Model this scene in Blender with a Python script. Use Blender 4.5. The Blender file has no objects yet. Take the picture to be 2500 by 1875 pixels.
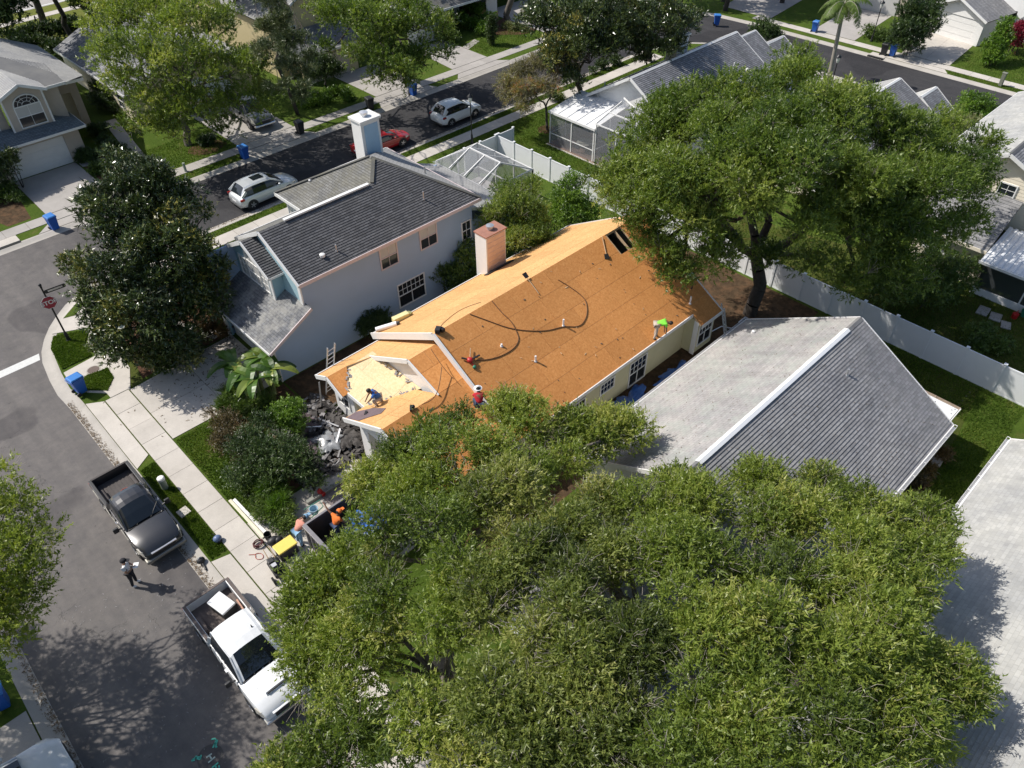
import bpy, math, random
import numpy as np
from mathutils import Vector, Matrix
C = bpy.context.scene.collection
D = bpy.data
rad = math.radians
random.seed(7)
rng = np.random.default_rng(7)
# ---------------------------------------------------------------- camera (world: +x along the rear street, +y towards it, z up, metres)
SW, SH, FPX, CAMH = 2500.0, 1875.0, 1860.565, 27.0
PITCH, ROLL, YAW = 0.74954876, -0.01624659, 0.81393603
def cam_rows():
    p, r, y = PITCH, ROLL, YAW
    f = np.array([math.cos(p)*math.cos(y), math.cos(p)*math.sin(y), -math.sin(p)])
    rt = np.array([math.sin(y), -math.cos(y), 0.0]); up = np.cross(rt, f)
    c, s = math.cos(r), math.sin(r)
    return np.array([c*rt+s*up, -s*rt+c*up, -f])
CM = cam_rows()
cam = D.objects.new('camera', D.cameras.new('camera')); C.objects.link(cam)
m4 = Matrix([[CM[0][i], CM[1][i], CM[2][i], (0, 0, CAMH)[i]] for i in range(3)] + [[0, 0, 0, 1]])
cam.matrix_world = m4
cam.data.sensor_width = 36.0; cam.data.lens = 36.0*FPX/SW
cam.data.clip_start = 0.5; cam.data.clip_end = 3000
S = bpy.context.scene; S.camera = cam
# ---------------------------------------------------------------- world, sun, exposure
SUN_EL, SUN_DIR = rad(49), (-0.545, 0.839)        # the sun stands at this compass direction
w = D.worlds.new('World'); S.world = w; w.use_nodes = True
nt = w.node_tree; nt.nodes.clear()
sky = nt.nodes.new('ShaderNodeTexSky'); sky.sky_type = 'NISHITA'; sky.sun_disc = False
sky.sun_elevation = SUN_EL; sky.sun_rotation = math.atan2(SUN_DIR[0], SUN_DIR[1])
sky.air_density = 1.0; sky.dust_density = 1.6; sky.ozone_density = 1.0
bg = nt.nodes.new('ShaderNodeBackground'); bg.inputs['Strength'].default_value = 0.11
ow = nt.nodes.new('ShaderNodeOutputWorld')
nt.links.new(sky.outputs[0], bg.inputs[0]); nt.links.new(bg.outputs[0], ow.inputs[0])
sl = D.lights.new('sun', 'SUN'); sl.energy = 4.2; sl.angle = rad(0.53); sl.color = (1.0, 0.955, 0.88)
so = D.objects.new('sun', sl); C.objects.link(so)
sdir = Vector((SUN_DIR[0]*math.cos(SUN_EL), SUN_DIR[1]*math.cos(SUN_EL), math.sin(SUN_EL))).normalized()
so.rotation_euler = sdir.to_track_quat('Z', 'Y').to_euler(); so.location = (0, 60, 80)
S.view_settings.view_transform = 'Standard'; S.view_settings.look = 'None'
S.view_settings.exposure = 0.22; S.view_settings.gamma = 1.0; S.view_settings.use_curve_mapping = False
S.cycles.max_bounces = 6; S.cycles.diffuse_bounces = 3; S.cycles.transparent_max_bounces = 12
# ---------------------------------------------------------------- geometry helpers
def G(px, py, z=0.0):
    """world point at height z seen at pixel (px, py) of the 2500 px survey photo"""
    d = CM.T @ np.array([(px-SW/2)/FPX, -(py-SH/2)/FPX, -1.0]); t = (z-CAMH)/d[2]
    return Vector((t*d[0], t*d[1], z))
def tag(o, label=None, cat=None, group=None, kind=None):
    if label: o['label'] = label
    if cat: o['category'] = cat
    if group: o['group'] = group
    if kind: o['kind'] = kind
    return o
def thing(name, label, cat, loc=(0, 0, 0), rz=0.0, group=None):
    o = D.objects.new(name, None); C.objects.link(o); o.location = loc; o.rotation_euler = (0, 0, rz)
    o.empty_display_size = 0.3
    return tag(o, label, cat, group)
class MB:
    def __init__(s): s.v = []; s.f = []; s.uv = []; s.marks = []
    def face(s, pts, uv=None):
        n = len(s.v); s.v += [tuple(p) for p in pts]; s.f.append(tuple(range(n, n+len(pts)))); s.uv.append(uv); return s
    def mesh(s, vs, fs):
        n = len(s.v); s.marks.append((n, len(s.f))); s.v += [tuple(p) for p in vs]
        for f in fs: s.f.append(tuple(i+n for i in f)); s.uv.append(None)
        return s
    def box(s, x0, x1, y0, y1, z0, z1):
        return s.mesh([(x0,y0,z0),(x1,y0,z0),(x1,y1,z0),(x0,y1,z0),(x0,y0,z1),(x1,y0,z1),(x1,y1,z1),(x0,y1,z1)],
                      [(3,2,1,0),(4,5,6,7),(0,1,5,4),(1,2,6,5),(2,3,7,6),(3,0,4,7)])
    def obox(s, c, sx, sy, sz, rz=0.0, M=None):
        """box centred on c, turned by rz or by matrix M"""
        R = M if M is not None else Matrix.Rotation(rz, 3, 'Z')
        c = Vector(c); vs = []
        for dz in (-1, 1):
            for dx, dy in ((-1,-1),(1,-1),(1,1),(-1,1)): vs.append(c + R @ Vector((dx*sx/2, dy*sy/2, dz*sz/2)))
        return s.mesh(vs, [(3,2,1,0),(4,5,6,7),(0,1,5,4),(1,2,6,5),(2,3,7,6),(3,0,4,7)])
    def bar(s, a, b, w, h, up=(0, 0, 1)):
        a = Vector(a); b = Vector(b); d = (b-a).normalized(); u = Vector(up)
        sd = d.cross(u)
        if sd.length < 1e-4: sd = d.cross(Vector((1, 0, 0)))
        sd.normalize(); u = sd.cross(d).normalized(); vs = []
        for p in (a, b):
            for i, j in ((-1,-1),(1,-1),(1,1),(-1,1)): vs.append(p + sd*(i*w/2) + u*(j*h/2))
        return s.mesh(vs, [(0,1,2,3),(7,6,5,4),(0,4,5,1),(1,5,6,2),(2,6,7,3),(3,7,4,0)])
    def tube(s, pts, r, n=8, cap=True):
        pts = [Vector(p) for p in pts]; m = len(pts)
        rs = r if isinstance(r, (list, tuple)) else [r]*m
        vs = []; prev = None
        for i, p in enumerate(pts):
            d = (pts[min(i+1, m-1)] - pts[max(i-1, 0)])
            d = d.normalized() if d.length > 1e-9 else Vector((0, 0, 1))
            if prev is None:
                a = d.orthogonal().normalized()
            else:
                a = (prev - d*prev.dot(d)); a = a.normalized() if a.length > 1e-6 else d.orthogonal().normalized()
            prev = a; b = d.cross(a)
            for k in range(n):
                t = 2*math.pi*k/n; vs.append(p + (a*math.cos(t) + b*math.sin(t))*rs[i])
        fs = []
        for i in range(m-1):
            for k in range(n):
                k2 = (k+1) % n; fs.append((i*n+k, i*n+k2, (i+1)*n+k2, (i+1)*n+k))
        if cap: fs.append(tuple(range(n))[::-1]); fs.append(tuple(range((m-1)*n, m*n)))
        return s.mesh(vs, fs)
    def lathe(s, prof, n=16, c=(0, 0, 0)):
        vs = []; c = Vector(c); m = len(prof)
        for r, z in prof:
            for k in range(n):
                t = 2*math.pi*k/n; vs.append(c + Vector((r*math.cos(t), r*math.sin(t), z)))
        fs = [(i*n+k, i*n+(k+1) % n, (i+1)*n+(k+1) % n, (i+1)*n+k) for i in range(m-1) for k in range(n)]
        fs.append(tuple(range(n))[::-1]); fs.append(tuple(range((m-1)*n, m*n)))
        return s.mesh(vs, fs)
    def prism(s, poly, z0, z1):
        """closed prism over a flat xy polygon (counter-clockwise or not)"""
        a = sum(poly[i][0]*poly[(i+1) % len(poly)][1]-poly[(i+1) % len(poly)][0]*poly[i][1] for i in range(len(poly)))
        if a < 0: poly = poly[::-1]
        n = len(poly); vs = [(p[0], p[1], z0) for p in poly] + [(p[0], p[1], z1) for p in poly]
        fs = [tuple(range(n))[::-1], tuple(range(n, 2*n))] + [(i, (i+1) % n, n+(i+1) % n, n+i) for i in range(n)]
        return s.mesh(vs, fs)
    def extr(s, pts, off):
        """planar 3-D polygon extruded by vector off"""
        pts = [Vector(p) for p in pts]; off = Vector(off); n = len(pts)
        nor = Vector((0, 0, 0))
        for i in range(n): nor += pts[i].cross(pts[(i+1) % n])
        if nor.dot(off) < 0: pts = pts[::-1]
        vs = pts + [p+off for p in pts]
        return s.mesh(vs, [tuple(range(n))[::-1], tuple(range(n, 2*n))] + [(i, (i+1) % n, n+(i+1) % n, n+i) for i in range(n)])
    def ball(s, c, rx, ry=None, rz=None, nu=12, nv=8):
        ry = ry or rx; rz = rz or rx; vs = [(c[0], c[1], c[2]-rz)]
        for j in range(1, nv):
            t = -math.pi/2 + math.pi*j/nv
            for k in range(nu):
                a = 2*math.pi*k/nu; vs.append((c[0]+rx*math.cos(t)*math.cos(a), c[1]+ry*math.cos(t)*math.sin(a), c[2]+rz*math.sin(t)))
        vs.append((c[0], c[1], c[2]+rz)); fs = []
        for k in range(nu): fs.append((0, 1+(k+1) % nu, 1+k))
        for j in range(nv-2):
            for k in range(nu): a = 1+j*nu; fs.append((a+k, a+(k+1) % nu, a+nu+(k+1) % nu, a+nu+k))
        t = 1+(nv-2)*nu
        for k in range(nu): fs.append((t+k, t+(k+1) % nu, len(vs)-1))
        return s.mesh(vs, fs)
    def each(s, name, mat, parent=None, **kw):
        """one object per primitive added"""
        out = []
        for k, (v0, f0) in enumerate(s.marks):
            v1, f1 = s.marks[k+1] if k+1 < len(s.marks) else (len(s.v), len(s.f))
            m = MB(); m.v = s.v[v0:v1]; m.f = [tuple(i-v0 for i in f) for f in s.f[f0:f1]]; m.uv = s.uv[f0:f1]; out.append(m.build(name, mat, parent, **kw))
        return out[0]
    def build(s, name, mat, parent=None, smooth=None, world=True, bevel=0.0, **kw):
        vs = s.v
        if parent is not None and world:
            inv = wm(parent).inverted(); vs = [inv @ Vector(v) for v in vs]
        me = D.meshes.new(name); me.from_pydata([tuple(v) for v in vs], [], s.f)
        if any(u for u in s.uv):
            ul = me.uv_layers.new(name='UV'); k = 0
            for fi, f in enumerate(s.f):
                u = s.uv[fi]
                for j in range(len(f)):
                    ul.data[k].uv = u[j] if u else (0, 0); k += 1
        me.update()
        if smooth is not None:
            me.shade_smooth()
            if smooth < 180: me.set_sharp_from_angle(angle=rad(smooth))
        me.materials.append(mat)
        o = D.objects.new(name, me); C.objects.link(o)
        if parent is not None: o.parent = parent
        if bevel:
            b = o.modifiers.new('bevel', 'BEVEL'); b.width = bevel; b.segments = 2; b.limit_method = 'ANGLE'; b.angle_limit = rad(40)
        tag(o, **kw)
        return o
def wm(o):
    m = Matrix.LocRotScale(o.location, o.rotation_euler, o.scale)
    return (wm(o.parent) @ m) if o.parent else m
def copy_tree(o, parent=None):
    c = o.copy(); C.objects.link(c)
    if parent is not None: c.parent = parent
    for ch in list(o.children): copy_tree(ch, c)
    return c
def text_mesh(txt, size, extrude, mat, M, name, parent=None, align='CENTER'):
    cu = D.curves.new('txt', 'FONT'); cu.body = txt; cu.size = size; cu.extrude = extrude; cu.align_x = align; cu.align_y = 'CENTER'; cu.offset = .008
    t = D.objects.new('txt', cu); C.objects.link(t)
    dg = bpy.context.evaluated_depsgraph_get(); me = D.meshes.new_from_object(t.evaluated_get(dg))
    D.objects.remove(t)
    me.materials.clear(); me.materials.append(mat)
    mm = M if parent is None else wm(parent).inverted() @ M
    me.transform(mm); o = D.objects.new(name, me); C.objects.link(o)
    if parent is not None: o.parent = parent
    return o
# ---------------------------------------------------------------- materials
class N:
    def __init__(s, name):
        s.m = D.materials.new(name); s.m.use_nodes = True; s.t = s.m.node_tree; s.b = s.t.nodes['Principled BSDF']
        s.out = s.t.nodes['Material Output']
    def n(s, ty, **kw):
        x = s.t.nodes.new(ty)
        for k, v in kw.items():
            if k in x.inputs.keys(): x.inputs[k].default_value = v
            else: setattr(x, k, v)
        return x
    def l(s, a, b): s.t.links.new(a, b)
    def noise(s, vec, scale, detail=4, rough=.6):
        x = s.n('ShaderNodeTexNoise'); x.inputs['Scale'].default_value = scale; x.inputs['Detail'].default_value = detail
        x.inputs['Roughness'].default_value = rough
        if vec is not None: s.l(vec, x.inputs['Vector'])
        return x
    def ramp(s, fac, stops):
        r = s.n('ShaderNodeValToRGB'); s.l(fac, r.inputs[0]); e = r.color_ramp.elements
        while len(e) > 1: e.remove(e[-1])
        e[0].position = stops[0][0]; e[0].color = (*stops[0][1], 1)
        for p, c in stops[1:]:
            q = e.new(p); q.color = (*c, 1)
        return r
    def mix(s, fac, a, b, mode='MIX'):
        x = s.n('ShaderNodeMix', data_type='RGBA', blend_type=mode)
        for sock, v in ((0, fac), (6, a), (7, b)):
            if isinstance(v, (int, float)): x.inputs[sock].default_value = v
            elif isinstance(v, tuple): x.inputs[sock].default_value = (*v, 1)
            else: s.l(v, x.inputs[sock])
        return x.outputs[2]
    def math(s, op, a, b=None, c=None):
        x = s.n('ShaderNodeMath', operation=op)
        for i, v in enumerate((a, b, c)):
            if v is None: continue
            if isinstance(v, (int, float)): x.inputs[i].default_value = v
            else: s.l(v, x.inputs[i])
        return x.outputs[0]
    def pos(s): return s.n('ShaderNodeNewGeometry').outputs['Position']
    def rand(s): return s.n('ShaderNodeObjectInfo').outputs['Random']
    def bump(s, h, st, dist=.02):
        b = s.n('ShaderNodeBump'); b.inputs['Strength'].default_value = st; b.inputs['Distance'].default_value = dist
        s.l(h, b.inputs['Height']); s.l(b.outputs[0], s.b.inputs['Normal'])
    def base(s, c):
        if isinstance(c, tuple): s.b.inputs['Base Color'].default_value = (*c, 1)
        else: s.l(c, s.b.inputs['Base Color'])
def sc(c, k): return tuple(min(1, x*k) for x in c)
def mat(name, c, rough=.7, metal=0.0, var=.15, scale=3.0, fine=40.0, bump=.0, rnd=0.0, coat=0.0, spec=.5, blot=0.0, blotc=None):
    x = N(name); p = x.pos()
    n1 = x.noise(p, scale, 4); n2 = x.noise(p, fine, 3)
    f = x.math('ADD', x.math('MULTIPLY', n1.outputs[0], .6), x.math('MULTIPLY', n2.outputs[0], .4))
    r = x.ramp(f, [(.3, sc(c, 1-var)), (.7, sc(c, 1+var))]); col = r.outputs[0]
    if blot:
        n3 = x.noise(p, scale*.35, 5, .7); rr = x.ramp(n3.outputs[0], [(.48, (0, 0, 0)), (.62, (1, 1, 1))])
        col = x.mix(x.math('MULTIPLY', rr.outputs[0], blot), col, blotc or sc(c, .6))
    if rnd:
        k = x.math('MULTIPLY_ADD', x.rand(), 2*rnd, 1-rnd)
        cc = x.n('ShaderNodeCombineColor'); [x.l(k, cc.inputs[i]) for i in range(3)]
        col = x.mix(1.0, col, cc.outputs[0], 'MULTIPLY')
    x.base(col); x.b.inputs['Roughness'].default_value = rough; x.b.inputs['Metallic'].default_value = metal
    x.b.inputs['Coat Weight'].default_value = coat; x.b.inputs['Coat Roughness'].default_value = .04
    x.b.inputs['Specular IOR Level'].default_value = spec
    if bump: x.bump(n2.outputs[0], bump)
    return x.m
def mat_shingle(name, c, tab=.305, ex=.145, var=.22, moss=None, mosk=0.0, streak=0.0, slot=.7):
    x = N(name); uvn = x.n('ShaderNodeUVMap'); uv = uvn.outputs[0]; p = x.pos()
    br = x.n('ShaderNodeTexBrick', offset=.5, offset_frequency=2)
    x.l(uv, br.inputs['Vector'])
    for k, v in (('Scale', 1.0), ('Mortar Size', .012), ('Mortar Smooth', .1), ('Bias', 0.0), ('Brick Width', tab), ('Row Height', ex)): br.inputs[k].default_value = v
    br.inputs['Color1'].default_value = (0, 0, 0, 1); br.inputs['Color2'].default_value = (1, 1, 1, 1); br.inputs['Mortar'].default_value = (.3, .3, .3, 1)
    n2 = x.noise(p, 45, 3); n1 = x.noise(p, .5, 5, .7)
    f = x.math('ADD', x.math('MULTIPLY', br.outputs[0], .45), x.math('MULTIPLY', n2.outputs[0], .55))
    col = x.ramp(f, [(.2, sc(c, 1-var)), (.8, sc(c, 1+var))]).outputs[0]
    col = x.mix(x.math('MULTIPLY', br.outputs['Fac'], slot), col, sc(c, .35))
    kk = x.math('MULTIPLY_ADD', x.rand(), .14, .93); cc = x.n('ShaderNodeCombineColor'); [x.l(kk, cc.inputs[i]) for i in range(3)]; col = x.mix(1.0, col, cc.outputs[0], 'MULTIPLY')
    wide = x.ramp(n1.outputs[0], [(.35, (.82, .82, .84)), (.65, (1.1, 1.08, 1.05))]).outputs[0]
    col = x.mix(1.0, col, wide, 'MULTIPLY')
    if streak:
        mp = x.n('ShaderNodeMapping'); mp.inputs['Scale'].default_value = (2.2, .16, 1); x.l(uv, mp.inputs[0])
        ns = x.noise(mp.outputs[0], 1.0, 5, .6); rr = x.ramp(ns.outputs[0], [(.45, (0, 0, 0)), (.7, (1, 1, 1))])
        col = x.mix(x.math('MULTIPLY', rr.outputs[0], streak), col, sc(c, .45))
    if moss:
        nm = x.noise(p, 1.1, 7, .75); rr = x.ramp(nm.outputs[0], [(.46, (0, 0, 0)), (.6, (1, 1, 1))])
        col = x.mix(x.math('MULTIPLY', rr.outputs[0], mosk), col, moss)
    x.base(col); x.b.inputs['Roughness'].default_value = .92; x.b.inputs['Specular IOR Level'].default_value = .25
    x.bump(n2.outputs[0], .5, .01)
    return x.m
def mat_osb(name, c1, c2, c3):
    x = N(name); p = x.pos()
    n1 = x.noise(p, 9, 6, .75); v = x.n('ShaderNodeTexVoronoi', feature='F1'); v.inputs['Scale'].default_value = 16; x.l(p, v.inputs['Vector'])
    n3 = x.noise(p, .35, 5, .65)
    f = x.math('ADD', x.math('MULTIPLY', n1.outputs[0], .7), x.math('MULTIPLY', v.outputs['Color'], .3))
    col = x.ramp(f, [(.25, c1), (.5, c2), (.78, c3)]).outputs[0]
    col = x.mix(1.0, col, x.ramp(n3.outputs[0], [(.3, (.90, .88, .85)), (.6, (1.05, 1.03, 1.01))]).outputs[0], 'MULTIPLY')
    k = x.math('MULTIPLY_ADD', x.rand(), .13, .935); cc = x.n('ShaderNodeCombineColor'); [x.l(k, cc.inputs[i]) for i in range(3)]
    col = x.mix(1.0, col, cc.outputs[0], 'MULTIPLY')
    x.base(col); x.b.inputs['Roughness'].default_value = .85; x.b.inputs['Specular IOR Level'].default_value = .2
    x.bump(n1.outputs[0], .3, .01); return x.m
def mat_leaf(name, stops, trans=.32, rough=.42, spec=.5):
    x = N(name); a = x.n('ShaderNodeAttribute', attribute_name='tint')
    col = x.ramp(a.outputs['Fac'], stops).outputs[0]; x.base(col)
    x.b.inputs['Roughness'].default_value = rough; x.b.inputs['Specular IOR Level'].default_value = spec
    tr = x.n('ShaderNodeBsdfTranslucent'); c2 = x.mix(1.0, col, (1.25, 1.35, .5), 'MULTIPLY'); x.l(c2, tr.inputs[0])
    ms = x.n('ShaderNodeMixShader'); ms.inputs[0].default_value = trans
    x.l(x.b.outputs[0], ms.inputs[1]); x.l(tr.outputs[0], ms.inputs[2]); x.l(ms.outputs[0], x.out.inputs[0]); return x.m
def mat_screen(name, c, alpha):
    x = N(name); x.base(c); x.b.inputs['Roughness'].default_value = .6
    tr = x.n('ShaderNodeBsdfTransparent'); ms = x.n('ShaderNodeMixShader'); ms.inputs[0].default_value = alpha
    x.l(tr.outputs[0], ms.inputs[1]); x.l(x.b.outputs[0], ms.inputs[2]); x.l(ms.outputs[0], x.out.inputs[0]); return x.m
def mat_grass(name, a, b, c, dry=(.16, .13, .05)):
    x = N(name); p = x.pos()
    n1 = x.noise(p, .45, 5, .65); n2 = x.noise(p, 14, 5, .7); n3 = x.noise(p, 60, 3)
    f = x.math('ADD', x.math('MULTIPLY', n1.outputs[0], .45), x.math('MULTIPLY', n2.outputs[0], .55))
    col = x.ramp(f, [(.32, a), (.5, b), (.68, c)]).outputs[0]
    n4 = x.noise(p, 1.3, 6, .75); rr = x.ramp(n4.outputs[0], [(.55, (0, 0, 0)), (.72, (1, 1, 1))])
    col = x.mix(x.math('MULTIPLY', rr.outputs[0], .7), col, dry)
    x.base(col); x.b.inputs['Roughness'].default_value = .95; x.b.inputs['Specular IOR Level'].default_value = .1
    x.bump(n3.outputs[0], .9, .04); return x.m
def mat_asphalt(name):
    x = N(name); p = x.pos()
    sx = x.n('ShaderNodeSeparateXYZ'); x.l(p, sx.inputs[0])
    n1 = x.noise(p, .22, 6, .65); n2 = x.noise(p, 90, 2); n5 = x.noise(p, 1.6, 6, .75)
    age_shade = x.ramp(x.math('MULTIPLY_ADD', sx.outputs[0], .04, x.math('MULTIPLY', n1.outputs[0], .5)), [(.45, (.150, .140, .136)), (1.5/1.6, (.048, .047, .05))]).outputs[0]  # darker with x: newer paving plus tree shade put into the colour
    col = x.mix(1.0, age_shade, x.ramp(n5.outputs[0], [(.3, (.8, .8, .82)), (.7, (1.16, 1.14, 1.1))]).outputs[0], 'MULTIPLY')
    col = x.mix(1.0, col, x.ramp(n2.outputs[0], [(.3, (.75, .75, .75)), (.7, (1.2, 1.2, 1.2))]).outputs[0], 'MULTIPLY')
    mp = x.n('ShaderNodeMapping'); mp.inputs['Scale'].default_value = (1.1, .08, 1); x.l(p, mp.inputs[0])
    nw = x.noise(mp.outputs[0], 1.0, 4); col = x.mix(1.0, col, x.ramp(nw.outputs[0], [(.4, (.9, .9, .9)), (.65, (1.1, 1.09, 1.08))]).outputs[0], 'MULTIPLY')
    npz = x.noise(p, .13, 3, .4); pr_ = x.ramp(npz.outputs[0], [(.56, (1, 1, 1)), (.575, (.72, .72, .74))]); col = x.mix(1.0, col, pr_.outputs[0], 'MULTIPLY')
    nst = x.noise(p, 2.4, 3, .5); st_ = x.ramp(nst.outputs[0], [(.70, (1, 1, 1)), (.76, (.55, .55, .55))]); col = x.mix(1.0, col, st_.outputs[0], 'MULTIPLY')
    # hairline cracks
    v = x.n('ShaderNodeTexVoronoi', feature='DISTANCE_TO_EDGE'); v.inputs['Scale'].default_value = .35
    nd = x.noise(p, 2.5, 4); vv = x.n('ShaderNodeVectorMath', operation='MULTIPLY_ADD'); x.l(nd.outputs['Color'], vv.inputs[0]); vv.inputs[1].default_value = (.7, .7, .7); x.l(p, vv.inputs[2]); x.l(vv.outputs[0], v.inputs['Vector'])
    ck = x.ramp(v.outputs['Distance'], [(0, (1, 1, 1)), (.006, (0, 0, 0))]); gate = x.ramp(x.noise(p, .3, 2).outputs[0], [(.52, (0, 0, 0)), (.6, (1, 1, 1))])
    col = x.mix(x.math('MULTIPLY', x.math('MULTIPLY', ck.outputs[0], gate.outputs[0]), .6), col, (.03, .03, .03))
    x.base(col); x.b.inputs['Roughness'].default_value = .88; x.b.inputs['Specular IOR Level'].default_value = .3
    x.bump(n2.outputs[0], .5, .01); return x.m
def mat_concrete(name, c, rnd=.06):
    x = N(name); p = x.pos(); n1 = x.noise(p, .6, 6, .7); n2 = x.noise(p, 30, 4); n3 = x.noise(p, 3.0, 6, .8)
    col = x.ramp(n1.outputs[0], [(.3, sc(c, .86)), (.65, sc(c, 1.06))]).outputs[0]
    col = x.mix(1.0, col, x.ramp(n2.outputs[0], [(.3, (.92, .92, .92)), (.7, (1.06, 1.06, 1.06))]).outputs[0], 'MULTIPLY')
    rr = x.ramp(n3.outputs[0], [(.56, (0, 0, 0)), (.72, (1, 1, 1))]); col = x.mix(x.math('MULTIPLY', rr.outputs[0], .3), col, sc(c, .62))
    k = x.math('MULTIPLY_ADD', x.rand(), 2*rnd, 1-rnd); cc = x.n('ShaderNodeCombineColor'); [x.l(k, cc.inputs[i]) for i in range(3)]
    col = x.mix(1.0, col, cc.outputs[0], 'MULTIPLY')
    x.base(col); x.b.inputs['Roughness'].default_value = .9; x.b.inputs['Specular IOR Level'].default_value = .25; x.bump(n2.outputs[0], .25, .01); return x.m
def mat_glass(name, c=(.02, .025, .03), rough=.06):
    x = N(name); x.base(c); x.b.inputs['Roughness'].default_value = rough; x.b.inputs['Specular IOR Level'].default_value = .8; return x.m
def mat_paint(name, c, metal=0.0, rough=.35, coat=1.0):
    x = N(name); p = x.pos(); n = x.noise(p, 400, 1); n1 = x.noise(p, 1.5, 4)
    col = x.ramp(x.math('ADD', x.math('MULTIPLY', n.outputs[0], .4), x.math('MULTIPLY', n1.outputs[0], .6)), [(.35, sc(c, .93)), (.65, sc(c, 1.05))]).outputs[0]
    x.base(col); x.b.inputs['Metallic'].default_value = metal; x.b.inputs['Roughness'].default_value = rough
    x.b.inputs['Coat Weight'].default_value = coat; x.b.inputs['Coat Roughness'].default_value = .05; return x.m
K = {}
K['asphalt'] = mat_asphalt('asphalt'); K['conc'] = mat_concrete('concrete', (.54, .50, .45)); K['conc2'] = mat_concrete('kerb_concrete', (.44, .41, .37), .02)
K['conc3'] = mat_concrete('shaded_drive_concrete', (.40, .375, .35), .05)  # darker concrete copy: shade on the far paving put into the colour
K['grass'] = mat_grass('lawn', (.040, .070, .010), (.070, .115, .016), (.115, .155, .026))
K['grassw'] = mat_grass('worn_lawn', (.04, .06, .012), (.075, .095, .02), (.13, .12, .035), (.12, .07, .03))
K['mulch'] = mat('mulch', (.10, .055, .035), .95, var=.6, scale=8, fine=50, bump=.9, spec=.1)
K['soil'] = mat('leaf_litter', (.075, .05, .03), .95, var=.6, scale=5, fine=45, bump=.9, spec=.1, blot=.6, blotc=(.16, .09, .05))
K['white'] = mat('white_paint', (.80, .79, .77), .55, var=.04, bump=.03)
K['trim'] = mat('white_trim', (.78, .77, .75), .5, var=.05)
K['vinyl'] = mat('white_vinyl', (.80, .81, .82), .4, var=.03)
K['cream'] = mat('cream_stucco', (.74, .66, .50), .85, var=.06, bump=.2)
K['cream2'] = mat('pale_cream_wall', (.80, .72, .58), .8, var=.05, bump=.1)
K['tan'] = mat('tan_stucco', (.50, .43, .36), .88, var=.06, bump=.25)
K['yellow_wall'] = mat('yellow_green_siding', (.60, .56, .36), .85, var=.1, scale=1.0, bump=.15, blot=.25, blotc=(.42, .40, .24))
K['yellow_house'] = mat('yellow_stucco', (.62, .52, .30), .85, var=.06)
K['blue_wall'] = mat('blue_grey_siding', (.33, .43, .57), .75, var=.05, scale=.8, fine=30)
K['teal_wall'] = mat('pale_teal_siding', (.34, .50, .56), .75, var=.05)
K['mauve'] = mat('pale_pink_trim', (.62, .52, .52), .6, var=.05)
K['brick'] = mat('pink_brick', (.42, .22, .16), .85, var=.15)
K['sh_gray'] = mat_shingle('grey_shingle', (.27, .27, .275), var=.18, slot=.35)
K['sh_pale'] = mat_shingle('sunlit_weathered_shingle', (.40, .385, .375), var=.1, moss=(.36, .42, .36), mosk=.3, slot=.4, streak=.35)  # sunlit slope's paleness painted into the colour; moss and streaks are its own
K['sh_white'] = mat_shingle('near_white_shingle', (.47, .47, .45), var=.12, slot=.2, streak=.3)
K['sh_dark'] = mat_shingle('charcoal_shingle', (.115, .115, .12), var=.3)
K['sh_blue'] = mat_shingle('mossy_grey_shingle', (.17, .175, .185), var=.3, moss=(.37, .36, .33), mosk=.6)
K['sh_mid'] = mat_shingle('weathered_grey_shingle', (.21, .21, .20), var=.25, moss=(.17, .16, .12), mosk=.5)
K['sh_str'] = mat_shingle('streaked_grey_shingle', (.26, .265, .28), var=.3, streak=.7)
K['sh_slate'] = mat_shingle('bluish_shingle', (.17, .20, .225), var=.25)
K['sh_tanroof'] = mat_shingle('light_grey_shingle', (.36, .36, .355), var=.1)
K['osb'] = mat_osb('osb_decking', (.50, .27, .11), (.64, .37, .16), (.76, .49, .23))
K['osb2'] = mat_osb('redder_osb', (.50, .205, .062), (.62, .275, .088), (.73, .36, .13))  # redder, browner boards than the other sheathing
K['ply'] = mat_osb('fresh_plywood', (.62, .46, .26), (.72, .56, .34), (.80, .66, .44))
K['glass'] = mat_glass('dark_glass'); K['cglass'] = mat_glass('car_glass', (.012, .016, .02), .03)
K['blind'] = mat('window_blind', (.50, .49, .47), .6, var=.05)
K['dark'] = mat('dark_opening', (.012, .012, .012), .9, var=.1)
K['black'] = mat('black_plastic', (.022, .022, .024), .5, var=.2)
K['bmetal'] = mat('black_metal', (.03, .03, .032), .4, var=.2, metal=.4)
K['galv'] = mat('galvanised_metal', (.55, .55, .56), .4, metal=.7, var=.08)
K['alu'] = mat('aluminium', (.72, .72, .73), .35, metal=.6, var=.06)
K['rubber'] = mat('tyre_rubber', (.02, .02, .02), .85, var=.2)
K['rim'] = mat('alloy_rim', (.45, .45, .46), .3, metal=.8, var=.1)
K['bark'] = mat('grey_bark', (.14, .12, .10), .95, var=.35, scale=6, fine=40, bump=1)
K['barkd'] = mat('dark_bark', (.055, .045, .038), .95, var=.4, scale=6, fine=40, bump=1)
K['twig'] = mat('bare_twig', (.34, .30, .26), .9, var=.2)
K['palm_trunk'] = mat('palm_bark', (.30, .27, .23), .9, var=.2, bump=.6)
K['bluebin'] = mat('blue_bin_plastic', (.015, .10, .42), .45, var=.08)
K['bluelid'] = mat('blue_lid_plastic', (.045, .20, .55), .4, var=.08)
K['tarp'] = mat('blue_tarp', (.04, .13, .42), .26, var=.25, scale=4, coat=.3)
K['skin'] = mat('skin', (.36, .19, .12), .55, var=.05); K['skind'] = mat('tanned_skin', (.20, .10, .06), .55, var=.05)
K['hair'] = mat('black_hair', (.012, .01, .01), .6, var=.2)
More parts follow.
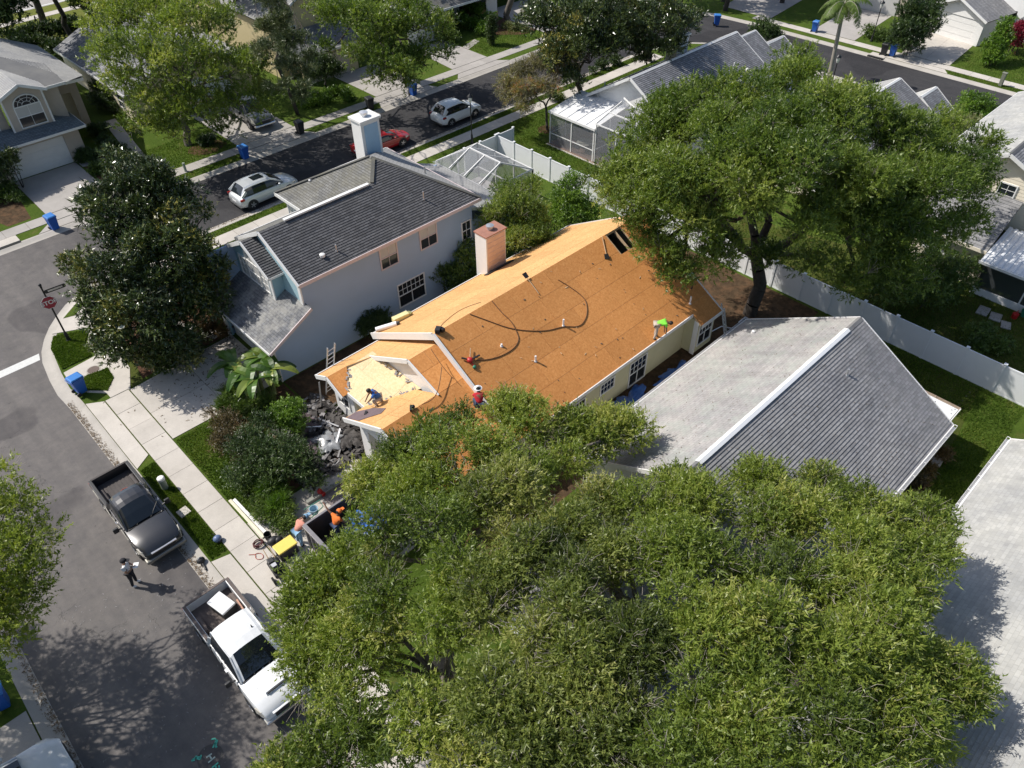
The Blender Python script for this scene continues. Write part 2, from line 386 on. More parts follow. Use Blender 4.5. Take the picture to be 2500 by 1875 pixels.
def cloth(n, c): return mat(n, c, .85, var=.12, scale=8, fine=60, bump=.3)
K['c_white'] = cloth('white_cloth', (.72, .73, .75)); K['c_black'] = cloth('black_cloth', (.02, .02, .025)); K['c_lime'] = cloth('lime_cloth', (.22, .72, .06))
K['c_beige'] = cloth('beige_cloth', (.48, .41, .34)); K['c_blue'] = cloth('blue_cloth', (.03, .12, .42)); K['c_red'] = cloth('red_cloth', (.52, .02, .035))
K['c_orange'] = cloth('orange_cloth', (.85, .20, .035)); K['c_denim'] = cloth('denim', (.05, .07, .13)); K['c_pale'] = cloth('pale_lime_cloth', (.55, .70, .38))
K['c_pink'] = cloth('faded_salmon_cloth', (.62, .27, .20)); K['c_ltblue'] = cloth('light_blue_cloth', (.22, .38, .55))
K['paper'] = mat('white_sheet', (.82, .82, .82), .6, var=.03)
K['red'] = mat('red_plastic', (.45, .02, .02), .4, var=.1); K['signred'] = mat('sign_red', (.36, .015, .04), .45, var=.04)
K['yellow'] = mat('yellow_paint', (.78, .60, .12), .5, var=.08); K['wood'] = mat('raw_wood', (.50, .36, .22), .8, var=.2)
K['green'] = mat('green_plastic', (.03, .20, .12), .5, var=.1); K['gpaint'] = mat('green_marking_paint', (.09, .50, .38), .8, var=.2)
K['stripe'] = mat('road_marking', (.62, .62, .60), .8, var=.12, scale=6, bump=.2)
K['hose'] = mat('rubber_hose', (.16, .075, .03), .6, var=.2); K['rhose'] = mat('red_hose', (.40, .06, .03), .5, var=.15)
K['screen'] = mat_screen('insect_screen', (.30, .31, .33), .42); K['screend'] = mat_screen('dark_screen', (.05, .055, .06), .80)
K['lamp'] = mat('lamp_glass', (.75, .74, .70), .3, var=.03)
K['debris'] = mat('torn_shingle', (.075, .068, .064), .8, var=.6, scale=5, fine=30, bump=.6); K['debrisg'] = mat('grey_scrap', (.26, .25, .25), .8, var=.4)
K['felt'] = mat('roofing_felt', (.15, .11, .12), .85, var=.2)
K['manhole'] = mat('cast_iron', (.12, .085, .07), .7, var=.25, bump=.4, fine=30)
K['deckfloor'] = mat('brown_patio', (.20, .13, .10), .85, var=.15)
K['steel'] = mat('dumpster_steel', (.07, .068, .068), .6, var=.3, blot=.4, blotc=(.12, .08, .06)); K['rail'] = mat('worn_steel_rail', (.22, .21, .22), .5, var=.2, metal=.3)
# ---------------------------------------------------------------- ground
def path_off(path, d):
    """offset an open polyline to its left by d"""
    out = []; n = len(path)
    for i in range(n):
        a = Vector(path[max(i-1, 0)]); b = Vector(path[min(i+1, n-1)]); t = (b-a).normalized()
        out.append((path[i][0]-t.y*d, path[i][1]+t.x*d))
    return out
def sweep(path, prof):
    m = MB(); rows = []
    for d, z in prof: rows.append([(x, y, z) for x, y in path_off(path, d)])
    k = len(path)
    vs = [p for r in rows for p in r]
    fs = [(i*k+j, i*k+j+1, (i+1)*k+j+1, (i+1)*k+j) for i in range(len(rows)-1) for j in range(k-1)]
    m.mesh(vs, [f[::-1] for f in fs]); return m
sheet = MB().face([(-900, -900, -.08), (900, -900, -.08), (900, 900, -.08), (-900, 900, -.08)]).build('ground', K['grassw'], kind='structure')
MB().face([(-70, -70, 0), (90, -70, 0), (90, 70, 0), (-70, 70, 0)]).build('street', K['asphalt'], kind='structure')
P1 = [(2.7, -60), (2.7, 10), (2.7, 30), (2.7, 35.5), (2.62, 37), (2.75, 38.5), (3.0, 40.2), (3.3, 41.2), (3.8, 42.2), (4.4, 43.1), (5.1, 43.9), (5.9, 44.65), (6.9, 45.3), (8.3, 45.9), (10.5, 46.3), (14, 46.4), (30, 46.4), (60, 46.5), (64, 46.3), (66.6, 45.2), (68.3, 43.2), (69.1, 40.5), (69.3, 37), (69.3, 0), (69.3, -60)]
P2 = [(-60, 53), (0, 53), (30, 53), (60, 53.2), (68, 53.2), (71.5, 52.5), (74, 50.6), (75.3, 47.5), (75.7, 43), (75.7, 20), (75.7, -60)]
P3 = [(-3.7, -60), (-3.7, 0), (-3.7, 30), (-3.7, 38), (-4.0, 41), (-5.0, 43.6), (-7, 45.6), (-10, 46.4), (-60, 46.4)]
prof = [(0, .004), (.30, .012), (.46, .09), (.62, .105), (.66, .105)]
def kerb(path, side, name):
    pr = [(d*side, z) for d, z in prof]
    m = sweep(path, pr)
    if side > 0: m.f = [f[::-1] for f in m.f]
    return m.build(name, K['conc2'], smooth=60, kind='structure')
kerb(P1, -1, 'kerb'); kerb(P2, 1, 'kerb'); kerb(P3, 1, 'kerb')
def lawn(poly, mt, name='lawn', z=.10): return MB().prism(poly, -.05, z).build(name, mt, kind='structure')
e1 = path_off(P1, -.66); lawn(e1, K['grass'], 'lawn')
e2 = path_off(P2, .66); lawn(e2 + [(120, -60), (120, 130), (-60, 130)], K['grass'], 'lawn')
e3 = path_off(P3, .66); lawn(e3 + [(-60, -60)], K['grass'], 'lawn')
# earth and worn areas, 4 mm steps above the lawn
def patch(poly, mt, name, z): return MB().prism(poly, .05, z).build(name, mt, kind='structure')
def blobpoly(c, rx, ry, n=22, j=.12, seed=0):
    r = random.Random(seed); return [(c[0]+rx*(1+r.uniform(-j, j))*math.cos(2*math.pi*k/n), c[1]+ry*(1+r.uniform(-j, j))*math.sin(2*math.pi*k/n)) for k in range(n)]
patch([(11.4, 14.0), (30.5, 14.0), (34, 12), (36.5, 13), (36.5, 22), (33, 25), (30.3, 20), (30, 16.7), (11.4, 16.7)], K['soil'], 'bare_earth', .104)
patch([(29.9, 3), (36.5, 4), (36.5, 13), (34, 13), (29.9, 13.9)], K['grassw'], 'worn_lawn', .105)
patch([(11.5, 26.2), (30, 26.2), (30, 29.5), (11.5, 29.5)], K['soil'], 'side_yard_earth', .104)
patch([(37, 2), (44.3, 3), (44.8, 12), (42, 24), (37, 27)], K['grassw'], 'worn_lawn', .104)
patch([(5.9, 22.9), (11.4, 22.9), (11.4, 29.4), (8.5, 29.4), (7.6, 27), (6.6, 25)], K['mulch'], 'planting_bed', .106)
patch([(5.75, 35.0), (11.4, 35.1), (11.5, 41), (8.5, 42.3), (6.6, 41.0), (6.6, 38.5), (6.3, 36.8)], K['mulch'], 'planting_bed', .105)
patch([(5.6, 34.75), (6.3, 34.8), (6.7, 37.5), (6.5, 38.2), (6.2, 36.6)], K['grassw'], 'grass_edge', .109)
patch(blobpoly((21.8, 57.5), 1.5, 1.1, seed=3), K['mulch'], 'mulch_ring', .106)
patch(blobpoly((34.5, 59.3), 3.0, 1.9, seed=4), K['grass'], 'planting_bed', .108)
patch(blobpoly((58.2, 60.6), 3.4, 2.6, seed=5), K['mulch'], 'mulch_ring', .106)
patch(blobpoly((42.8, 40.7), .75, .75, seed=6), K['mulch'], 'mulch_ring', .112)
patch([(4.6, 62.5), (8.7, 62.7), (8.0, 56.2), (6.5, 56.2)], K['soil'], 'planting_bed', .106)
patch([(13.6, 57.4), (16, 58.5), (16.5, 62), (13.6, 62.4)], K['mulch'], 'planting_bed', .106)
# slabs: each paving slab a child of its path
def slabs(name, mt, quads, z0=-.02, z1=.125, gap=.018, label=None):
    par = D.objects.new(name, None); C.objects.link(par); tag(par, kind='structure'); bed = MB()
    for q in quads: bed.prism([(p[0], p[1]) for p in q], z0, z1-.012)
    tag(bed.build('joint_bed', K['soil'], par), kind='stuff')
    for k, q in enumerate(quads):
        q = [Vector((p[0], p[1])) for p in q]; c = sum(q, Vector((0, 0)))/len(q)
        qq = []
        for i, p in enumerate(q):
            a_ = (q[(i+1) % len(q)]-p).normalized(); b_ = (q[i-1]-p).normalized(); qq.append(p+(a_+b_)*gap*.5)
        dz = random.uniform(-.003, .003)
        MB().prism([(p.x, p.y) for p in qq], z0, z1+dz).build('paving_slab', mt, par)
    return par
def grid(a, b, c, d, nu, nv):
    """quad a-b-c-d split nu along a-b and nv along a-d"""
    a, b, c, d = [Vector(p) for p in (a, b, c, d)]; out = []
    P = lambda u, v: (a*(1-u)+b*u)*(1-v) + (d*(1-u)+c*u)*v
    for i in range(nu):
        for j in range(nv): out.append([P(i/nu, j/nv), P((i+1)/nu, j/nv), P((i+1)/nu, (j+1)/nv), P(i/nu, (j+1)/nv)])
    return out
q = grid((4.2, 2), (5.42, 2), (5.42, 34.7), (4.2, 34.7), 1, 23)
sw = slabs('sidewalk', K['conc'], q)
MB().prism([(5.50, 34.62), (5.52, 34.7), (6.2, 36.3), (6.35, 38.4), (6.4, 40.7), (7.3, 42.2), (9.3, 43.2), (12, 43.6), (12.5, 43.7), (12.5, 45.0), (10, 45.1), (8.2, 45.1), (6.3, 44.3), (5.2, 43.3), (4.6, 42.4), (4.3, 42.2), (6.1, 41.3), (5.4, 40.0), (5.3, 38.6), (3.5, 38.4), (3.45, 37.7), (3.45, 36.4), (4.5, 35.2), (4.5, 34.74), (5.40, 34.74)], -.02, .128).build('corner_path', K['conc'], kind='structure')
q = grid((12.55, 43.75), (62, 43.75), (62, 44.95), (12.55, 44.95), 33, 1); slabs('sidewalk', K['conc'], q)
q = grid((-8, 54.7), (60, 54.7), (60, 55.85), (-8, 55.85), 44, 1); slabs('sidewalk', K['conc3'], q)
q = grid((77.3, 44), (78.4, 44), (78.4, 2), (77.3, 2), 1, 26); slabs('sidewalk', K['conc'], q)
slabs('driveway', K['conc'], grid((5.46, 29.75), (11.5, 29.75), (11.5, 35.0), (5.46, 34.62), 2, 2) + grid((3.38, 29.1), (4.16, 29.6), (4.16, 34.7), (3.38, 35.2), 1, 1))
slabs('driveway', K['conc'], grid((5.46, 16.6), (11.3, 16.6), (11.3, 22.7), (5.46, 22.7), 2, 2) + grid((3.38, 16.2), (4.16, 16.5), (4.16, 21.8), (3.38, 22.0), 1, 1))
slabs('driveway', K['conc'], grid((5.46, 4.6), (9.6, 4.6), (9.6, 10.4), (5.46, 10.4), 1, 2) + grid((3.38, 4.3), (4.16, 4.6), (4.16, 10.4), (3.38, 10.7), 1, 1))
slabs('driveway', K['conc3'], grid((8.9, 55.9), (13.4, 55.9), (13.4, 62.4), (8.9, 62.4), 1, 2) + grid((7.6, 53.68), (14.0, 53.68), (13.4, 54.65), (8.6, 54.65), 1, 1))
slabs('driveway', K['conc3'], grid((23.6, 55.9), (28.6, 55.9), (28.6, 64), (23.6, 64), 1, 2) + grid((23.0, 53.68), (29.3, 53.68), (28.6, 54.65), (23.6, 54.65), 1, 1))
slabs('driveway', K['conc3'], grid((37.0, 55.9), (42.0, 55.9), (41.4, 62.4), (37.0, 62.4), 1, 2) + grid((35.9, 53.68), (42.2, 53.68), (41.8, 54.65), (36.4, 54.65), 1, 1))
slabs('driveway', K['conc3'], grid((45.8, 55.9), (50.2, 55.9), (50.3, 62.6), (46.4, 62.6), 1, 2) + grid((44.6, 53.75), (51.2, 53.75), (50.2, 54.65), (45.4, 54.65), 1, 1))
slabs('driveway', K['conc'], grid((78.5, 23.6), (85.4, 24.2), (85.9, 29.2), (78.5, 28.2), 2, 2) + grid((76.4, 22.9), (77.25, 23.5), (77.25, 28.3), (76.4, 29.0), 1, 1))
slabs('driveway', K['conc3'], grid((78.5, 33.0), (88, 33.8), (88, 38.3), (78.5, 37.5), 2, 1))
slabs('driveway', K['conc3'], grid((78.5, 42.5), (92, 44), (92, 50), (78.5, 48.5), 2, 1))
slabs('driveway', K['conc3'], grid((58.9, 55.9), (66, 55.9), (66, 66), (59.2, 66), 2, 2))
slabs('walkway', K['conc3'], grid((16.2, 56.0), (17.2, 56.0), (18.9, 68.0), (17.9, 68.0), 1, 8) + grid((13.5, 62.0), (13.5, 61.2), (15.6, 60.6), (15.6, 61.6), 1, 2))
slabs('walkway', K['conc'], grid((7.9, 41.9), (8.5, 41.2), (11.3, 35.4), (10.6, 35.3), 1, 4))
slabs('walkway', K['conc3'], grid((50.3, 59.6), (50.3, 58.7), (52.6, 59.6), (52.6, 60.4), 1, 2))
slabs('driveway', K['conc3'], grid((-11, 13), (-4.4, 13), (-4.4, 20.9), (-11, 20.9), 2, 2))
slabs('driveway', K['conc'], grid((56.5, 28.8), (69.0, 28.6), (69, 31.4), (63.6, 30.9), 2, 1), z1=.118)
# lawn tongues cut into the corner paving
for poly, nm in (([(3.55, 38.75), (5.15, 38.75), (5.3, 40.1), (5.95, 41.15), (4.25, 41.9), (3.75, 40.9)], 'a'), ([(3.5, 36.5), (4.6, 35.35), (5.25, 36.1), (5.35, 37.1), (4.2, 37.3)], 'b'), ([(5.3, 43.2), (5.9, 43.0), (6.5, 43.6), (7.4, 44.5), (6.6, 44.3)], 'c')):
    MB().prism(poly, .0, .15).build('grass_verge', K['grass'], kind='structure')
MB().prism([(-12, 40.45), (3.0, 40.55), (3.15, 41.15), (-12, 41.0)], -.01, .004).build('stop_line', K['stripe'], kind='structure')
MB().prism([(4, 102.2), (40, 104.4), (40, 112), (4, 112)], .0, .115).build('far_road', K['conc3'], kind='structure')
MB().prism([(4, 102.5), (40, 104.7), (40, 105.0), (4, 102.8)], .0, .12).build('road_edge_line', K['stripe'], kind='structure')
MB().prism([(4, 98.4), (40, 100.6), (40, 102.0), (4, 99.8)], .0, .13).build('far_sidewalk', K['conc'], kind='structure')
MB().prism([(-60, 88), (60, 88), (60, 130), (-60, 130)], .0, .108).build('far_lawn', mat_grass('dry_lawn', (.09, .12, .02), (.14, .16, .03), (.20, .19, .06)), kind='structure')
# ---------------------------------------------------------------- roof, wall and window builders
def clip_band(poly, a, b):
    """poly of (u, v) clipped to a <= v <= b"""
    def half(P, key):
        out = []
        for i in range(len(P)):
            p, q = P[i], P[(i+1) % len(P)]; kp, kq = key(p), key(q)
            if kp >= 0: out.append(p)
            if (kp >= 0) != (kq >= 0):
                t = kp/(kp-kq); out.append((p[0]+(q[0]-p[0])*t, p[1]+(q[1]-p[1])*t))
        return out
    P = half(poly, lambda p: p[1]-a)
    return half(P, lambda p: b-p[1]) if len(P) > 2 else []
def clip_u(poly, a, b):
    P = [(v, u) for u, v in poly]; P = clip_band(P, a, b); return [(v, u) for u, v in P]
def frame3(poly):
    pts = [Vector(p) for p in poly]; n = Vector((0, 0, 0))
    for i in range(len(pts)): n += pts[i].cross(pts[(i+1) % len(pts)])
    n.normalize()
    return pts, n
def courses(parent, name, poly, mt, ex=.145, t=.022, thick=.0, pieces=None, wall=False, outward=None, under=None):
    """stepped courses (shingles or lap siding) over a planar polygon"""
    pts, n = frame3(poly)
    if wall:
        if n.dot(Vector(outward)) < 0: n = -n
        up = Vector((0, 0, 1)); e = up.cross(n).normalized()
    else:
        if n.z < 0: n = -n
        e = Vector((0, 0, 1)).cross(n)
        e = e.normalized() if e.length > 1e-4 else Vector((1, 0, 0)); up = n.cross(e).normalized()
    o = pts[0]; P = [((p-o).dot(e), (p-o).dot(up)) for p in pts]
    vmin = min(p[1] for p in P); vmax = max(p[1] for p in P); m = MB(); k = 0; v = vmin
    u0 = o.dot(e)
    par = None
    if pieces:
        par = MB().extr([p - n*.003 for p in pts], -n*max(thick, .05)).build(name, under or mt, parent)
    while v < vmax - .01:
        c = clip_band(P, v, min(v+ex, vmax))
        if len(c) > 2:
            tp = []; uv = []
            for u, w_ in c:
                h = t*(1-(w_-v)/ex)+.003; tp.append(o + e*u + up*w_ + n*h); uv.append((u+u0+ (.09*k if wall else 0), w_-vmin+.0001))
            mm = MB() if pieces else m
            mm.face(tp, uv)
            lo = [u for u, w_ in c if w_ - v < 1e-5]
            if len(lo) >= 2:
                a, b = min(lo), max(lo); A = o+e*a+up*v; B = o+e*b+up*v
                mm.face([A - n*.004, B - n*.004, B+n*(t+.003), A+n*(t+.003)], [(a+u0, v-vmin)]*4)
            if pieces: mm.build(pieces, mt, par)
        v += ex; k += 1
    if pieces: return par
    if thick: m.extr([p - n*.004 for p in pts], -n*thick)
    return m.build(name, mt, parent)
def deck(parent, name, poly, mt, seed=0, thick=.10, under=None):
    """roof sheathing: one child per 2.44 x 1.22 m sheet, joints staggered"""
    pts, n = frame3(poly)
    if n.z < 0: n = -n
    e = Vector((0, 0, 1)).cross(n); e = e.normalized() if e.length > 1e-4 else Vector((1, 0, 0)); up = n.cross(e).normalized()
    o = pts[0]; P = [((p-o).dot(e), (p-o).dot(up)) for p in pts]
    par = MB().extr([p - n*.014 for p in pts], -n*thick).build(name, under or K['wood'], parent)
    v = min(p[1] for p in P); vmax = max(p[1] for p in P); row = 0
    while v < vmax-.02:
        band = clip_band(P, v+.006, min(v+1.22, vmax)-.006)
        if len(band) > 2:
            u = min(p[0] for p in P) - (1.22 if row % 2 else 0) - .4
            while u < max(p[0] for p in P):
                c = clip_u(band, u+.007, u+2.433)
                if len(c) > 2:
                    a = sum(c[i][0]*c[(i+1) % len(c)][1]-c[(i+1) % len(c)][0]*c[i][1] for i in range(len(c)))/2
                    if abs(a) > .01: MB().extr([o+e*x+up*y-n*.013 for x, y in c], n*(.013+random.uniform(0, .003))).build('deck_panel', mt, par)
                u += 2.44
        v += 1.22; row += 1
    return par
def fascia(parent, lines, w=.045, h=.2, mt=None, name='fascia', dz=-.06):
    """one board per line"""
    for a, b in lines: MB().bar((a[0], a[1], a[2]+dz), (b[0], b[1], b[2]+dz), w, h).build(name, mt or K['trim'], parent)
def window(parent, ax, pos, sgn, a0, a1, z0, z1, nx=2, nz=2, blind=0.0, fr=None, arch=False, proud=.05, name='window', gl=None, upper=False):
    """ax: the axis the wall faces ('x' or 'y'); pos: wall plane; a0..a1 along the wall. window > pane, muntin"""
    fr = fr or K['trim']; T = .07
    def bx(m, u0, u1, w0, w1, d0, d1):
        lo, hi = sorted((pos+sgn*d0, pos+sgn*d1))
        if ax == 'x': m.box(lo, hi, u0, u1, w0, w1)
        else: m.box(u0, u1, lo, hi, w0, w1)
    m = MB()
    bx(m, a0-T, a0, z0-T, z1+T, -.02, proud); bx(m, a1, a1+T, z0-T, z1+T, -.02, proud)
    bx(m, a0, a1, z0-T, z0, -.02, proud); bx(m, a0, a1, z1, z1+T, -.02, proud)
    if nz == 2 and nx <= 3: bx(m, a0, a1, (z0+z1)/2-.025, (z0+z1)/2+.025, -.01, proud-.01)
    f = m.build(name, fr, parent)
    if blind:
        zb = z1-(z1-z0)*blind; m = MB(); bx(m, a0, a1, zb, z1, -.02, .012); m.build('blind', K['blind'], f)
        m = MB(); bx(m, a0, a1, z0, zb, -.02, .01); m.build('pane', gl or K['glass'], f)
    else:
        m = MB(); bx(m, a0, a1, z0, z1, -.02, .01); m.build('pane', gl or K['glass'], f)
    if nx > 1 or nz > 1:
        m = MB()
        zlo = (z0+z1)/2 if upper else z0
        for i in range(1, nx): u = a0+(a1-a0)*i/nx; bx(m, u-.012, u+.012, zlo, z1, .005, .03)
        if upper: bx(m, a0, a1, zlo-.03, zlo+.03, .003, .035); bx(m, (a0+a1)/2-.025, (a0+a1)/2+.025, z0, zlo, .003, .035)
        for j in range(1, nz): v = zlo+(z1-zlo)*j/nz; bx(m, a0, a1, v-.012, v+.012, .005, .028)
        m.build('muntin', fr, f)
    return f
def vent_pipe(parent, p, h=.4, r=.05, mt=None, name='vent_pipe'):
    MB().tube([(p[0], p[1], p[2]-.1), (p[0], p[1], p[2]+h)], r, 8).lathe([(r*1.7, -.02), (r*1.7, .01), (r*1.1, .05)], 10, p).build(name, mt or K['white'], parent, smooth=40)
def gable_roof(parent, x0, x1, y0, y1, ez, rz, mts, ct=.022, ym=None, thick=.12, pieces=None, names=('roof_slope', 'roof_slope'), ridge_cap=True, trim=True, front_open=False, capm=None):
    """ridge along x; mts = (material of +y slope, material of -y slope)"""
    ym = (y0+y1)/2 if ym is None else ym
    L = [(x0, y1, ez), (x1, y1, ez), (x1, ym, rz), (x0, ym, rz)]; R = [(x0, y0, ez), (x1, y0, ez), (x1, ym, rz), (x0, ym, rz)]
    courses(parent, names[0], L, mts[0], thick=thick, pieces=pieces); courses(parent, names[1], R, mts[1], thick=thick, pieces=pieces, t=ct)
    if ridge_cap:
        dy = .14; s1 = (rz-ez)/(y1-ym); s0 = (rz-ez)/(ym-y0)
        m = MB().face([(x0, ym, rz+.045), (x1, ym, rz+.045), (x1, ym+dy, rz+.035-dy*s1), (x0, ym+dy, rz+.035-dy*s1)][::-1])
        m.face([(x0, ym, rz+.045), (x1, ym, rz+.045), (x1, ym-dy, rz+.035-dy*s0), (x0, ym-dy, rz+.035-dy*s0)]); m.build('ridge_cap', capm or mts[1], parent)
    if trim:
        for x in (x0-.02, x1+.02):
            fascia(parent, [((x, y0, ez), (x, ym, rz)), ((x, ym, rz), (x, y1, ez))], name='rake_board')
        fascia(parent, [((x0, y0-.02, ez), (x1, y0-.02, ez)), ((x0, y1+.02, ez), (x1, y1+.02, ez))], name='fascia')
    return L, R
def gable_wall(parent, x, y0, y1, ez, rz, ym, mt, z0=0.0, th=.12, name='gable_wall', ov=.35, sgn=-1):
    """wall facing +-x from z0 up under a gable roof whose eaves overhang by ov"""
    s = (rz-ez)/((y1-y0)/2); pts = [(x, y0+ov, z0), (x, y1-ov, z0), (x, y1-ov, ez+ov*s-.14), (x, ym, rz-.16), (x, y0+ov, ez+ov*s-.14)]
    return MB().extr(pts, (-sgn*th, 0, 0)).build(name, mt, parent)
def gutter(parent, a, b, side, mt=None):
    """trough along the eave a-b, hung to the given side vector, with straps"""
    mt = mt or K['white']; a = Vector(a); b = Vector(b); s = Vector(side).normalized(); z = Vector((0, 0, 1))
    m = MB(); c = [(.0, -.02), (.0, -.13), (.12, -.13), (.12, -.01)]
    th = .008
    m.extr([a+s*.0+z*-.13, a+s*.12+z*-.13, b+s*.12+z*-.13, b+s*.0+z*-.13], z*.008)
    m.extr([a+s*.12+z*-.13, a+s*.12+z*.0, b+s*.12+z*.0, b+s*.12+z*-.13], s*.012)
    m.extr([a+s*.0+z*-.13, a+s*.0+z*-.01, b+s*.0+z*-.01, b+s*.0+z*-.13], s*.006)
    g = m.build('gutter', mt, parent)
    n = int((b-a).length/1.0)
    for i in range(n+1): p = a+(b-a)*(i/max(n, 1)); MB().bar(p+z*.005, p+s*.13+z*.005, .03, .008).build('gutter_strap', mt, g)
    return g
# ================================================================ house being re-roofed
H1 = thing('stripped_roof_house', 'one-storey house with its roof stripped to orange sheathing boards and pale green walls', 'house', (16, 21.4, 0))
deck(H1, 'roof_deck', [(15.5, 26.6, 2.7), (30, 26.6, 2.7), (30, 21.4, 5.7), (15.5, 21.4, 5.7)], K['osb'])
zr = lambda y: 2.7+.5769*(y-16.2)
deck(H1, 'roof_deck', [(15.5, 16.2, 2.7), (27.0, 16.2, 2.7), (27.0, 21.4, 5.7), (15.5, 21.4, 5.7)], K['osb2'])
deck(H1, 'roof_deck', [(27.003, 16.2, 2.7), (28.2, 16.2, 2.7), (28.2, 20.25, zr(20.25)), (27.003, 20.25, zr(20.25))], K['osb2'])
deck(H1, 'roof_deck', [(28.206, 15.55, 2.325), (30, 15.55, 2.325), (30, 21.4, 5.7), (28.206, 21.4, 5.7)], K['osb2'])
MB().bar((27.75, 20.0, zr(20.0)-.1), (27.75, 21.38, zr(21.38)-.1), .05, .14).build('rafter', K['wood'], H1); MB().bar((27.05, 20.2, zr(20.2)-.1), (27.05, 21.38, zr(21.38)-.1), .05, .14).build('rafter', K['wood'], H1)
MB().box(26.9, 28.4, 19.8, 21.6, 3.0, 3.05).build('attic_dark', K['dark'], H1)  # black sheet under the open bay: attic darkness put into the colour
s = .54
def zl(y): return 2.56+s*(26.1-y)
deck(H1, 'roof_deck', [(14, 26.1, 2.56), (15.92, 26.1, 2.56), (15.92, 21.4, zl(21.4)), (14, 21.4, zl(21.4))], K['osb'])
deck(H1, 'roof_deck', [(12.9, 26.1, 2.56), (13.997, 26.1, 2.56), (13.997, 24.4, zl(24.4)), (12.9, 25.05, zl(25.05))], K['osb'], thick=.04)
deck(H1, 'roof_deck', [(11.8, 26.1, 2.56), (12.897, 26.1, 2.56), (12.897, 25.05, zl(25.05)), (11.8, 25.05, zl(25.05))], K['osb'])
deck(H1, 'roof_deck', [(11.8, 25.045, 3.125), (12.9, 25.045, 3.125), (12.25, 23.95, 2.6), (11.8, 23.95, 2.6)], K['osb2'], thick=.05)
ZR = zl(21.4)
deck(H1, 'roof_deck', [(14, 21.395, ZR), (15.92, 21.395, ZR), (15.92, 19.455, 4.38), (14, 19.455, 4.38)], K['osb2'])
deck(H1, 'roof_deck', [(11.0, 16.3, 2.73), (15.92, 16.3, 2.73), (15.92, 19.45, 4.38), (11.0, 19.45, 4.38)], K['osb2'])
gl = lambda y: 4.38-.524*(y-19.45)
deck(H1, 'roof_deck', [(11.0, 22.6, gl(22.6)), (12.1, 22.6, gl(22.6)), (14.0, 21.15, gl(21.15)), (14.0, 19.455, 4.38), (11.0, 19.455, 4.38)], K['osb'])
deck(H1, 'porch_deck', [(12.1, 23.9, 2.70), (12.1, 22.55, 2.70), (14.2, 21.0, 3.53), (14.2, 24.65, 3.53), (12.9, 25.08, 3.02)], K['ply'], thick=.05)
# rakes and fascias
fascia(H1, [((15.46, 26.62, 2.7), (15.46, 21.4, 5.7))], w=.07, h=.34, dz=-.1, name='rake_board'); fascia(H1, [((15.46, 21.4, 5.72), (15.46, 16.2, 2.72))], w=.09, h=.3, dz=-.06, name='rake_board')
fascia(H1, [((13.96, 24.75, 3.28), (13.96, 21.4, ZR)), ((13.96, 21.4, ZR), (13.96, 19.4, 4.38)), ((10.96, 22.62, 2.74), (10.96, 19.45, 4.38)), ((10.96, 19.45, 4.38), (10.96, 16.28, 2.73)), ((11.76, 26.12, 2.56), (11.76, 25.05, 3.13)), ((11.76, 25.05, 3.13), (11.76, 23.93, 2.6))], w=.06, h=.22, name='rake_board')
fascia(H1, [((11.76, 26.13, 2.56), (15.9, 26.13, 2.56)), ((15.5, 26.63, 2.7), (30, 26.63, 2.7)), ((12.08, 23.9, 2.68), (12.08, 22.55, 2.68)), ((15.9, 16.17, 2.7), (28.2, 16.17, 2.7)), ((28.2, 15.52, 2.32), (30, 15.52, 2.32))], name='fascia')
fascia(H1, [((30.03, 26.6, 2.7), (30.03, 21.4, 5.7)), ((30.03, 21.4, 5.7), (30.03, 15.55, 2.33))], name='rake_board')
# walls
MB().box(16.0, 29.7, 16.6, 16.72, 0, 2.75).build('side_wall', K['yellow_wall'], H1)
MB().box(16.0, 29.7, 26.08, 26.2, 0, 2.75).build('side_wall', K['cream'], H1)
gable_wall(H1, 15.92, 16.2, 26.6, 2.7, 5.7, 21.4, K['white']); gable_wall(H1, 29.7, 16.2, 26.6, 2.7, 5.7, 21.4, K['cream'], sgn=1)
MB().box(28.25, 29.85, 15.8, 16.59, .25, 2.42).build('bay_wall', K['yellow_wall'], H1); MB().box(28.19, 28.25, 15.74, 16.0, .25, 2.4).build('corner_board', K['trim'], H1)
MB().extr([(14.22, 25.3, 2.2), (14.22, 25.3, 2.9), (14.22, 21.4, ZR-.15), (14.22, 19.55, 4.3), (14.22, 19.55, 2.2)], (.1, 0, 0)).build('gable_wall', K['white'], H1)
MB().box(12.4, 12.52, 24.15, 25.85, 0, 2.62).build('wing_wall', K['white'], H1); MB().box(12.52, 14.2, 24.15, 24.27, 0, 2.62).build('wing_wall', K['cream'], H1); MB().box(12.52, 16, 25.75, 25.85, 0, 2.55).build('wing_wall', K['cream'], H1)
MB().extr([(12.4, 24.15, 2.62), (12.4, 25.85, 2.62), (12.4, 25.05, 3.0)], (.1, 0, 0)).build('wing_gable', K['white'], H1)
window(H1, 'x', 12.4, -1, 24.6, 25.5, .9, 2.1, 2, 2)
MB().box(11.5, 12.15, 21.65, 22.3, 0, 2.75).build('garage_pier', K['white'], H1); MB().box(11.5, 12.15, 16.6, 17.3, 0, 2.75).build('garage_pier', K['white'], H1)
MB().extr([(11.5, 16.6, 2.752), (11.5, 22.3, 2.752), (11.5, 19.45, 4.24)], (.12, 0, 0)).build('garage_gable', K['white'], H1); MB().box(11.5, 11.62, 17.3, 21.65, 2.2, 2.75).build('garage_header', K['white'], H1)
gd = MB().box(12.0, 12.08, 17.3, 21.65, 0, 2.2).build('garage_door', K['cream'], H1)
for k in range(4): MB().box(11.975, 11.998, 17.35, 21.6, .04+k*.54, .52+k*.54).build('door_panel', K['cream'], gd)
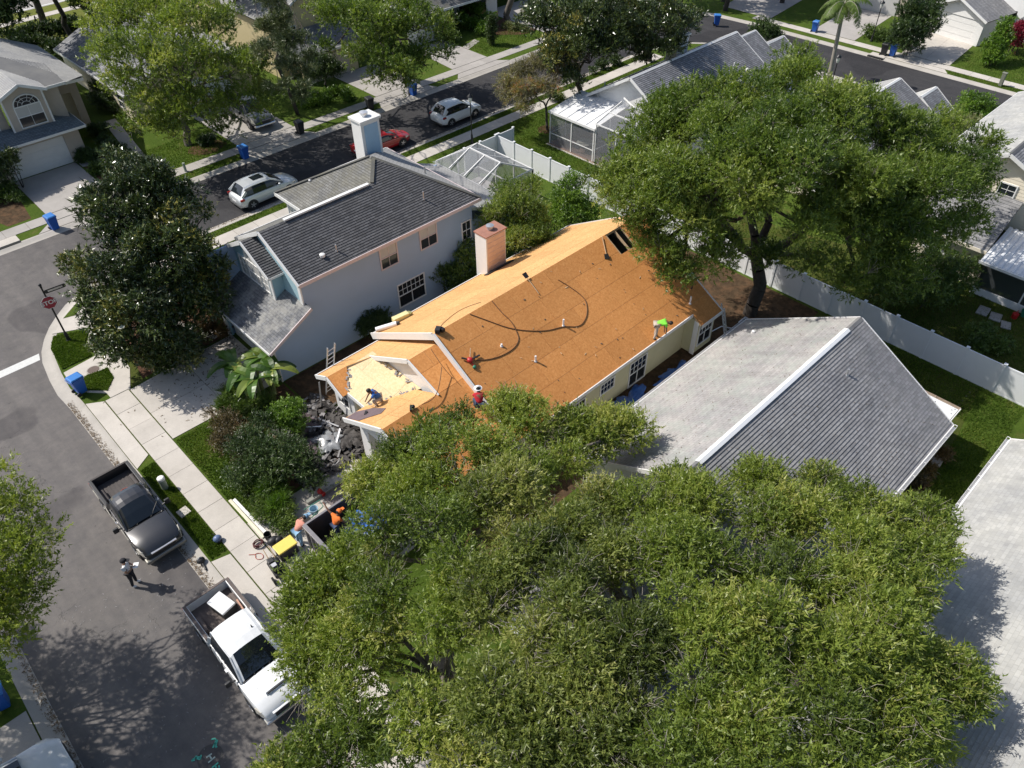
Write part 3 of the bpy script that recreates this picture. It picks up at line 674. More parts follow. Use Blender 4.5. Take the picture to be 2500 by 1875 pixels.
MB().box(12.15, 15.92, 16.6, 16.72, 0, 2.75).build('side_wall', K['yellow_wall'], H1); MB().box(12.16, 14.2, 22.18, 22.3, 0, 2.7).build('side_wall', K['cream'], H1)
MB().box(14.0, 14.1, 22.3, 24.15, 0, 2.9).build('entry_wall', K['cream'], H1)
window(H1, 'y', 16.6, -1, 23.85, 25.1, .2, 1.72, 4, 2, upper=True); window(H1, 'y', 16.6, -1, 21.6, 22.55, 1.15, 1.75, 4, 2); window(H1, 'y', 16.6, -1, 19.6, 20.4, 1.15, 1.75, 4, 2); window(H1, 'y', 15.8, -1, 28.5, 29.6, .7, 2.05, 4, 2, upper=True)
# chimney clad in pinkish panels
ch = MB().box(22.9, 24.32, 26.07, 26.95, 0.0, 5.25).build('chimney', K['white'], H1)
MB().box(22.98, 24.24, 26.045, 26.07, 2.9, 5.15).build('chimney_panel', mat('pink_cladding', (.70, .50, .40), .8, var=.12), ch)
MB().box(22.85, 24.37, 26.0, 27.0, 5.25, 5.32).build('chimney_cap', mat('rusty_cap', (.36, .17, .12), .7, var=.25), ch)
MB().lathe([(.17, 5.32), (.17, 5.46), (.22, 5.48), (.22, 5.56), (.02, 5.6)], 14, (23.6, 26.5, 0)).build('flue', K['galv'], ch, smooth=40)
for i in range(7): MB().box(22.98, 24.24, 26.03, 26.044, 3.05+i*.3, 3.06+i*.3).build('siding_joint', K['mauve'], ch)
MB().extr([(22.6, 26.0, 3.06), (24.6, 26.0, 3.06), (24.6, 25.7, 3.24), (22.6, 25.7, 3.24)], (0, .02, .04)).build('flashing', K['black'], ch)
R1 = lambda y: 2.7+.5769*(y-16.2)
for x, y, h in ((18.84, 18.35, .32), (21.32, 18.95, .38), (28.55, 16.67, .45), (17.9, 19.6, .12)): vent_pipe(H1, (x, y, R1(y)), h, .045)
for p in ((1110/3.16+1100, 1300/3.16+450), (1455, 0)): pass
# ================================================================ blue house
H2 = thing('blue_grey_house', 'two-storey blue-grey house with charcoal hipped roof and window bay over the garage', 'house', (18, 33, 0))
courses(H2, 'roof_slope', [(13.45, 29.2, 5.4), (20.35, 29.2, 5.4), (20.35, 32.25, 7.08), (13.45, 32.25, 7.08)], K['sh_dark'], thick=.12, t=.022, pieces='shingle_course')
courses(H2, 'roof_slope', [(20.352, 29.2, 5.4), (25.4, 29.2, 5.4), (21.4, 33.35, 7.685), (20.352, 32.25, 7.08)], K['sh_dark'], thick=.12, t=.022, pieces='shingle_course')
courses(H2, 'roof_slope', [(13.45, 35.3, 5.4), (17.43, 35.3, 5.4), (20.35, 32.25, 7.08), (13.45, 32.25, 7.08)], K['sh_mid'], thick=.12)
courses(H2, 'hip_roof', [(17.45, 38.0, 5.4), (17.45, 35.35, 5.4), (20.35, 32.27, 7.09), (21.4, 33.37, 7.70), (21.4, 33.85, 7.70)], K['sh_mid'], thick=.1)
courses(H2, 'hip_roof', [(25.4, 29.2, 5.4), (25.4, 38.0, 5.4), (21.4, 33.85, 7.70), (21.4, 33.35, 7.70)], K['sh_tanroof'], thick=.1)
courses(H2, 'hip_roof', [(25.4, 38.0, 5.4), (17.45, 38.0, 5.4), (21.4, 33.85, 7.70)], K['sh_mid'], thick=.1)
MB().bar((21.4, 33.6, 7.74), (25.4, 29.2, 5.45), .22, .05).bar((21.4, 33.4, 7.74), (20.35, 32.25, 7.12), .2, .05).bar((21.4, 33.8, 7.74), (17.45, 38, 5.45), .2, .05).each('hip_cap', K['sh_mid'], H2)
MB().bar((14.9, 32.25, 7.13), (20.1, 32.25, 7.13), .2, .09).build('ridge_vent', K['trim'], H2)
courses(H2, 'roof_slope', [(21.6, 34.5, 6.2), (28.4, 34.5, 4.5), (28.4, 36.2, 5.4), (21.6, 36.2, 7.1)], K['sh_dark'], thick=.05) if False else None
fascia(H2, [((13.43, 29.17, 5.4), (25.4, 29.17, 5.4))], mt=K['mauve']); fascia(H2, [((25.43, 29.2, 5.4), (25.43, 38, 5.4))], mt=K['mauve'])
fascia(H2, [((13.41, 29.17, 5.4), (13.41, 32.25, 7.08)), ((13.41, 32.25, 7.08), (13.41, 35.3, 5.4))], w=.07, name='rake_board'); fascia(H2, [((17.41, 35.35, 5.4), (17.41, 38.03, 5.4)), ((17.4, 38.03, 5.4), (25.4, 38.03, 5.4)), ((13.4, 35.33, 5.4), (17.4, 35.33, 5.4))])
# garage skirt roof and window bay
courses(H2, 'garage_roof', [(11.0, 29.0, 2.6), (11.0, 35.6, 2.6), (13.72, 35.6, 4.02), (13.72, 29.0, 4.02)], K['sh_blue'], thick=.1, t=.02)
fascia(H2, [((10.97, 29.0, 2.6), (10.97, 35.6, 2.6))], h=.14, dz=-.04); fascia(H2, [((11.0, 28.97, 2.6), (13.72, 28.97, 4.02))], mt=K['mauve'], name='rake_board', h=.16); fascia(H2, [((11.0, 35.63, 2.6), (13.72, 35.63, 4.02))], name='rake_board')
courses(H2, 'bay_roof', [(12.8, 31.05, 5.2), (13.75, 31.05, 5.2), (13.75, 33.2, 6.4), (12.8, 33.2, 6.4)], K['sh_dark'], thick=.1, t=.03); courses(H2, 'bay_roof', [(12.8, 35.35, 5.2), (13.75, 35.35, 5.2), (13.75, 33.2, 6.4), (12.8, 33.2, 6.4)], K['sh_mid'], thick=.1)
fascia(H2, [((12.77, 31.03, 5.2), (12.77, 33.2, 6.4)), ((12.77, 33.2, 6.4), (12.77, 35.37, 5.2))], w=.06, name='rake_board'); fascia(H2, [((12.8, 31.02, 5.2), (13.7, 31.02, 5.2))], h=.12)
MB().extr([(13.05, 31.35, 3.5), (13.05, 35.05, 3.5), (13.05, 35.05, 5.25), (13.05, 33.2, 6.25), (13.05, 31.35, 5.25)], (.08, 0, 0)).build('bay_front', K['teal_wall'], H2)
MB().box(13.13, 13.7, 31.35, 31.43, 3.6, 5.3).build('bay_side', K['teal_wall'], H2); MB().box(13.13, 13.7, 34.97, 35.05, 3.6, 5.3).build('bay_side', K['teal_wall'], H2)
MB().box(12.98, 13.05, 31.28, 31.5, 3.55, 5.3).build('corner_board', K['trim'], H2)
for y0, y1, z0, z1, nx, nz in ((31.75, 32.4, 3.85, 4.95, 2, 3), (32.5, 33.7, 3.85, 4.95, 2, 2), (33.8, 34.5, 3.85, 4.95, 2, 3), (32.5, 33.7, 5.05, 5.5, 3, 1)): window(H2, 'x', 13.05, -1, y0, y1, z0, z1, nx, nz, gl=K['blind'])
MB().extr([(13.65, 29.6, 3.8), (13.65, 35.0, 3.8), (13.65, 35.0, 5.3), (13.65, 32.25, 6.9), (13.65, 29.6, 5.45)], (.1, 0, 0)).build('front_gable_wall', K['teal_wall'], H2)
MB().box(13.57, 13.65, 29.5, 29.75, 3.95, 5.3).build('corner_board', K['trim'], H2)
courses(H2, 'side_wall', [(13.65, 29.6, 0), (25.0, 29.6, 0), (25.0, 29.6, 5.4), (13.65, 29.6, 5.4)], K['blue_wall'], ex=.2, t=.024, thick=.1, wall=True, outward=(0, -1, 0))
courses(H2, 'side_wall', [(11.5, 29.6, 0), (13.649, 29.6, 0), (13.649, 29.6, 3.9), (11.5, 29.6, 2.75)], K['blue_wall'], ex=.2, t=.024, thick=.1, wall=True, outward=(0, -1, 0))
MB().box(11.5, 11.62, 29.72, 30.1, 0, 2.7).box(11.5, 11.62, 34.9, 35.1, 0, 2.7).box(11.5, 11.62, 30.1, 34.9, 2.2, 2.7).each('garage_front', K['teal_wall'], H2)
gd = MB().box(11.75, 11.82, 30.1, 34.9, 0, 2.2).build('garage_door', K['trim'], H2)
for k in range(4): MB().box(11.725, 11.748, 30.15, 34.85, .04+k*.54, .52+k*.54).build('door_panel', K['trim'], gd)
MB().box(11.44, 11.5, 29.55, 29.8, 0, 2.6).build('corner_board', K['trim'], H2); MB().box(11.4, 11.52, 34.95, 35.2, 0, 2.6).build('corner_board', K['trim'], H2)
MB().box(11.62, 18, 35.0, 35.1, 0, 5.35).box(17.95, 25, 37.5, 37.6, 0, 5.35).box(24.9, 25.0, 29.7, 37.5, 0, 5.35).each('rear_wall', K['blue_wall'], H2)
MB().box(17.85, 17.95, 35.1, 37.6, 0, 5.35).build('wing_front', K['trim'], H2)
for y0 in (35.45, 36.2, 36.95): window(H2, 'x', 17.85, -1, y0, y0+.6, 3.3, 5.0, 2, 4, gl=K['blind'])
window(H2, 'y', 29.58, -1, 18.5, 19.55, 3.72, 4.95, 2, 2, blind=.5, fr=K['mauve']); window(H2, 'y', 29.58, -1, 21.2, 22.3, 3.74, 4.95, 2, 2, blind=.5, fr=K['mauve']); window(H2, 'y', 29.58, -1, 19.32, 21.12, .75, 2.2, 6, 2, fr=K['trim'], upper=True)
ch = MB().box(22.5, 23.75, 35.9, 36.9, 5.0, 8.55).build('chimney', K['trim'], H2)
MB().box(22.66, 23.6, 35.87, 35.9, 6.2, 8.35).build('chimney_panel', mat('blue_cladding', (.36, .52, .66), .7, var=.06), ch)
MB().box(22.4, 23.85, 35.8, 37.0, 8.55, 8.68).build('chimney_cap', K['trim'], ch); MB().lathe([(.2, 8.68), (.2, 8.8), (.25, 8.82), (.25, 8.92), (.03, 8.97)], 14, (23.1, 36.4, 0)).build('flue', K['alu'], ch, smooth=40)
MB().box(22.44, 22.5, 35.86, 36.02, 5.5, 8.5).build('corner_board', K['trim'], ch)
bz = lambda y: 5.4+.55*(y-29.2)
vent_pipe(H2, (16.2, 29.9, bz(29.9)), .38, .04, K['galv']); vent_pipe(H2, (22.3, 30.4, bz(30.4)), .5, .04, K['galv'])
MB().lathe([(.14, 0), (.14, .14), (.03, .2)], 10, (15.4, 29.95, bz(29.95))).build('roof_vent', K['white'], H2, smooth=40)
vent_pipe(H2, (24.2, 32.6, 5.4+.575*(25.4-24.2)), .45, .05, K['galv']); MB().lathe([(.1, 0), (.1, .12), (.02, .16)], 8, (18.9, 36.3, 6.2)).build('roof_vent', K['galv'], H2, smooth=40)
courses(H2, 'rear_roof', [(25.1, 30.4, 4.4), (29.5, 30.4, 2.75), (29.5, 38.3, 2.75), (25.1, 38.3, 4.4)], K['sh_tanroof'], thick=.1)
MB().box(25.0, 29.1, 30.8, 30.9, 0, 3.0).box(29.0, 29.1, 30.9, 37.9, 0, 2.7).box(25, 29.1, 37.8, 37.9, 0, 3.0).each('rear_room_wall', K['blue_wall'], H2)
fascia(H2, [((29.53, 30.4, 2.75), (29.53, 38.3, 2.75)), ((25.1, 30.37, 4.4), (29.5, 30.37, 2.75))])
window(H2, 'y', 29.58, -1, 24.2, 24.8, 3.0, 4.1, 2, 2)
# screened patio cage behind it
PC = thing('pool_cage', 'white framed screen cage with a mansard top behind the blue-grey house', 'screen cage', (31.6, 36, 0))
fr = []; ys = [33.2, 35.05, 36.9, 38.75]; xs = [29.8, 31.7, 33.6]
for y in ys: fr.append(((33.6, y, 0), (33.6, y, 2.7)))
for x in xs: fr.append(((x, 38.75, 0), (x, 38.75, 2.7))); fr.append(((x, 33.2, 0), (x, 33.2, 2.7)))
for a, b in fr: MB().bar(a, b, .06, .09, up=(1, 0, 0)).build('post', K['white'], PC)
for z in (.9, 2.7): 
    for a, b in (((33.6, 33.2, z), (33.6, 38.75, z)), ((29.8, 38.75, z), (33.6, 38.75, z)), ((29.8, 33.2, z), (33.6, 33.2, z))): MB().bar(a, b, .06, .08).build('rail', K['white'], PC)
MB().bar((31.3, 33.9, 3.75), (31.3, 36.9, 3.75), .07, .1).build('ridge_beam', K['white'], PC)
for y in (33.9, 35.4, 36.9):
    MB().bar((31.3, y, 3.75), (33.6, y if y > 34 else 33.2, 2.7), .06, .09).build('rafter', K['white'], PC); MB().bar((31.3, y, 3.75), (29.4, y, 2.95), .06, .09).build('rafter', K['white'], PC)
MB().bar((31.3, 36.9, 3.75), (33.6, 38.75, 2.7), .06, .08).bar((31.3, 36.9, 3.75), (29.8, 38.75, 2.7), .06, .08).each('hip_rafter', K['white'], PC)
MB().face([(33.6, 33.2, 0), (33.6, 38.75, 0), (33.6, 38.75, 2.7), (33.6, 33.2, 2.7)]).face([(29.8, 38.75, 0), (33.6, 38.75, 0), (33.6, 38.75, 2.7), (29.8, 38.75, 2.7)]).face([(29.8, 33.2, 0), (33.6, 33.2, 0), (33.6, 33.2, 2.7), (29.8, 33.2, 2.7)]).face([(31.3, 33.9, 3.75), (31.3, 36.9, 3.75), (33.6, 38.75, 2.7), (33.6, 33.2, 2.7)]).face([(31.3, 33.9, 3.75), (31.3, 36.9, 3.75), (29.4, 38.7, 2.8), (29.4, 33.2, 2.8)]).face([(31.3, 36.9, 3.75), (33.6, 38.75, 2.7), (29.8, 38.75, 2.7)]).build('screen', K['screen'], PC)
MB().box(29.5, 33.6, 33.2, 38.75, .05, .13).build('patio_slab', K['conc3'], PC)
# ================================================================ pale grey roofed house
H3 = thing('pale_grey_roof_house', 'house with a white ridge vent between a pale sunlit slope and a grey ribbed slope', 'house', (23, 8.7, 0))
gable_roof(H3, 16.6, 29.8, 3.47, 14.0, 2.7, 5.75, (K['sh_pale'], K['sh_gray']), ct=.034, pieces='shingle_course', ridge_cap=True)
MB().extr([(17.6, 8.735, 5.80), (28.6, 8.735, 5.80), (28.6, 8.89, 5.722), (17.6, 8.89, 5.722)], (0, 0, .025)).extr([(17.6, 8.73, 5.80), (28.6, 8.73, 5.80), (28.6, 8.60, 5.735), (17.6, 8.60, 5.735)], (0, 0, .025)).each('ridge_vent', K['vinyl'], H3)
gable_wall(H3, 17.1, 3.47, 14.0, 2.7, 5.75, 8.735, K['white']); gable_wall(H3, 29.4, 3.47, 14.0, 2.7, 5.75, 8.735, K['white'], sgn=1)
MB().box(17.1, 29.4, 3.85, 3.97, 0, 2.75).box(17.1, 29.4, 13.5, 13.62, 0, 2.75).each('side_wall', K['white'], H3)
gutter(H3, (16.6, 3.44, 2.7), (29.9, 3.44, 2.7), (0, -1, 0)); gutter(H3, (16.6, 14.03, 2.7), (29.8, 14.03, 2.7), (0, 1, 0), K['alu'])
gable_roof(H3, 9.6, 17.0, 4.4, 11.6, 2.65, 4.55, (K['sh_gray'], K['sh_gray']))
gable_wall(H3, 10.1, 4.4, 11.6, 2.65, 4.55, 8.0, K['white']); MB().box(10.1, 17.1, 4.8, 4.9, 0, 2.7).box(10.1, 17.1, 11.1, 11.2, 0, 2.7).each('garage_wall', K['white'], H3)
gd = MB().box(10.0, 10.08, 5.4, 10.2, 0, 2.2).build('garage_door', K['trim'], H3)
for k in range(4): MB().box(9.975, 9.998, 5.45, 10.15, .04+k*.54, .52+k*.54).build('door_panel', K['trim'], gd)
g3 = lambda y: 2.7+.579*(y-3.47)
vent_pipe(H3, (26.68, 7.53, g3(7.53)), .33, .05, K['galv']); vent_pipe(H3, (17.99, 7.06, g3(7.06)), .33, .05, K['galv']); MB().lathe([(.1, 0), (.1, .12), (.02, .16)], 8, (28.3, 12.8, 2.7+.579*1.2)).build('roof_vent', K['white'], H3)
PR = thing('flat_patio_roof', 'flat white panel roof with black joints behind the grey shingle roof', 'patio roof', (31, 6.5, 0))
a = G(2211, 899, 2.55); b = G(2363, 977, 2.5); c = G(2319, 1027, 2.5)
xa, xb, ya, yb = 29.86, (b.x+c.x)/2, c.y, a.y
for i in range(3):
    y0 = ya+(yb+1.5-ya)*i/3; y1 = ya+(yb+1.5-ya)*(i+1)/3
    MB().box(xa, xb, y0+.025, y1-.025, 2.46, 2.52).build('roof_panel', K['vinyl'], PR)
MB().box(xa, xb, ya, yb+1.5, 2.42, 2.455).build('joint_strip', K['black'], PR)
gutter(PR, (xb+.02, ya, 2.55), (xb+.02, yb+1.5, 2.55), (1, 0, 0), mat('stained_gutter', (.45, .36, .28), .7, var=.3, scale=6)); fascia(PR, [((xa, ya-.03, 2.5), (xb+.1, ya-.03, 2.5))], h=.1, dz=0)
for x, y in ((xb-.1, ya+.1), (xb-.1, yb+1.3), (xb-.1, (ya+yb)/2+.7)): MB().box(x-.04, x+.04, y-.04, y+.04, .1, 2.42).build('post', K['white'], PR)
for k in range(9): MB().box(xb-.25-.02, xb-.25+.03, ya+.2+k*.75, ya+.24+k*.75, 2.52, 2.535).build('fixing', K['black'], PR)
for k in range(7): MB().box(xa+.4+k*.4, xa+.44+k*.4, ya+.12, ya+.16, 2.52, 2.535).build('fixing', K['black'], PR)
# ================================================================ near-white roof, lower right
H4 = thing('white_roof_house', 'house at the right edge under a broad near-white shingle slope', 'house', (18, -3.8, 0))
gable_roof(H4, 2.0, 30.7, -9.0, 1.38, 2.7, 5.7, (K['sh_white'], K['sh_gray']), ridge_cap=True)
gutter(H4, (2, 1.42, 2.7), (30.8, 1.42, 2.7), (0, 1, 0))
gable_wall(H4, 2.5, -9.0, 1.38, 2.7, 5.7, -3.8, K['white']); gable_wall(H4, 30.2, -9, 1.38, 2.7, 5.7, -3.8, K['white'], sgn=1); MB().box(2.5, 30.2, .9, 1.0, 0, 2.75).box(2.5, 30.2, -8.6, -8.5, 0, 2.75).each('side_wall', K['white'], H4)
MB().box(30.72, 34.5, -6, 1.0, 2.5, 2.58).build('patio_roof', K['vinyl'], H4); MB().box(34.3, 34.4, .8, .9, 0, 2.5).build('post', K['white'], H4)
vent_pipe(H4, tuple(G(2484, 1872, 4.2)), .5, .03, K['black'])
# ================================================================ white house with the screened porch
H5 = thing('white_gable_house', 'white gabled house with streaked slate-grey roof stepping down and a white boxed chimney', 'house', (50, 34, 0))
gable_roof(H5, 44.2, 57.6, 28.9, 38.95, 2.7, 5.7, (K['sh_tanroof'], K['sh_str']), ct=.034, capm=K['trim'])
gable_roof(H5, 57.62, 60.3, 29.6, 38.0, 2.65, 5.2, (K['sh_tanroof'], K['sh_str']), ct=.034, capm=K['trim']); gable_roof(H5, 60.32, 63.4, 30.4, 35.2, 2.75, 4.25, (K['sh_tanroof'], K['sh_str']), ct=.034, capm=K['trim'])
gable_wall(H5, 44.7, 28.9, 38.95, 2.7, 5.7, 33.92, K['white']); gable_wall(H5, 62.9, 30.4, 35.2, 2.75, 4.25, 32.8, K['white'], sgn=1); gable_wall(H5, 57.2, 28.9, 38.95, 2.7, 5.7, 33.92, K['white'], sgn=1); gable_wall(H5, 60.0, 29.6, 38.0, 2.65, 5.2, 33.8, K['white'], sgn=1)
MB().box(44.7, 57.2, 29.3, 29.4, 0, 2.7).box(44.7, 57.2, 38.5, 38.6, 0, 2.7).box(57.2, 62.9, 30.8, 30.9, 0, 2.7).each('side_wall', K['white'], H5)
window(H5, 'x', 44.7, -1, 35.0, 36.0, 1.0, 2.0, 2, 2)
ch = MB().box(51.45, 52.75, 35.1, 36.2, 3.6, 6.35).build('chimney', K['trim'], H5); MB().box(51.35, 52.85, 35.0, 36.3, 6.35, 6.47).build('chimney_cap', K['vinyl'], ch); MB().lathe([(.2, 6.47), (.2, 6.6), (.03, 6.66)], 12, (52.1, 35.65, 0)).build('flue', K['alu'], ch, smooth=40)
MB().box(51.42, 51.45, 35.2, 36.1, 4.4, 6.2).build('chimney_panel', K['cream'], ch)
vent_pipe(H5, (54.2, 31.6, 2.7+.6*2.7), .4, .05); MB().lathe([(.14, 0), (.14, .14), (.03, .2)], 10, (55.3, 31.0, 2.7+.6*2.1)).build('roof_vent', K['white'], H5)
vent_pipe(H5, (46.4, 38.0, 3.2), .5, .04, K['white'])
PO = thing('screened_porch', 'white roofed porch with dark insect screens on the lawn side of the white gabled house', 'porch', (42.5, 36.4, 0))
for i in range(5):
    y0 = 34.3+i*.924
    MB().extr([(41.1, y0+.012, 2.68), (41.1, y0+.912, 2.68), (44.68, y0+.912, 3.22), (44.68, y0+.012, 3.22)], (0, 0, .05)).build('roof_panel', K['vinyl'], PO)
    MB().bar((41.1, y0, 2.75), (44.66, y0, 3.29), .05, .05).build('panel_rib', K['white'], PO)
MB().box(41.02, 41.1, 34.25, 38.95, 2.58, 2.75).build('gutter', K['white'], PO)
for x, y in ((41.15, 38.8), (41.15, 36.6), (41.15, 34.4), (42.9, 38.8), (42.9, 34.4)): MB().box(x-.04, x+.04, y-.04, y+.04, .1, 2.66+(x-41.1)*.15).build('post', K['white'], PO)
for a, b in (((41.15, 34.4, 1.0), (41.15, 38.8, 1.0)), ((41.15, 38.8, 1.0), (44.6, 38.8, 1.0)), ((41.15, 34.4, 1.0), (44.6, 34.4, 1.0)), ((41.15, 34.4, 2.6), (41.15, 38.8, 2.6))): MB().bar(a, b, .05, .06).build('rail', K['white'], PO)
MB().face([(41.15, 34.4, .15), (41.15, 38.8, .15), (41.15, 38.8, 2.6), (41.15, 34.4, 2.6)]).face([(41.15, 38.8, .15), (44.6, 38.8, .15), (44.6, 38.8, 3.1), (41.15, 38.8, 2.6)]).face([(41.15, 34.4, .15), (44.6, 34.4, .15), (44.6, 34.4, 3.1), (41.15, 34.4, 2.6)]).build('screen', K['screen'], PO)
MB().box(41.0, 44.7, 30.2, 38.95, .08, .16).build('porch_floor', K['deckfloor'], PO)
MB().box(40.86, 41.0, 30.2, 38.95, .05, .15).build('floor_edge', K['conc'], PO)
SC = thing('screen_enclosure', 'open-topped screen enclosure with white beams right of the white porch', 'screen cage', (42.8, 32.2, 0))
for a, b in (((41.15, 34.3, 3.1), (41.15, 30.3, 3.1)), ((44.0, 34.3, 3.9), (41.15, 34.3, 3.1)), ((42.6, 34.3, 3.5), (42.6, 30.3, 3.5)), ((44.2, 34.3, 4.1), (42.8, 32.2, 4.4)), ((42.8, 32.2, 4.4), (44.4, 30.3, 3.6)), ((41.15, 30.3, .1), (41.15, 30.3, 3.1)), ((41.15, 32.3, .1), (41.15, 32.3, 3.1)), ((41.15, 34.2, .1), (41.15, 34.2, 3.1)), ((41.15, 30.3, 3.1), (44.6, 30.3, 3.4))): MB().bar(a, b, .06, .09).build('frame_bar', K['white'], SC)
MB().face([(41.15, 34.25, .15), (41.15, 30.3, .15), (41.15, 30.3, 3.1), (41.15, 34.25, 3.1)]).face([(41.15, 34.28, 3.1), (44.4, 34.28, 3.9), (42.8, 32.2, 4.4), (42.0, 30.3, 3.3), (41.15, 30.3, 3.1)]).build('screen', K['screen'], SC)
# ================================================================ two-gable grey roof before the right-hand street
H6 = thing('grey_stepped_roof_house', 'grey shingled house with two stepped gables facing the right-hand street', 'house', (55, 21, 0))
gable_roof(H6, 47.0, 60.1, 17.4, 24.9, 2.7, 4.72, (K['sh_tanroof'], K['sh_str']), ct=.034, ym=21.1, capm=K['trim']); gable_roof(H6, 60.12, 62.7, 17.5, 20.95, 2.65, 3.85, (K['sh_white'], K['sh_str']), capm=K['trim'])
gable_wall(H6, 59.7, 17.4, 24.9, 2.7, 4.72, 21.1, K['white'], sgn=1); gable_wall(H6, 62.3, 17.5, 20.95, 2.65, 3.85, 19.2, K['white'], sgn=1); gable_wall(H6, 47.5, 17.4, 24.9, 2.7, 4.72, 21.1, K['cream']); MB().box(47.5, 59.7, 17.8, 17.9, 0, 2.7).box(47.5, 59.7, 24.4, 24.5, 0, 2.7).each('side_wall', K['cream'], H6)
window(H6, 'x', 47.5, -1, 19, 20.2, .9, 2.1, 2, 2); window(H6, 'x', 47.5, -1, 22, 23.2, .9, 2.1, 2, 2)
# ================================================================ cream two-storey house, right edge
H7 = thing('cream_two_storey_house', 'cream two-storey house at the right edge with a lower ribbed roof and arched window', 'house', (50, 8, 0))
gable_roof(H7, 47.5, 62, 5.4, 13.6, 5.2, 7.1, (K['sh_white'], K['sh_str']))
courses(H7, 'front_wall', [(48.0, 5.8, 2.6), (48.0, 13.2, 2.6), (48.0, 13.2, 5.35), (48.0, 9.5, 7.0), (48.0, 5.8, 5.35)], K['cream2'], ex=.2, t=.014, thick=.1, wall=True, outward=(-1, 0, 0))
MB().box(48.1, 61.5, 13.1, 13.2, 0, 5.3).box(48.1, 61.5, 5.8, 5.9, 0, 5.3).box(61.4, 61.5, 5.9, 13.1, 0, 5.3).each('side_wall', K['cream2'], H7)
window(H7, 'x', 47.97, -1, 8.55, 9.4, 3.95, 5.25, 2, 4)
courses(H7, 'lower_roof', [(44.6, 7.9, 2.75), (44.6, 12.3, 2.75), (47.95, 12.3, 4.55), (47.95, 7.9, 4.55)], K['sh_gray'], ex=.22, t=.03, thick=.1)
MB().box(45.2, 45.3, 7.8, 12.0, 0, 2.95).box(45.3, 48, 11.9, 12.0, 0, 3.2).each('lower_wall', K['cream2'], H7); fascia(H7, [((44.57, 7.9, 2.75), (44.57, 12.3, 2.75))], mt=K['cream2'])
m = MB(); n = 16; cy, cz, r = 10.6, 1.5, .75
arc = [(45.18, cy+r*math.cos(math.pi*k/n), cz+r*math.sin(math.pi*k/n)) for k in range(n+1)]
aw = MB().extr(arc, (-.02, 0, 0)).build('arched_window', K['glass'], H7); MB().tube([(p[0]-.02, p[1], p[2]) for p in arc]+[(45.16, cy+r, cz)], .045, 6).build('arch_frame', K['trim'], aw)
for k in (3, 6, 10, 13): MB().bar((45.15, cy, cz), (45.15, arc[k][1], arc[k][2]), .02, .02).build('muntin', K['trim'], aw)
MB().box(45.0, 45.2, cy-.8, cy+.8, cz-.1, cz).build('sill', K['trim'], aw)
for k in range(20):
    y = 7.85-k*.32
    MB().extr([(43.75, y-.15, 2.6), (43.75, y, 2.6), (47.2, y, 3.25), (47.2, y-.15, 3.25)], (0, 0, .07)).build('roof_rib', K['vinyl'], H7)
MB().extr([(43.75, 1.4, 2.56), (43.75, 7.85, 2.56), (47.2, 7.85, 3.21), (47.2, 1.4, 3.21)], (0, 0, .04)).build('metal_roof', K['vinyl'], H7); MB().box(43.65, 43.75, 1.4, 7.9, 2.48, 2.62).build('gutter', K['trim'], H7)
MB().box(44.5, 44.62, 1.4, 7.8, 0.05, .55).build('porch_kerb_wall', K['white'], H7)
for y0, y1 in ((5.2, 5.28), (3.9, 3.98), (1.5, 1.58)): MB().box(44.52, 44.6, y0, y1, .55, 2.5).build('post', K['white'], H7)
for z in (1.25, 2.35): MB().box(44.53, 44.59, 3.98, 5.2, z, z+.06).build('rail', K['white'], H7)
MB().face([(44.56, 1.4, .55), (44.56, 7.8, .55), (44.56, 7.8, 2.5), (44.56, 1.4, 2.5)]).build('screen', K['screend'], H7)
# ================================================================ tan two-storey house, left edge
H8 = thing('tan_house', 'tan stucco house with an arched fan window above its double garage', 'house', (12, 64, 0))
zz = 62.8
MB().box(8.2, 9.0, 62.45, 62.6, 0, 2.95).box(13.35, 14.5, 62.45, 62.6, 0, 2.95).box(9.0, 13.35, 62.45, 62.6, 2.25, 2.95).box(4, 8.2, 62.45, 62.6, 0, 2.95).each('garage_wall', K['tan'], H8)
MB().box(14.38, 14.5, 62.6, 68, 0, 2.9).build('garage_side_wall', K['tan'], H8)
gd = MB().box(9.0, 13.35, 62.6, 62.68, 0, 2.25).build('garage_door', K['trim'], H8)
for k in range(4): MB().box(9.05, 13.3, 62.576, 62.598, .05+k*.55, .53+k*.55).build('door_panel', K['trim'], gd)
courses(H8, 'garage_roof', [(3.5, 61.6, 2.85), (14.9, 61.6, 2.85), (13.4, 63.3, 3.45), (3.5, 63.3, 3.45)], K['sh_slate'], thick=.1); courses(H8, 'garage_roof', [(14.9, 61.6, 2.85), (14.9, 66, 2.85), (13.3, 66, 3.45), (13.4, 63.3, 3.45)], K['sh_slate'], thick=.1)
fascia(H8, [((3.5, 61.57, 2.85), (14.93, 61.57, 2.85)), ((14.93, 61.6, 2.85), (14.93, 66, 2.85))], h=.16)
MB().extr([(10.5, zz, 2.85), (13.3, zz, 2.85), (13.3, zz, 5.8), (11.9, zz, 6.35), (10.5, zz, 5.8)], (0, .12, 0)).build('gable_wall', K['tan'], H8)
MB().box(13.22, 13.34, zz-.05, zz, 2.9, 5.75).build('corner_board', K['trim'], H8); MB().box(10.46, 10.58, zz-.05, zz, 2.9, 5.75).build('corner_board', K['trim'], H8)
MB().box(4, 10.5, 63.6, 63.72, 2.9, 5.7).box(13.3, 14.6, 63.6, 63.72, 2.9, 5.6).box(14.5, 14.6, 63.72, 68, 0, 5.5).each('upper_wall', K['tan'], H8)
window(H8, 'y', 62.78, -1, 11.15, 12.85, 3.45, 4.85, 2, 2, blind=.52)
m = MB(); n = 18; cx, cz, r = 12.0, 4.93, .86
arc = [(cx+r*math.cos(math.pi*k/n), zz-.02, cz+r*.8*math.sin(math.pi*k/n)) for k in range(n+1)]
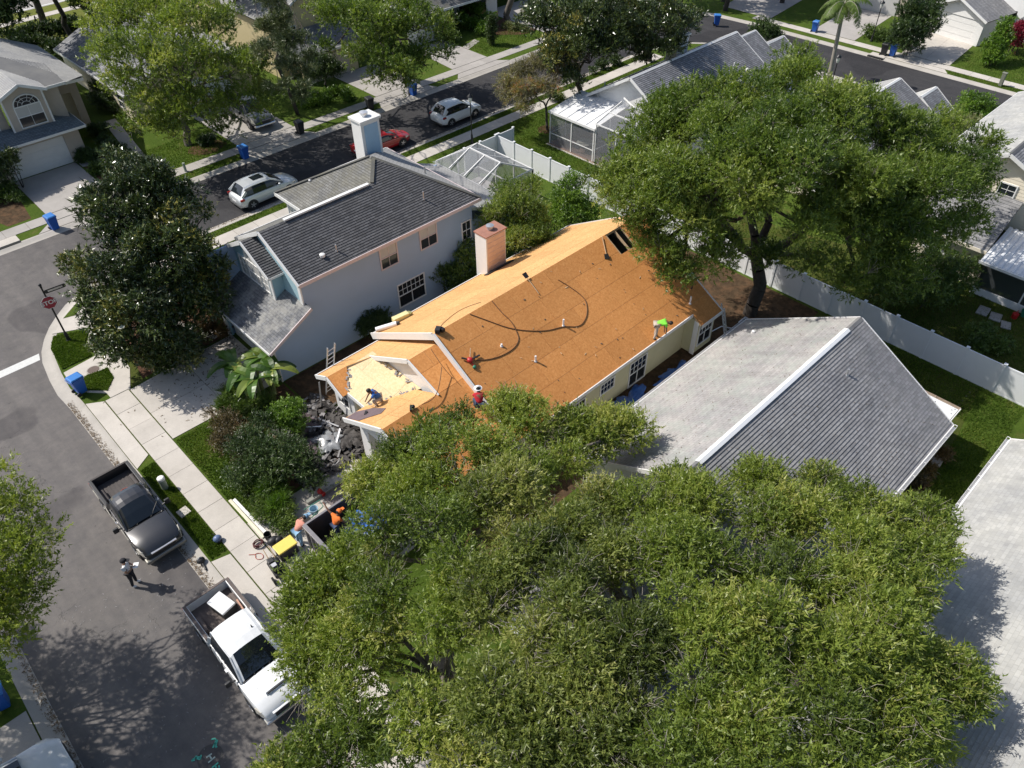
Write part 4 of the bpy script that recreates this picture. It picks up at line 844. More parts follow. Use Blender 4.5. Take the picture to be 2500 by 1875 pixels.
fw = MB().extr(arc, (0, -.02, 0)).build('fan_window', K['glass'], H8)
MB().tube([(p[0], p[1]-.02, p[2]) for p in arc], .05, 6).build('arch_frame', K['trim'], fw)
for f in (.35, .68): MB().tube([(cx+(p[0]-cx)*f, zz-.05, cz+(p[2]-cz)*f) for p in arc], .016, 5).build('muntin', K['trim'], fw)
for k in (4, 7, 11, 14): MB().bar((cx+(arc[k][0]-cx)*.35, zz-.05, cz+(arc[k][2]-cz)*.35), (arc[k][0], zz-.05, arc[k][2]), .02, .02).build('muntin', K['trim'], fw)
window(H8, 'y', 63.58, -1, 7.4, 9.8, 3.3, 5.0, 2, 2, blind=.4)
def tz(y): return 5.75
courses(H8, 'dormer_roof', [(10.2, 62.35, 5.75), (10.2, 67, 5.75), (11.9, 67, 6.5), (11.9, 62.35, 6.5)], K['sh_tanroof'], thick=.1); courses(H8, 'dormer_roof', [(13.6, 62.35, 5.75), (13.6, 67, 5.75), (11.9, 67, 6.5), (11.9, 62.35, 6.5)], K['sh_tanroof'], thick=.1)
fascia(H8, [((10.2, 62.32, 5.75), (11.9, 62.32, 6.5)), ((11.9, 62.32, 6.5), (13.6, 62.32, 5.75))], name='rake_board')
courses(H8, 'roof_slope', [(2, 63.2, 5.55), (15.1, 63.2, 5.55), (15.0, 66.2, 6.0), (10, 70.5, 7.6), (2, 70.5, 7.6)], K['sh_tanroof'], thick=.12)
courses(H8, 'roof_slope', [(15.1, 63.2, 5.5), (17.4, 67.2, 4.1), (17.4, 77, 4.1), (10.5, 77, 7.5), (10, 70.5, 7.55), (14.9, 66.2, 5.6)], K['sh_tanroof'], thick=.1)
courses(H8, 'roof_slope', [(2, 78.5, 5.5), (10.5, 77.5, 7.4), (10, 70.5, 7.58), (2, 70.5, 7.58)], K['sh_tanroof'], thick=.1)
fascia(H8, [((17.43, 67.2, 4.1), (17.43, 77, 4.1)), ((15.13, 63.2, 5.5), (17.43, 67.2, 4.1)), ((2, 63.17, 5.55), (15.1, 63.17, 5.55)), ((15.6, 67.18, 4.5), (17.4, 67.18, 4.12))])
MB().box(14.6, 15.45, 67.9, 68.0, 0, 4.2).box(16.35, 16.95, 67.9, 68.0, 0, 4.2).box(15.45, 16.35, 67.9, 68.0, 3.1, 4.2).each('entry_wall', K['tan'], H8); MB().box(16.85, 16.95, 68, 77, 0, 4.1).build('side_wall', K['tan'], H8); MB().box(14.6, 16.9, 69.4, 69.5, 0, 4.0).build('inner_entry_wall', K['cream'], H8)
MB().box(15.2, 15.5, 69.33, 69.4, 0, 2.3).build('front_door', mat('brown_door', (.10, .03, .02), .5), H8)
# ================================================================ houses across the rear street, mostly under trees
H9 = thing('cream_long_house', 'low cream house behind the spreading oak, its white garage door under the leaves', 'house', (24, 68, 0))
gable_roof(H9, 19.3, 30.5, 65.4, 80.0, 2.8, 5.0, (K['sh_mid'], K['sh_mid']), trim=True) if False else None
courses(H9, 'roof_slope', [(19.3, 65.0, 2.75), (19.3, 80, 2.75), (25.0, 80, 5.2), (25, 65.0, 5.2)], K['sh_str'], thick=.12); courses(H9, 'roof_slope', [(31, 65.0, 2.75), (31, 80, 2.75), (25.0, 80, 5.2), (25, 65.0, 5.2)], K['sh_tanroof'], thick=.12)
MB().extr([(19.8, 65.4, 0), (30.5, 65.4, 0), (30.5, 65.4, 2.85), (25, 65.4, 5.0), (19.8, 65.4, 2.85)], (0, .12, 0)).build('front_wall', K['yellow_house'], H9); MB().box(19.75, 19.87, 65.5, 80, 0, 2.75).build('side_wall', K['cream'], H9)
fascia(H9, [((19.27, 65, 2.75), (19.27, 80, 2.75)), ((19.3, 64.97, 2.75), (25, 64.97, 5.2)), ((25, 64.97, 5.2), (31, 64.97, 2.75))]); MB().box(23.8, 28.4, 65.3, 65.4, 0, 2.3).build('garage_door', K['trim'], H9)
window(H9, 'x', 19.75, -1, 67.2, 68.2, .9, 2.0, 2, 2)
H10 = thing('yellow_house', 'yellow ochre house with grey roof behind the pine and the oak', 'house', (36, 66, 0))
courses(H10, 'garage_roof', [(33.6, 62.1, 2.7), (40.3, 61.9, 2.7), (40.3, 65.0, 4.0), (33.6, 65.0, 4.0)], K['sh_str'], thick=.1); MB().box(34.0, 39.9, 62.5, 62.62, 0, 2.7).build('garage_wall', K['yellow_house'], H10); MB().box(39.8, 39.9, 62.6, 70, 0, 2.7).build('side_wall', K['yellow_house'], H10)
MB().box(34.6, 38.9, 62.42, 62.5, 0, 2.2).build('garage_door', K['tan'], H10)
courses(H10, 'roof_slope', [(33, 65, 4.9), (33, 84, 4.9), (37.5, 84, 7.2), (37.5, 65, 7.2)], K['sh_tanroof'], thick=.1); courses(H10, 'roof_slope', [(42, 65, 4.9), (42, 84, 4.9), (37.5, 84, 7.2), (37.5, 65, 7.2)], K['sh_str'], thick=.1)
MB().extr([(33.4, 65.4, 0), (41.6, 65.4, 0), (41.6, 65.4, 5.0), (37.5, 65.4, 7.0), (33.4, 65.4, 5.0)], (0, .1, 0)).build('front_wall', K['yellow_house'], H10); MB().box(33.4, 33.5, 65.5, 84, 0, 4.9).build('side_wall', K['yellow_house'], H10)
window(H10, 'y', 65.4, -1, 34.5, 35.7, 2.9, 4.2, 2, 2); window(H10, 'y', 65.4, -1, 38.5, 39.7, 4.2, 5.2, 2, 2)
fascia(H10, [((33.6, 62.07, 2.7), (40.3, 61.87, 2.7)), ((33, 64.97, 4.9), (37.5, 64.97, 7.2)), ((37.5, 64.97, 7.2), (42, 64.97, 4.9))])
H11 = thing('white_brick_base_house', 'white house with brick base course behind shrubs at the top of the picture', 'house', (53, 68, 0))
MB().box(46.5, 50.4, 63.2, 63.3, 0, 2.8).box(50.3, 50.4, 63.3, 66, 0, 2.8).box(50.4, 58.6, 65.9, 66, .9, 3.0).box(58.5, 58.6, 63.4, 66, .9, 3.0).box(57.0, 58.5, 63.3, 63.4, .9, 3.0).each('wall', K['white'], H11)
MB().box(56.98, 58.62, 63.28, 63.38, 0, .9).box(58.52, 58.62, 63.38, 66, 0, .9).box(50.4, 57, 65.88, 65.98, 0, .9).each('brick_base', K['brick'], H11)
gable_roof(H11, 45.8, 59.0, 62.6, 74, 2.9, 5.6, (K['sh_tanroof'], K['sh_mid'])); MB().box(46.9, 50.0, 63.12, 63.2, 0, 2.2).build('garage_door', K['trim'], H11)
for x in (52.2, 53.8, 55.4): window(H11, 'y', 65.88, -1, x, x+.9, 1.1, 2.4, 2, 2)
H12 = thing('white_garage_house', 'white house with double garage door and grey gable at the upper right', 'house', (87, 27, 0))
A_ = Vector((86.0, 29.5)); B_ = Vector((85.05, 23.9)); d = (B_-A_).normalized(); nrm = Vector((-d.y, d.x)); nrm = nrm if nrm.x > 0 else -nrm
def W(u, v, z): p = A_ + d*u + nrm*v; return (p.x, p.y, z)
MB().extr([W(0, 0, 0), W(.35, 0, 0), W(.35, 0, 2.3), W(5.0, 0, 2.3), W(5.0, 0, 0), W(5.7, 0, 0), W(5.7, 0, 2.6), W(2.85, 0, 3.75), W(0, 0, 2.6)], tuple(nrm.x*.12 if i == 0 else nrm.y*.12 if i == 1 else 0 for i in range(3))).build('gable_wall', K['white'], H12)
gd = MB().extr([W(.35, .1, 0), W(5.0, .1, 0), W(5.0, .1, 2.3), W(.35, .1, 2.3)], (nrm.x*.05, nrm.y*.05, 0)).build('garage_door', K['white'], H12)
for k in range(4): MB().extr([W(.4, .095, .05+k*.56), W(4.95, .095, .05+k*.56), W(4.95, .095, .55+k*.56), W(.4, .095, .55+k*.56)], (-nrm.x*.02, -nrm.y*.02, 0)).build('door_panel', K['trim'], gd)
MB().extr([W(5.6, .12, 0), W(5.7, .12, 0), W(5.7, 9, 0), W(5.6, 9, 0)], (0, 0, 2.7)).extr([W(0, .12, 0), W(.1, .12, 0), W(.1, 9, 0), W(0, 9, 0)], (0, 0, 2.7)).each('side_wall', K['white'], H12)
courses(H12, 'roof_slope', [W(6.1, -.5, 2.5), W(6.1, 9, 2.5), W(2.85, 9, 3.95), W(2.85, -.5, 3.95)], K['sh_gray'], thick=.1); courses(H12, 'roof_slope', [W(-.4, -.5, 2.5), W(-.4, 9, 2.5), W(2.85, 9, 3.95), W(2.85, -.5, 3.95)], K['sh_gray'], thick=.1)
for a, b in ((W(-.4, -.53, 2.5), W(2.85, -.53, 3.95)), (W(2.85, -.53, 3.95), W(6.1, -.53, 2.5))): fascia(H12, [(a, b)], w=.06, name='rake_board')
MB().extr([W(6.2, 4.5, 0), W(11.0, 4.5, 0), W(11.0, 4.5, 2.8), W(7.5, 4.5, 5.2), W(3.0, 4.5, 4.2), W(3.0, 4.5, 2.6), W(6.2, 4.5, 2.6)], (nrm.x*.1, nrm.y*.1, 0)).build('rear_gable_wall', K['white'], H12)
courses(H12, 'rear_roof', [W(13, 4.0, 2.6), W(13, 14, 2.6), W(7.8, 14, 5.4), W(7.8, 4.0, 5.4)], K['sh_gray'], thick=.1); courses(H12, 'rear_roof', [W(2.5, 4.2, 3.9), W(2.5, 14, 3.9), W(7.8, 14, 5.4), W(7.8, 4.2, 5.4)], K['sh_gray'], thick=.1)
MB().extr([W(6.6, 4.46, .2), W(7.4, 4.46, .2), W(7.4, 4.46, 2.0), W(7.0, 4.46, 2.4), W(6.6, 4.46, 2.0)], (-nrm.x*.03, -nrm.y*.03, 0)).build('arched_recess', K['galv'], H12)
H13 = thing('grey_garage_house', 'grey house with pale garage door behind the lamp post at the upper right', 'house', (92, 38, 0))
MB().box(88.2, 88.3, 32.6, 40, 0, 2.9).box(88.3, 97, 32.6, 32.7, 0, 2.9).each('wall', K['tan'], H13); MB().box(88.1, 88.2, 33.6, 38.4, 0, 2.3).build('garage_door', K['blind'], H13)
gable_roof(H13, 87.6, 99, 31.9, 41, 2.9, 5.3, (K['sh_mid'], K['sh_mid']))
H14 = thing('shaded_corner_house', 'shaded brown house at the top edge beyond the street bend', 'house', (98, 48, 0))
MB().box(93, 93.1, 42, 53, 0, 2.9).build('wall', K['brick'], H14); MB().box(92.9, 93, 44, 49, 0, 2.3).build('garage_door', K['tan'], H14); gable_roof(H14, 92.4, 103, 41.4, 54, 2.9, 5.6, (K['sh_mid'], K['sh_mid']))
H15 = thing('carport_house', 'house with a dark open carport behind the single tall trunk at the top', 'house', (64, 72, 0))
MB().box(59.4, 68, 68.9, 69, 0, 2.9).box(59.3, 59.4, 66.5, 69, 0, 2.9).each('wall', K['tan'], H15); gable_roof(H15, 58.9, 70, 66, 78, 2.9, 5.5, (K['sh_mid'], K['sh_mid'])); MB().box(60.2, 65.4, 68.8, 68.9, 0, 2.3).build('garage_door', K['dark'], H15)  # garage_door here is a black sheet painted as the shade inside the carport
# ================================================================ white vinyl fences: panels, posts and caps
def vinyl_fence(name, label, pts, h=1.83, step=1.83):
    t = thing(name, label, 'fence', (pts[0][0], pts[0][1], 0))
    posts = []
    for a, b in zip(pts[:-1], pts[1:]):
        a = Vector((*a, 0)); b = Vector((*b, 0)); L = (b-a).length; n = max(1, round(L/step)); d = (b-a)/n; u = d.normalized()
        for i in range(n):
            p = a+d*i; q = a+d*(i+1)
            pn = MB().bar(p+u*.06+Vector((0, 0, h/2)), q-u*.06+Vector((0, 0, h/2)), .04, h-.12).build('panel', K['vinyl'], t)
            MB().bar(p+u*.06+Vector((0, 0, h-.05)), q-u*.06+Vector((0, 0, h-.05)), .06, .09).bar(p+u*.06+Vector((0, 0, .12)), q-u*.06+Vector((0, 0, .12)), .06, .12).each('rail', K['vinyl'], pn)
            posts.append(p)
    posts.append(b)
    for p in posts: MB().box(p.x-.062, p.x+.062, p.y-.062, p.y+.062, 0, h+.05).box(p.x-.085, p.x+.085, p.y-.085, p.y+.085, h+.05, h+.1).build('post', K['vinyl'], t)
    return t
vinyl_fence('vinyl_fence', 'long white vinyl privacy fence behind the re-roofed house and the grey roof', [(36.75, 40.1), (36.75, 1.7)])
vinyl_fence('vinyl_fence', 'short white fence beside the screen cage ending in a free post on the lawn', [(33.5, 40.1), (36.6, 40.1)]); vinyl_fence('vinyl_fence', 'single white fence panel running out over the lawn past the fence corner', [(36.9, 40.1), (38.4, 40.1)])
# ================================================================ foliage
def np_mesh(name, V, F, mt, parent=None, tint=None, k=3):
    me = D.meshes.new(name); nv = len(V); nf = len(F)
    me.vertices.add(nv); me.vertices.foreach_set('co', np.ascontiguousarray(V, dtype=np.float32).ravel())
    me.loops.add(nf*k); me.polygons.add(nf)
    me.loops.foreach_set('vertex_index', np.ascontiguousarray(F, dtype=np.int32).ravel())
    me.polygons.foreach_set('loop_start', np.arange(0, nf*k, k, dtype=np.int32))
    if tint is not None:
        at = me.attributes.new('tint', 'FLOAT', 'POINT'); at.data.foreach_set('value', np.ascontiguousarray(tint, dtype=np.float32))
    me.update(calc_edges=True); me.materials.append(mt)
    o = D.objects.new(name, me); C.objects.link(o)
    if parent is not None: o.parent = parent
    return o
def unit(a): return a/np.maximum(np.linalg.norm(a, axis=-1, keepdims=True), 1e-9)
def B(px, py, z, rpx):
    c = G(px, py, z); dist = (Vector((0, 0, CAMH))-c).length; return (c.x, c.y, c.z, rpx*dist/FPX)
def subclumps(blobs, rs, dens, r, low=-.35, gap=.8):
    out = []
    for (x, y, z, R) in blobs:
        n = max(3, int(dens*(R/rs)**2))
        d = unit(r.normal(size=(n*2, 3))); d = d[d[:, 2] > low][:n]
        rad_ = R*(.45+.5*r.random(len(d))**.5)
        for q, ra in zip(d, rad_):
            s = rs*r.uniform(.65, 1.25); out.append((x+q[0]*ra, y+q[1]*ra, z+q[2]*ra*.72, s))
        out.append((x, y, z, R*.45))
    o = np.array(out); k = np.sin(o[:, 0]*3.7+o[:, 2]*2.3)+np.sin(o[:, 1]*3.3-o[:, 2]*2.7+2)+np.sin((o[:, 0]+o[:, 1])*2.3+o[:, 2]*1.6)
    return o[(k > -gap) | (r.random(len(o)) < .3)]
def leaves(cl, n, L, Wd, r, up=.45, per=12, sp=.42, keep_low=.25, tint_sp=.16, hang=0.0):
    """n triangular leaves on sprigs over the clumps cl"""
    ns = max(1, n//per); w_ = cl[:, 3]**2; idx = r.choice(len(cl), ns, p=w_/w_.sum())
    c = cl[idx]; d = unit(r.normal(size=(ns, 3)))
    flip = (d[:, 2] < -.1) & (r.random(ns) > keep_low); d[flip, 2] *= -1
    rr = c[:, 3]*(.25+.75*r.random(ns)**.45); o = c[:, :3] + d*rr[:, None]*np.array([1, 1, .8])
    sd = unit(d*.8 + r.normal(size=(ns, 3))*.55 + np.array([0, 0, up-hang]))
    t = r.random((ns, per)); sl = sp*(.6+.8*r.random(ns))
    P = o[:, None, :] + sd[:, None, :]*(t*sl[:, None])[:, :, None] + r.normal(size=(ns, per, 3))*.025
    ld = unit(sd[:, None, :]*.9 + r.normal(size=(ns, per, 3))*.65)
    nr = unit(np.array([0, 0, 1.0]) + r.normal(size=(ns, per, 3))*.6); side = unit(np.cross(ld, nr))
    big_ = np.where(r.random((ns, 1, 1)) < .3, 1.35, .88); le = big_*L*(.6+.8*r.random((ns, per, 1))); wd = Wd*(.7+.6*r.random((ns, per, 1)))
    v0 = P - side*wd*.5; v1 = P + side*wd*.5; v2 = P + ld*le
    V = np.stack([v0, v1, v2], 2).reshape(-1, 3); F = np.arange(len(V)).reshape(-1, 3)
    ct = r.normal(size=len(cl))*tint_sp; big = np.sin(cl[:, 0]*.9+1)*np.cos(cl[:, 1]*.8)*.10
    tt = .5+ct[idx]+big[idx]+r.normal(size=ns)*.07
    tt = np.repeat((tt[:, None]+r.normal(size=(ns, per))*.07).reshape(-1), 3)
    return V, F, np.clip(tt, 0, 1)
def tubes_np(segs, n=4):
    """segs: list of (p0, p1, r0, r1) -> joined prisms"""
    A = np.array([s[0] for s in segs]); Bq = np.array([s[1] for s in segs]); r0 = np.array([s[2] for s in segs]); r1 = np.array([s[3] for s in segs])
    d = unit(Bq-A); h = np.where(np.abs(d[:, 2:3]) < .9, np.array([[0, 0, 1.]]), np.array([[1., 0, 0]])); a = unit(np.cross(d, h)); b = np.cross(d, a)
    V = []
    for P, R in ((A, r0), (Bq, r1)):
        for k in range(n):
            t = 2*math.pi*k/n; V.append(P + (a*math.cos(t)+b*math.sin(t))*R[:, None])
    V = np.stack(V, 1); m = len(segs); base = (np.arange(m)*2*n)[:, None]
    F = np.concatenate([np.array([[k, (k+1) % n, n+(k+1) % n, n+k]]) + base for k in range(n)], 0)
    return V.reshape(-1, 3), F
def branchpath(a, b, r0, r1, r, n=4, sag=.12):
    a = np.array(a, float); b = np.array(b, float); L = np.linalg.norm(b-a); pts = [a]
    for i in range(1, n): t = i/n; pts.append(a+(b-a)*t + np.array([0, 0, L*sag*math.sin(math.pi*t)]) + r.normal(size=3)*L*.045)
    pts.append(b)
    return [(pts[i], pts[i+1], r0+(r1-r0)*i/n, r0+(r1-r0)*(i+1)/n) for i in range(n)], pts
def tree(name, label, base, fork, blobs, n, L, Wd, lm, bark='bark', seed=1, rs=.8, dens=3.2, trunk_r=.28, twigs=0, cat='tree', group=None, up=.45, per=12, sp=.42, keep_low=.25, hang=0.0, low=-.35, lim_r=.12, forks=None, flowers=0, twl=.7, tint_sp=.16, shrink=.5, gap=1.2):
    r = np.random.default_rng(seed); t = thing(name, label, cat, base, group=group)
    blobs = [(x, y, z, max(.3, R-shrink*rs)) for x, y, z, R in blobs]
    cl = subclumps(blobs, rs, dens, r, low, gap); inv = np.array(base)
    V, F, ti = leaves(cl, n, L, Wd, r, up, per, sp, keep_low, tint_sp, hang)
    np_mesh('crown', V-inv, F, lm, t, ti)
    seg, pts = branchpath(base, fork, trunk_r, trunk_r*.75, r, 5, 0.0)
    fk = [np.array(f, float) for f in (forks or [fork])]
    for f in fk[1:] if forks else []:
        s2, _ = branchpath(fork, f, trunk_r*.6, trunk_r*.4, r, 4, .05); seg += s2
    V, F = tubes_np(seg, 8); np_mesh('trunk', V-inv, F, K[bark], t, k=4)
    seg = []
    for (x, y, z, R) in blobs:
        f = min(fk, key=lambda q: np.linalg.norm(q-np.array([x, y, z]))); s2, _ = branchpath(f, (x, y, z-R*.25), lim_r, lim_r*.4, r, 4); seg += s2
        near = [c for c in cl if (c[0]-x)**2+(c[1]-y)**2+(c[2]-z)**2 < (R*1.1)**2]
        for c in near[::3]: s3, _ = branchpath((x, y, z-R*.25), c[:3], lim_r*.3, lim_r*.08, r, 3); seg += s3
    V, F = tubes_np(seg, 5); np_mesh('limbs', V-inv, F, K[bark], t, k=4)['kind'] = 'stuff'
    if twigs:
        idx = r.choice(len(cl), twigs); seg = []
        for c in cl[idx]:
            d0 = unit(r.normal(size=3)+np.array([0, 0, .5])); o = c[:3]+d0*c[3]*.35
            for k in range(r.integers(3, 8)):
                d = unit(d0+r.normal(size=3)*.45); p = o+d*twl*r.uniform(.5, 1.3); q = p+unit(d+r.normal(size=3)*.6)*twl*.35
                seg.append((o, p, .009, .006)); seg.append((p, q, .006, .003))
        V, F = tubes_np(seg, 3); np_mesh('twigs', V-inv, F, K['twig'], t, k=4)['kind'] = 'stuff'
    if flowers:
        idx = r.choice(len(cl), flowers); m = MB()
        for c in cl[idx]:
            d = unit(r.normal(size=3)); d[2] = abs(d[2]); p = c[:3]+d*c[3]*.95
            for k in range(6):
                a = k*math.pi/3; u = Vector((math.cos(a), math.sin(a), .5))*.17; w2 = Vector((-math.sin(a), math.cos(a), 0))*.08; P = Vector(p)
                m.face([P, P+u*.6+w2, P+u, P+u*.6-w2])
        m.build('blossoms', K['petal'], t)['kind'] = 'stuff'
    return t
K['petal'] = mat('magnolia_petal', (.82, .80, .66), .5, var=.03)
g = lambda *s: [(p, c) for p, c in s]
LM = {
 'oak': mat_leaf('oak_leaf', g((.12, (.060, .095, .018)), (.42, (.165, .225, .036)), (.65, (.265, .325, .055)), (.9, (.42, .42, .12))), .38),
 'oakb': mat_leaf('oak_leaf_olive', g((.12, (.065, .090, .022)), (.42, (.165, .205, .045)), (.65, (.27, .305, .075)), (.9, (.44, .42, .15))), .38),
 'oakc': mat_leaf('oak_leaf_yellow', g((.12, (.070, .100, .020)), (.42, (.160, .220, .036)), (.65, (.26, .315, .055)), (.9, (.42, .41, .12))), .38),
 'oak2': mat_leaf('live_oak_leaf', g((.12, (.050, .090, .016)), (.42, (.115, .175, .030)), (.65, (.195, .26, .046)), (.9, (.31, .35, .08))), .38),
 'lime': mat_leaf('light_oak_leaf', g((.12, (.09, .13, .016)), (.42, (.19, .25, .035)), (.65, (.30, .35, .055)), (.9, (.42, .42, .10))), .4),
 'mag': mat_leaf('magnolia_leaf', g((.2, (0.032, 0.048, 0.013)), (.5, (0.064, 0.096, 0.022)), (.72, (0.104, 0.136, 0.035)), (.92, (0.352, 0.304, 0.064))), .06, .28, .6),
 'dark': mat_leaf('dark_shrub_leaf', g((.2, (0.022, 0.045, 0.012)), (.5, (0.045, 0.083, 0.018)), (.85, (0.090, 0.135, 0.030))), .15),
 'bright': mat_leaf('bright_shrub_leaf', g((.2, (0.050, 0.100, 0.013)), (.5, (0.112, 0.213, 0.019)), (.85, (0.213, 0.325, 0.037))), .25),
 'mid': mat_leaf('shrub_leaf', g((.2, (0.042, 0.075, 0.015)), (.5, (0.090, 0.150, 0.024)), (.85, (0.180, 0.240, 0.045))), .2),
 'pine': mat_leaf('pine_needle', g((.2, (0.045, 0.068, 0.022)), (.5, (0.090, 0.120, 0.042)), (.85, (0.180, 0.195, 0.075))), .1),
 'cyp': mat_leaf('autumn_cypress_leaf', g((.2, (.16, .15, .09)), (.45, (.26, .24, .12)), (.65, (.30, .27, .07)), (.9, (.42, .17, .06))), .3),
 'palm': mat_leaf('palm_frond', g((.2, (.05, .09, .015)), (.5, (.11, .17, .03)), (.85, (.20, .27, .06))), .25),
 'banana': mat_leaf('banana_leaf', g((.2, (.04, .09, .015)), (.6, (.09, .18, .03)), (.9, (.26, .30, .06))), .3, .35, .5),
 'rust': mat_leaf('rust_shrub_leaf', g((.2, (.06, .05, .02)), (.5, (.13, .09, .03)), (.85, (.22, .12, .05))), .2),
 'red': mat_leaf('burgundy_leaf', g((.2, (.10, .01, .02)), (.5, (.24, .015, .04)), (.85, (.40, .04, .08))), .2),
 'olive': mat_leaf('olive_leaf', g((.2, (.09, .11, .04)), (.5, (.17, .19, .07)), (.85, (.27, .27, .10))), .2),
}
# ---- the big live oaks over the lower half of the picture
b0 = G(1005, 1600, 0)
tree('live_oak', 'broad live oak overhanging the white pickup and the dumpster', (7.0, 11.6, 0), (7.4, 11.2, 3.0),
     [B(*q) for q in ((1100, 1130, 6.8, 100), (1010, 1170, 6.2, 62), (965, 1240, 6, 62), (905, 1190, 5.6, 30), (990, 1110, 6, 44), (1060, 1200, 6.6, 60), (1130, 1040, 6.2, 50), (870, 1400, 5.6, 80), (775, 1435, 5.4, 46), (800, 1500, 5.4, 100), (850, 1620, 5.6, 100), (752, 1590, 5.0, 44), (748, 1660, 4.8, 40), (742, 1500, 5, 40), (800, 1740, 5.6, 95), (930, 1340, 7, 105), (960, 1480, 6.8, 90), (930, 1810, 6, 110), (1080, 1760, 7, 95), (1130, 1870, 7, 110), (1180, 1085, 6.6, 75), (1270, 1040, 6, 66), (1240, 1010, 6, 40), (1310, 1080, 5.8, 60), (1220, 1130, 6.4, 60), (1290, 1160, 6.2, 60), (1400, 1050, 5.4, 40), (1470, 1050, 5.2, 34), (1380, 1130, 5.8, 44), (1340, 1080, 5.6, 60), (1450, 1085, 5.2, 42), (1080, 1250, 7.4, 110), (1090, 1400, 7.5, 110), (1110, 1520, 7.2, 90), (700, 1880, 5, 60), (800, 1880, 5.5, 80), (880, 1545, 6.3, 80), (1040, 1075, 6, 44), (1520, 1055, 5.0, 36))],
     205000, .122, .046, LM['oak'], seed=11, rs=.8, dens=2.3, trunk_r=.27, twigs=330, lim_r=.10, forks=[(7.4, 11.2, 3.0), (9.0, 12.5, 4.2), (6.0, 9.6, 4.0), (9.0, 9.5, 4.6)])
tree('live_oak', 'live oak in the middle of the foot of the picture, over the low garage roof', (12.2, 3.2, 0), (12.2, 3.4, 3.4),
     [B(*q) for q in ((1210, 1250, 7.2, 110), (1330, 1270, 7.2, 95), (1290, 1390, 8, 110), (1440, 1310, 7.2, 85), (1200, 1480, 8, 110), (1400, 1480, 8, 110), (1300, 1600, 8, 110), (1440, 1660, 8, 110), (1240, 1730, 8, 115), (1370, 1800, 8, 115), (1520, 1560, 8, 90), (1540, 1780, 8, 110), (1480, 1880, 8, 110), (1280, 1880, 8, 100), (1470, 1230, 6.5, 45), (1480, 1400, 7.6, 90))],
     165000, .122, .046, LM['oakb'], seed=12, rs=.8, dens=2.3, twigs=330, lim_r=.10, forks=[(12.2, 3.4, 3.4), (11, 5.5, 5), (10.5, 2.5, 5)])
tree('live_oak', 'live oak reaching over the near-white roof at the lower right', (16.2, 2.3, 0), (16.2, 2.3, 3.4),
     [B(*q) for q in ((1590, 1270, 6.8, 75), (1640, 1200, 6.2, 40), (1700, 1250, 6.8, 75), (1850, 1180, 6.2, 36), (1840, 1290, 7, 95), (1995, 1195, 6.0, 36), (1960, 1290, 6.8, 80), (2090, 1270, 6.4, 60), (2170, 1290, 6.2, 50), (2245, 1280, 6, 42), (2255, 1345, 6, 30), (2200, 1370, 6.6, 75), (2080, 1390, 7.4, 105), (1950, 1410, 7.8, 110), (1790, 1410, 7.8, 110), (1640, 1400, 7.8, 110), (2185, 1450, 6.8, 50), (1690, 1560, 8.2, 120), (1860, 1570, 8.4, 120), (2020, 1560, 8.2, 110), (2150, 1560, 7.6, 90), (2200, 1620, 7, 46), (2270, 1655, 6.6, 28), (1720, 1720, 8.4, 120), (1890, 1730, 8.4, 120), (2050, 1710, 8.2, 110), (2180, 1720, 7.4, 80), (2205, 1745, 6.8, 34), (1660, 1860, 8.4, 110), (1830, 1860, 8.2, 115), (2000, 1860, 8, 110), (2140, 1840, 7.4, 90), (2225, 1850, 6.8, 55), (2320, 1690, 6.3, 22), (2250, 1870, 6.3, 28))],
     265000, .122, .046, LM['oakc'], seed=13, rs=.8, dens=2.3, twigs=520, lim_r=.10, forks=[(16.2, 2.3, 3.4), (15, 0.5, 5), (14, 4, 5.5), (18, 2.2, 4.8)])
# ---- big live oak behind the re-roofed house
tree('live_oak', 'large live oak with exposed forked trunk between the re-roofed house and the long fence', (33.6, 15.7, 0), (33.9, 16.3, 3.6),
     [B(*q) for q in ((1530, 445, 8.4, 75), (1500, 480, 8.0, 34), (1590, 345, 9.4, 85), (1690, 290, 10.4, 90), (1820, 260, 11.2, 90), (1930, 215, 11.6, 70), (1990, 300, 11.4, 95), (2110, 300, 10.6, 75), (2210, 350, 9.8, 75), (2300, 310, 9.2, 45), (2330, 400, 8.6, 70), (2400, 370, 8.2, 34), (2370, 470, 7.8, 55), (2250, 450, 9, 85), (2110, 420, 10.2, 95), (1960, 420, 11, 95), (1800, 390, 11, 95), (1680, 420, 10, 90), (1600, 500, 8.6, 80), (1570, 560, 7.2, 36), (1615, 620, 6.2, 40), (1690, 540, 8, 75), (1740, 620, 6.2, 55), (1650, 660, 5.6, 28), (1970, 540, 8.6, 70), (2080, 560, 7.6, 80), (2190, 560, 7.4, 80), (2280, 560, 7, 60), (2130, 650, 5.8, 70), (2210, 690, 5, 50), (2330, 540, 6.6, 45), (1850, 500, 9.6, 75), (1990, 640, 5.6, 40), (1740, 470, 9.4, 80), (1790, 330, 11, 85), (1900, 340, 11.4, 90), (2030, 480, 9, 85), (1830, 440, 10.4, 80), (2160, 500, 8.4, 80), (1600, 430, 9, 80), (1950, 160, 11.8, 40), (2060, 690, 4.9, 36), (1880, 640, 5.2, 34))],
     365000, .15, .058, LM['oak2'], bark='barkd', seed=14, rs=.85, gap=2.2, shrink=.22, trunk_r=.42, twigs=160, lim_r=.15, forks=[(33.9, 16.3, 3.6), (31.6, 18.8, 6), (36, 17.5, 6.5), (37.5, 13.0, 5.8), (34.5, 19, 7)], keep_low=.4)
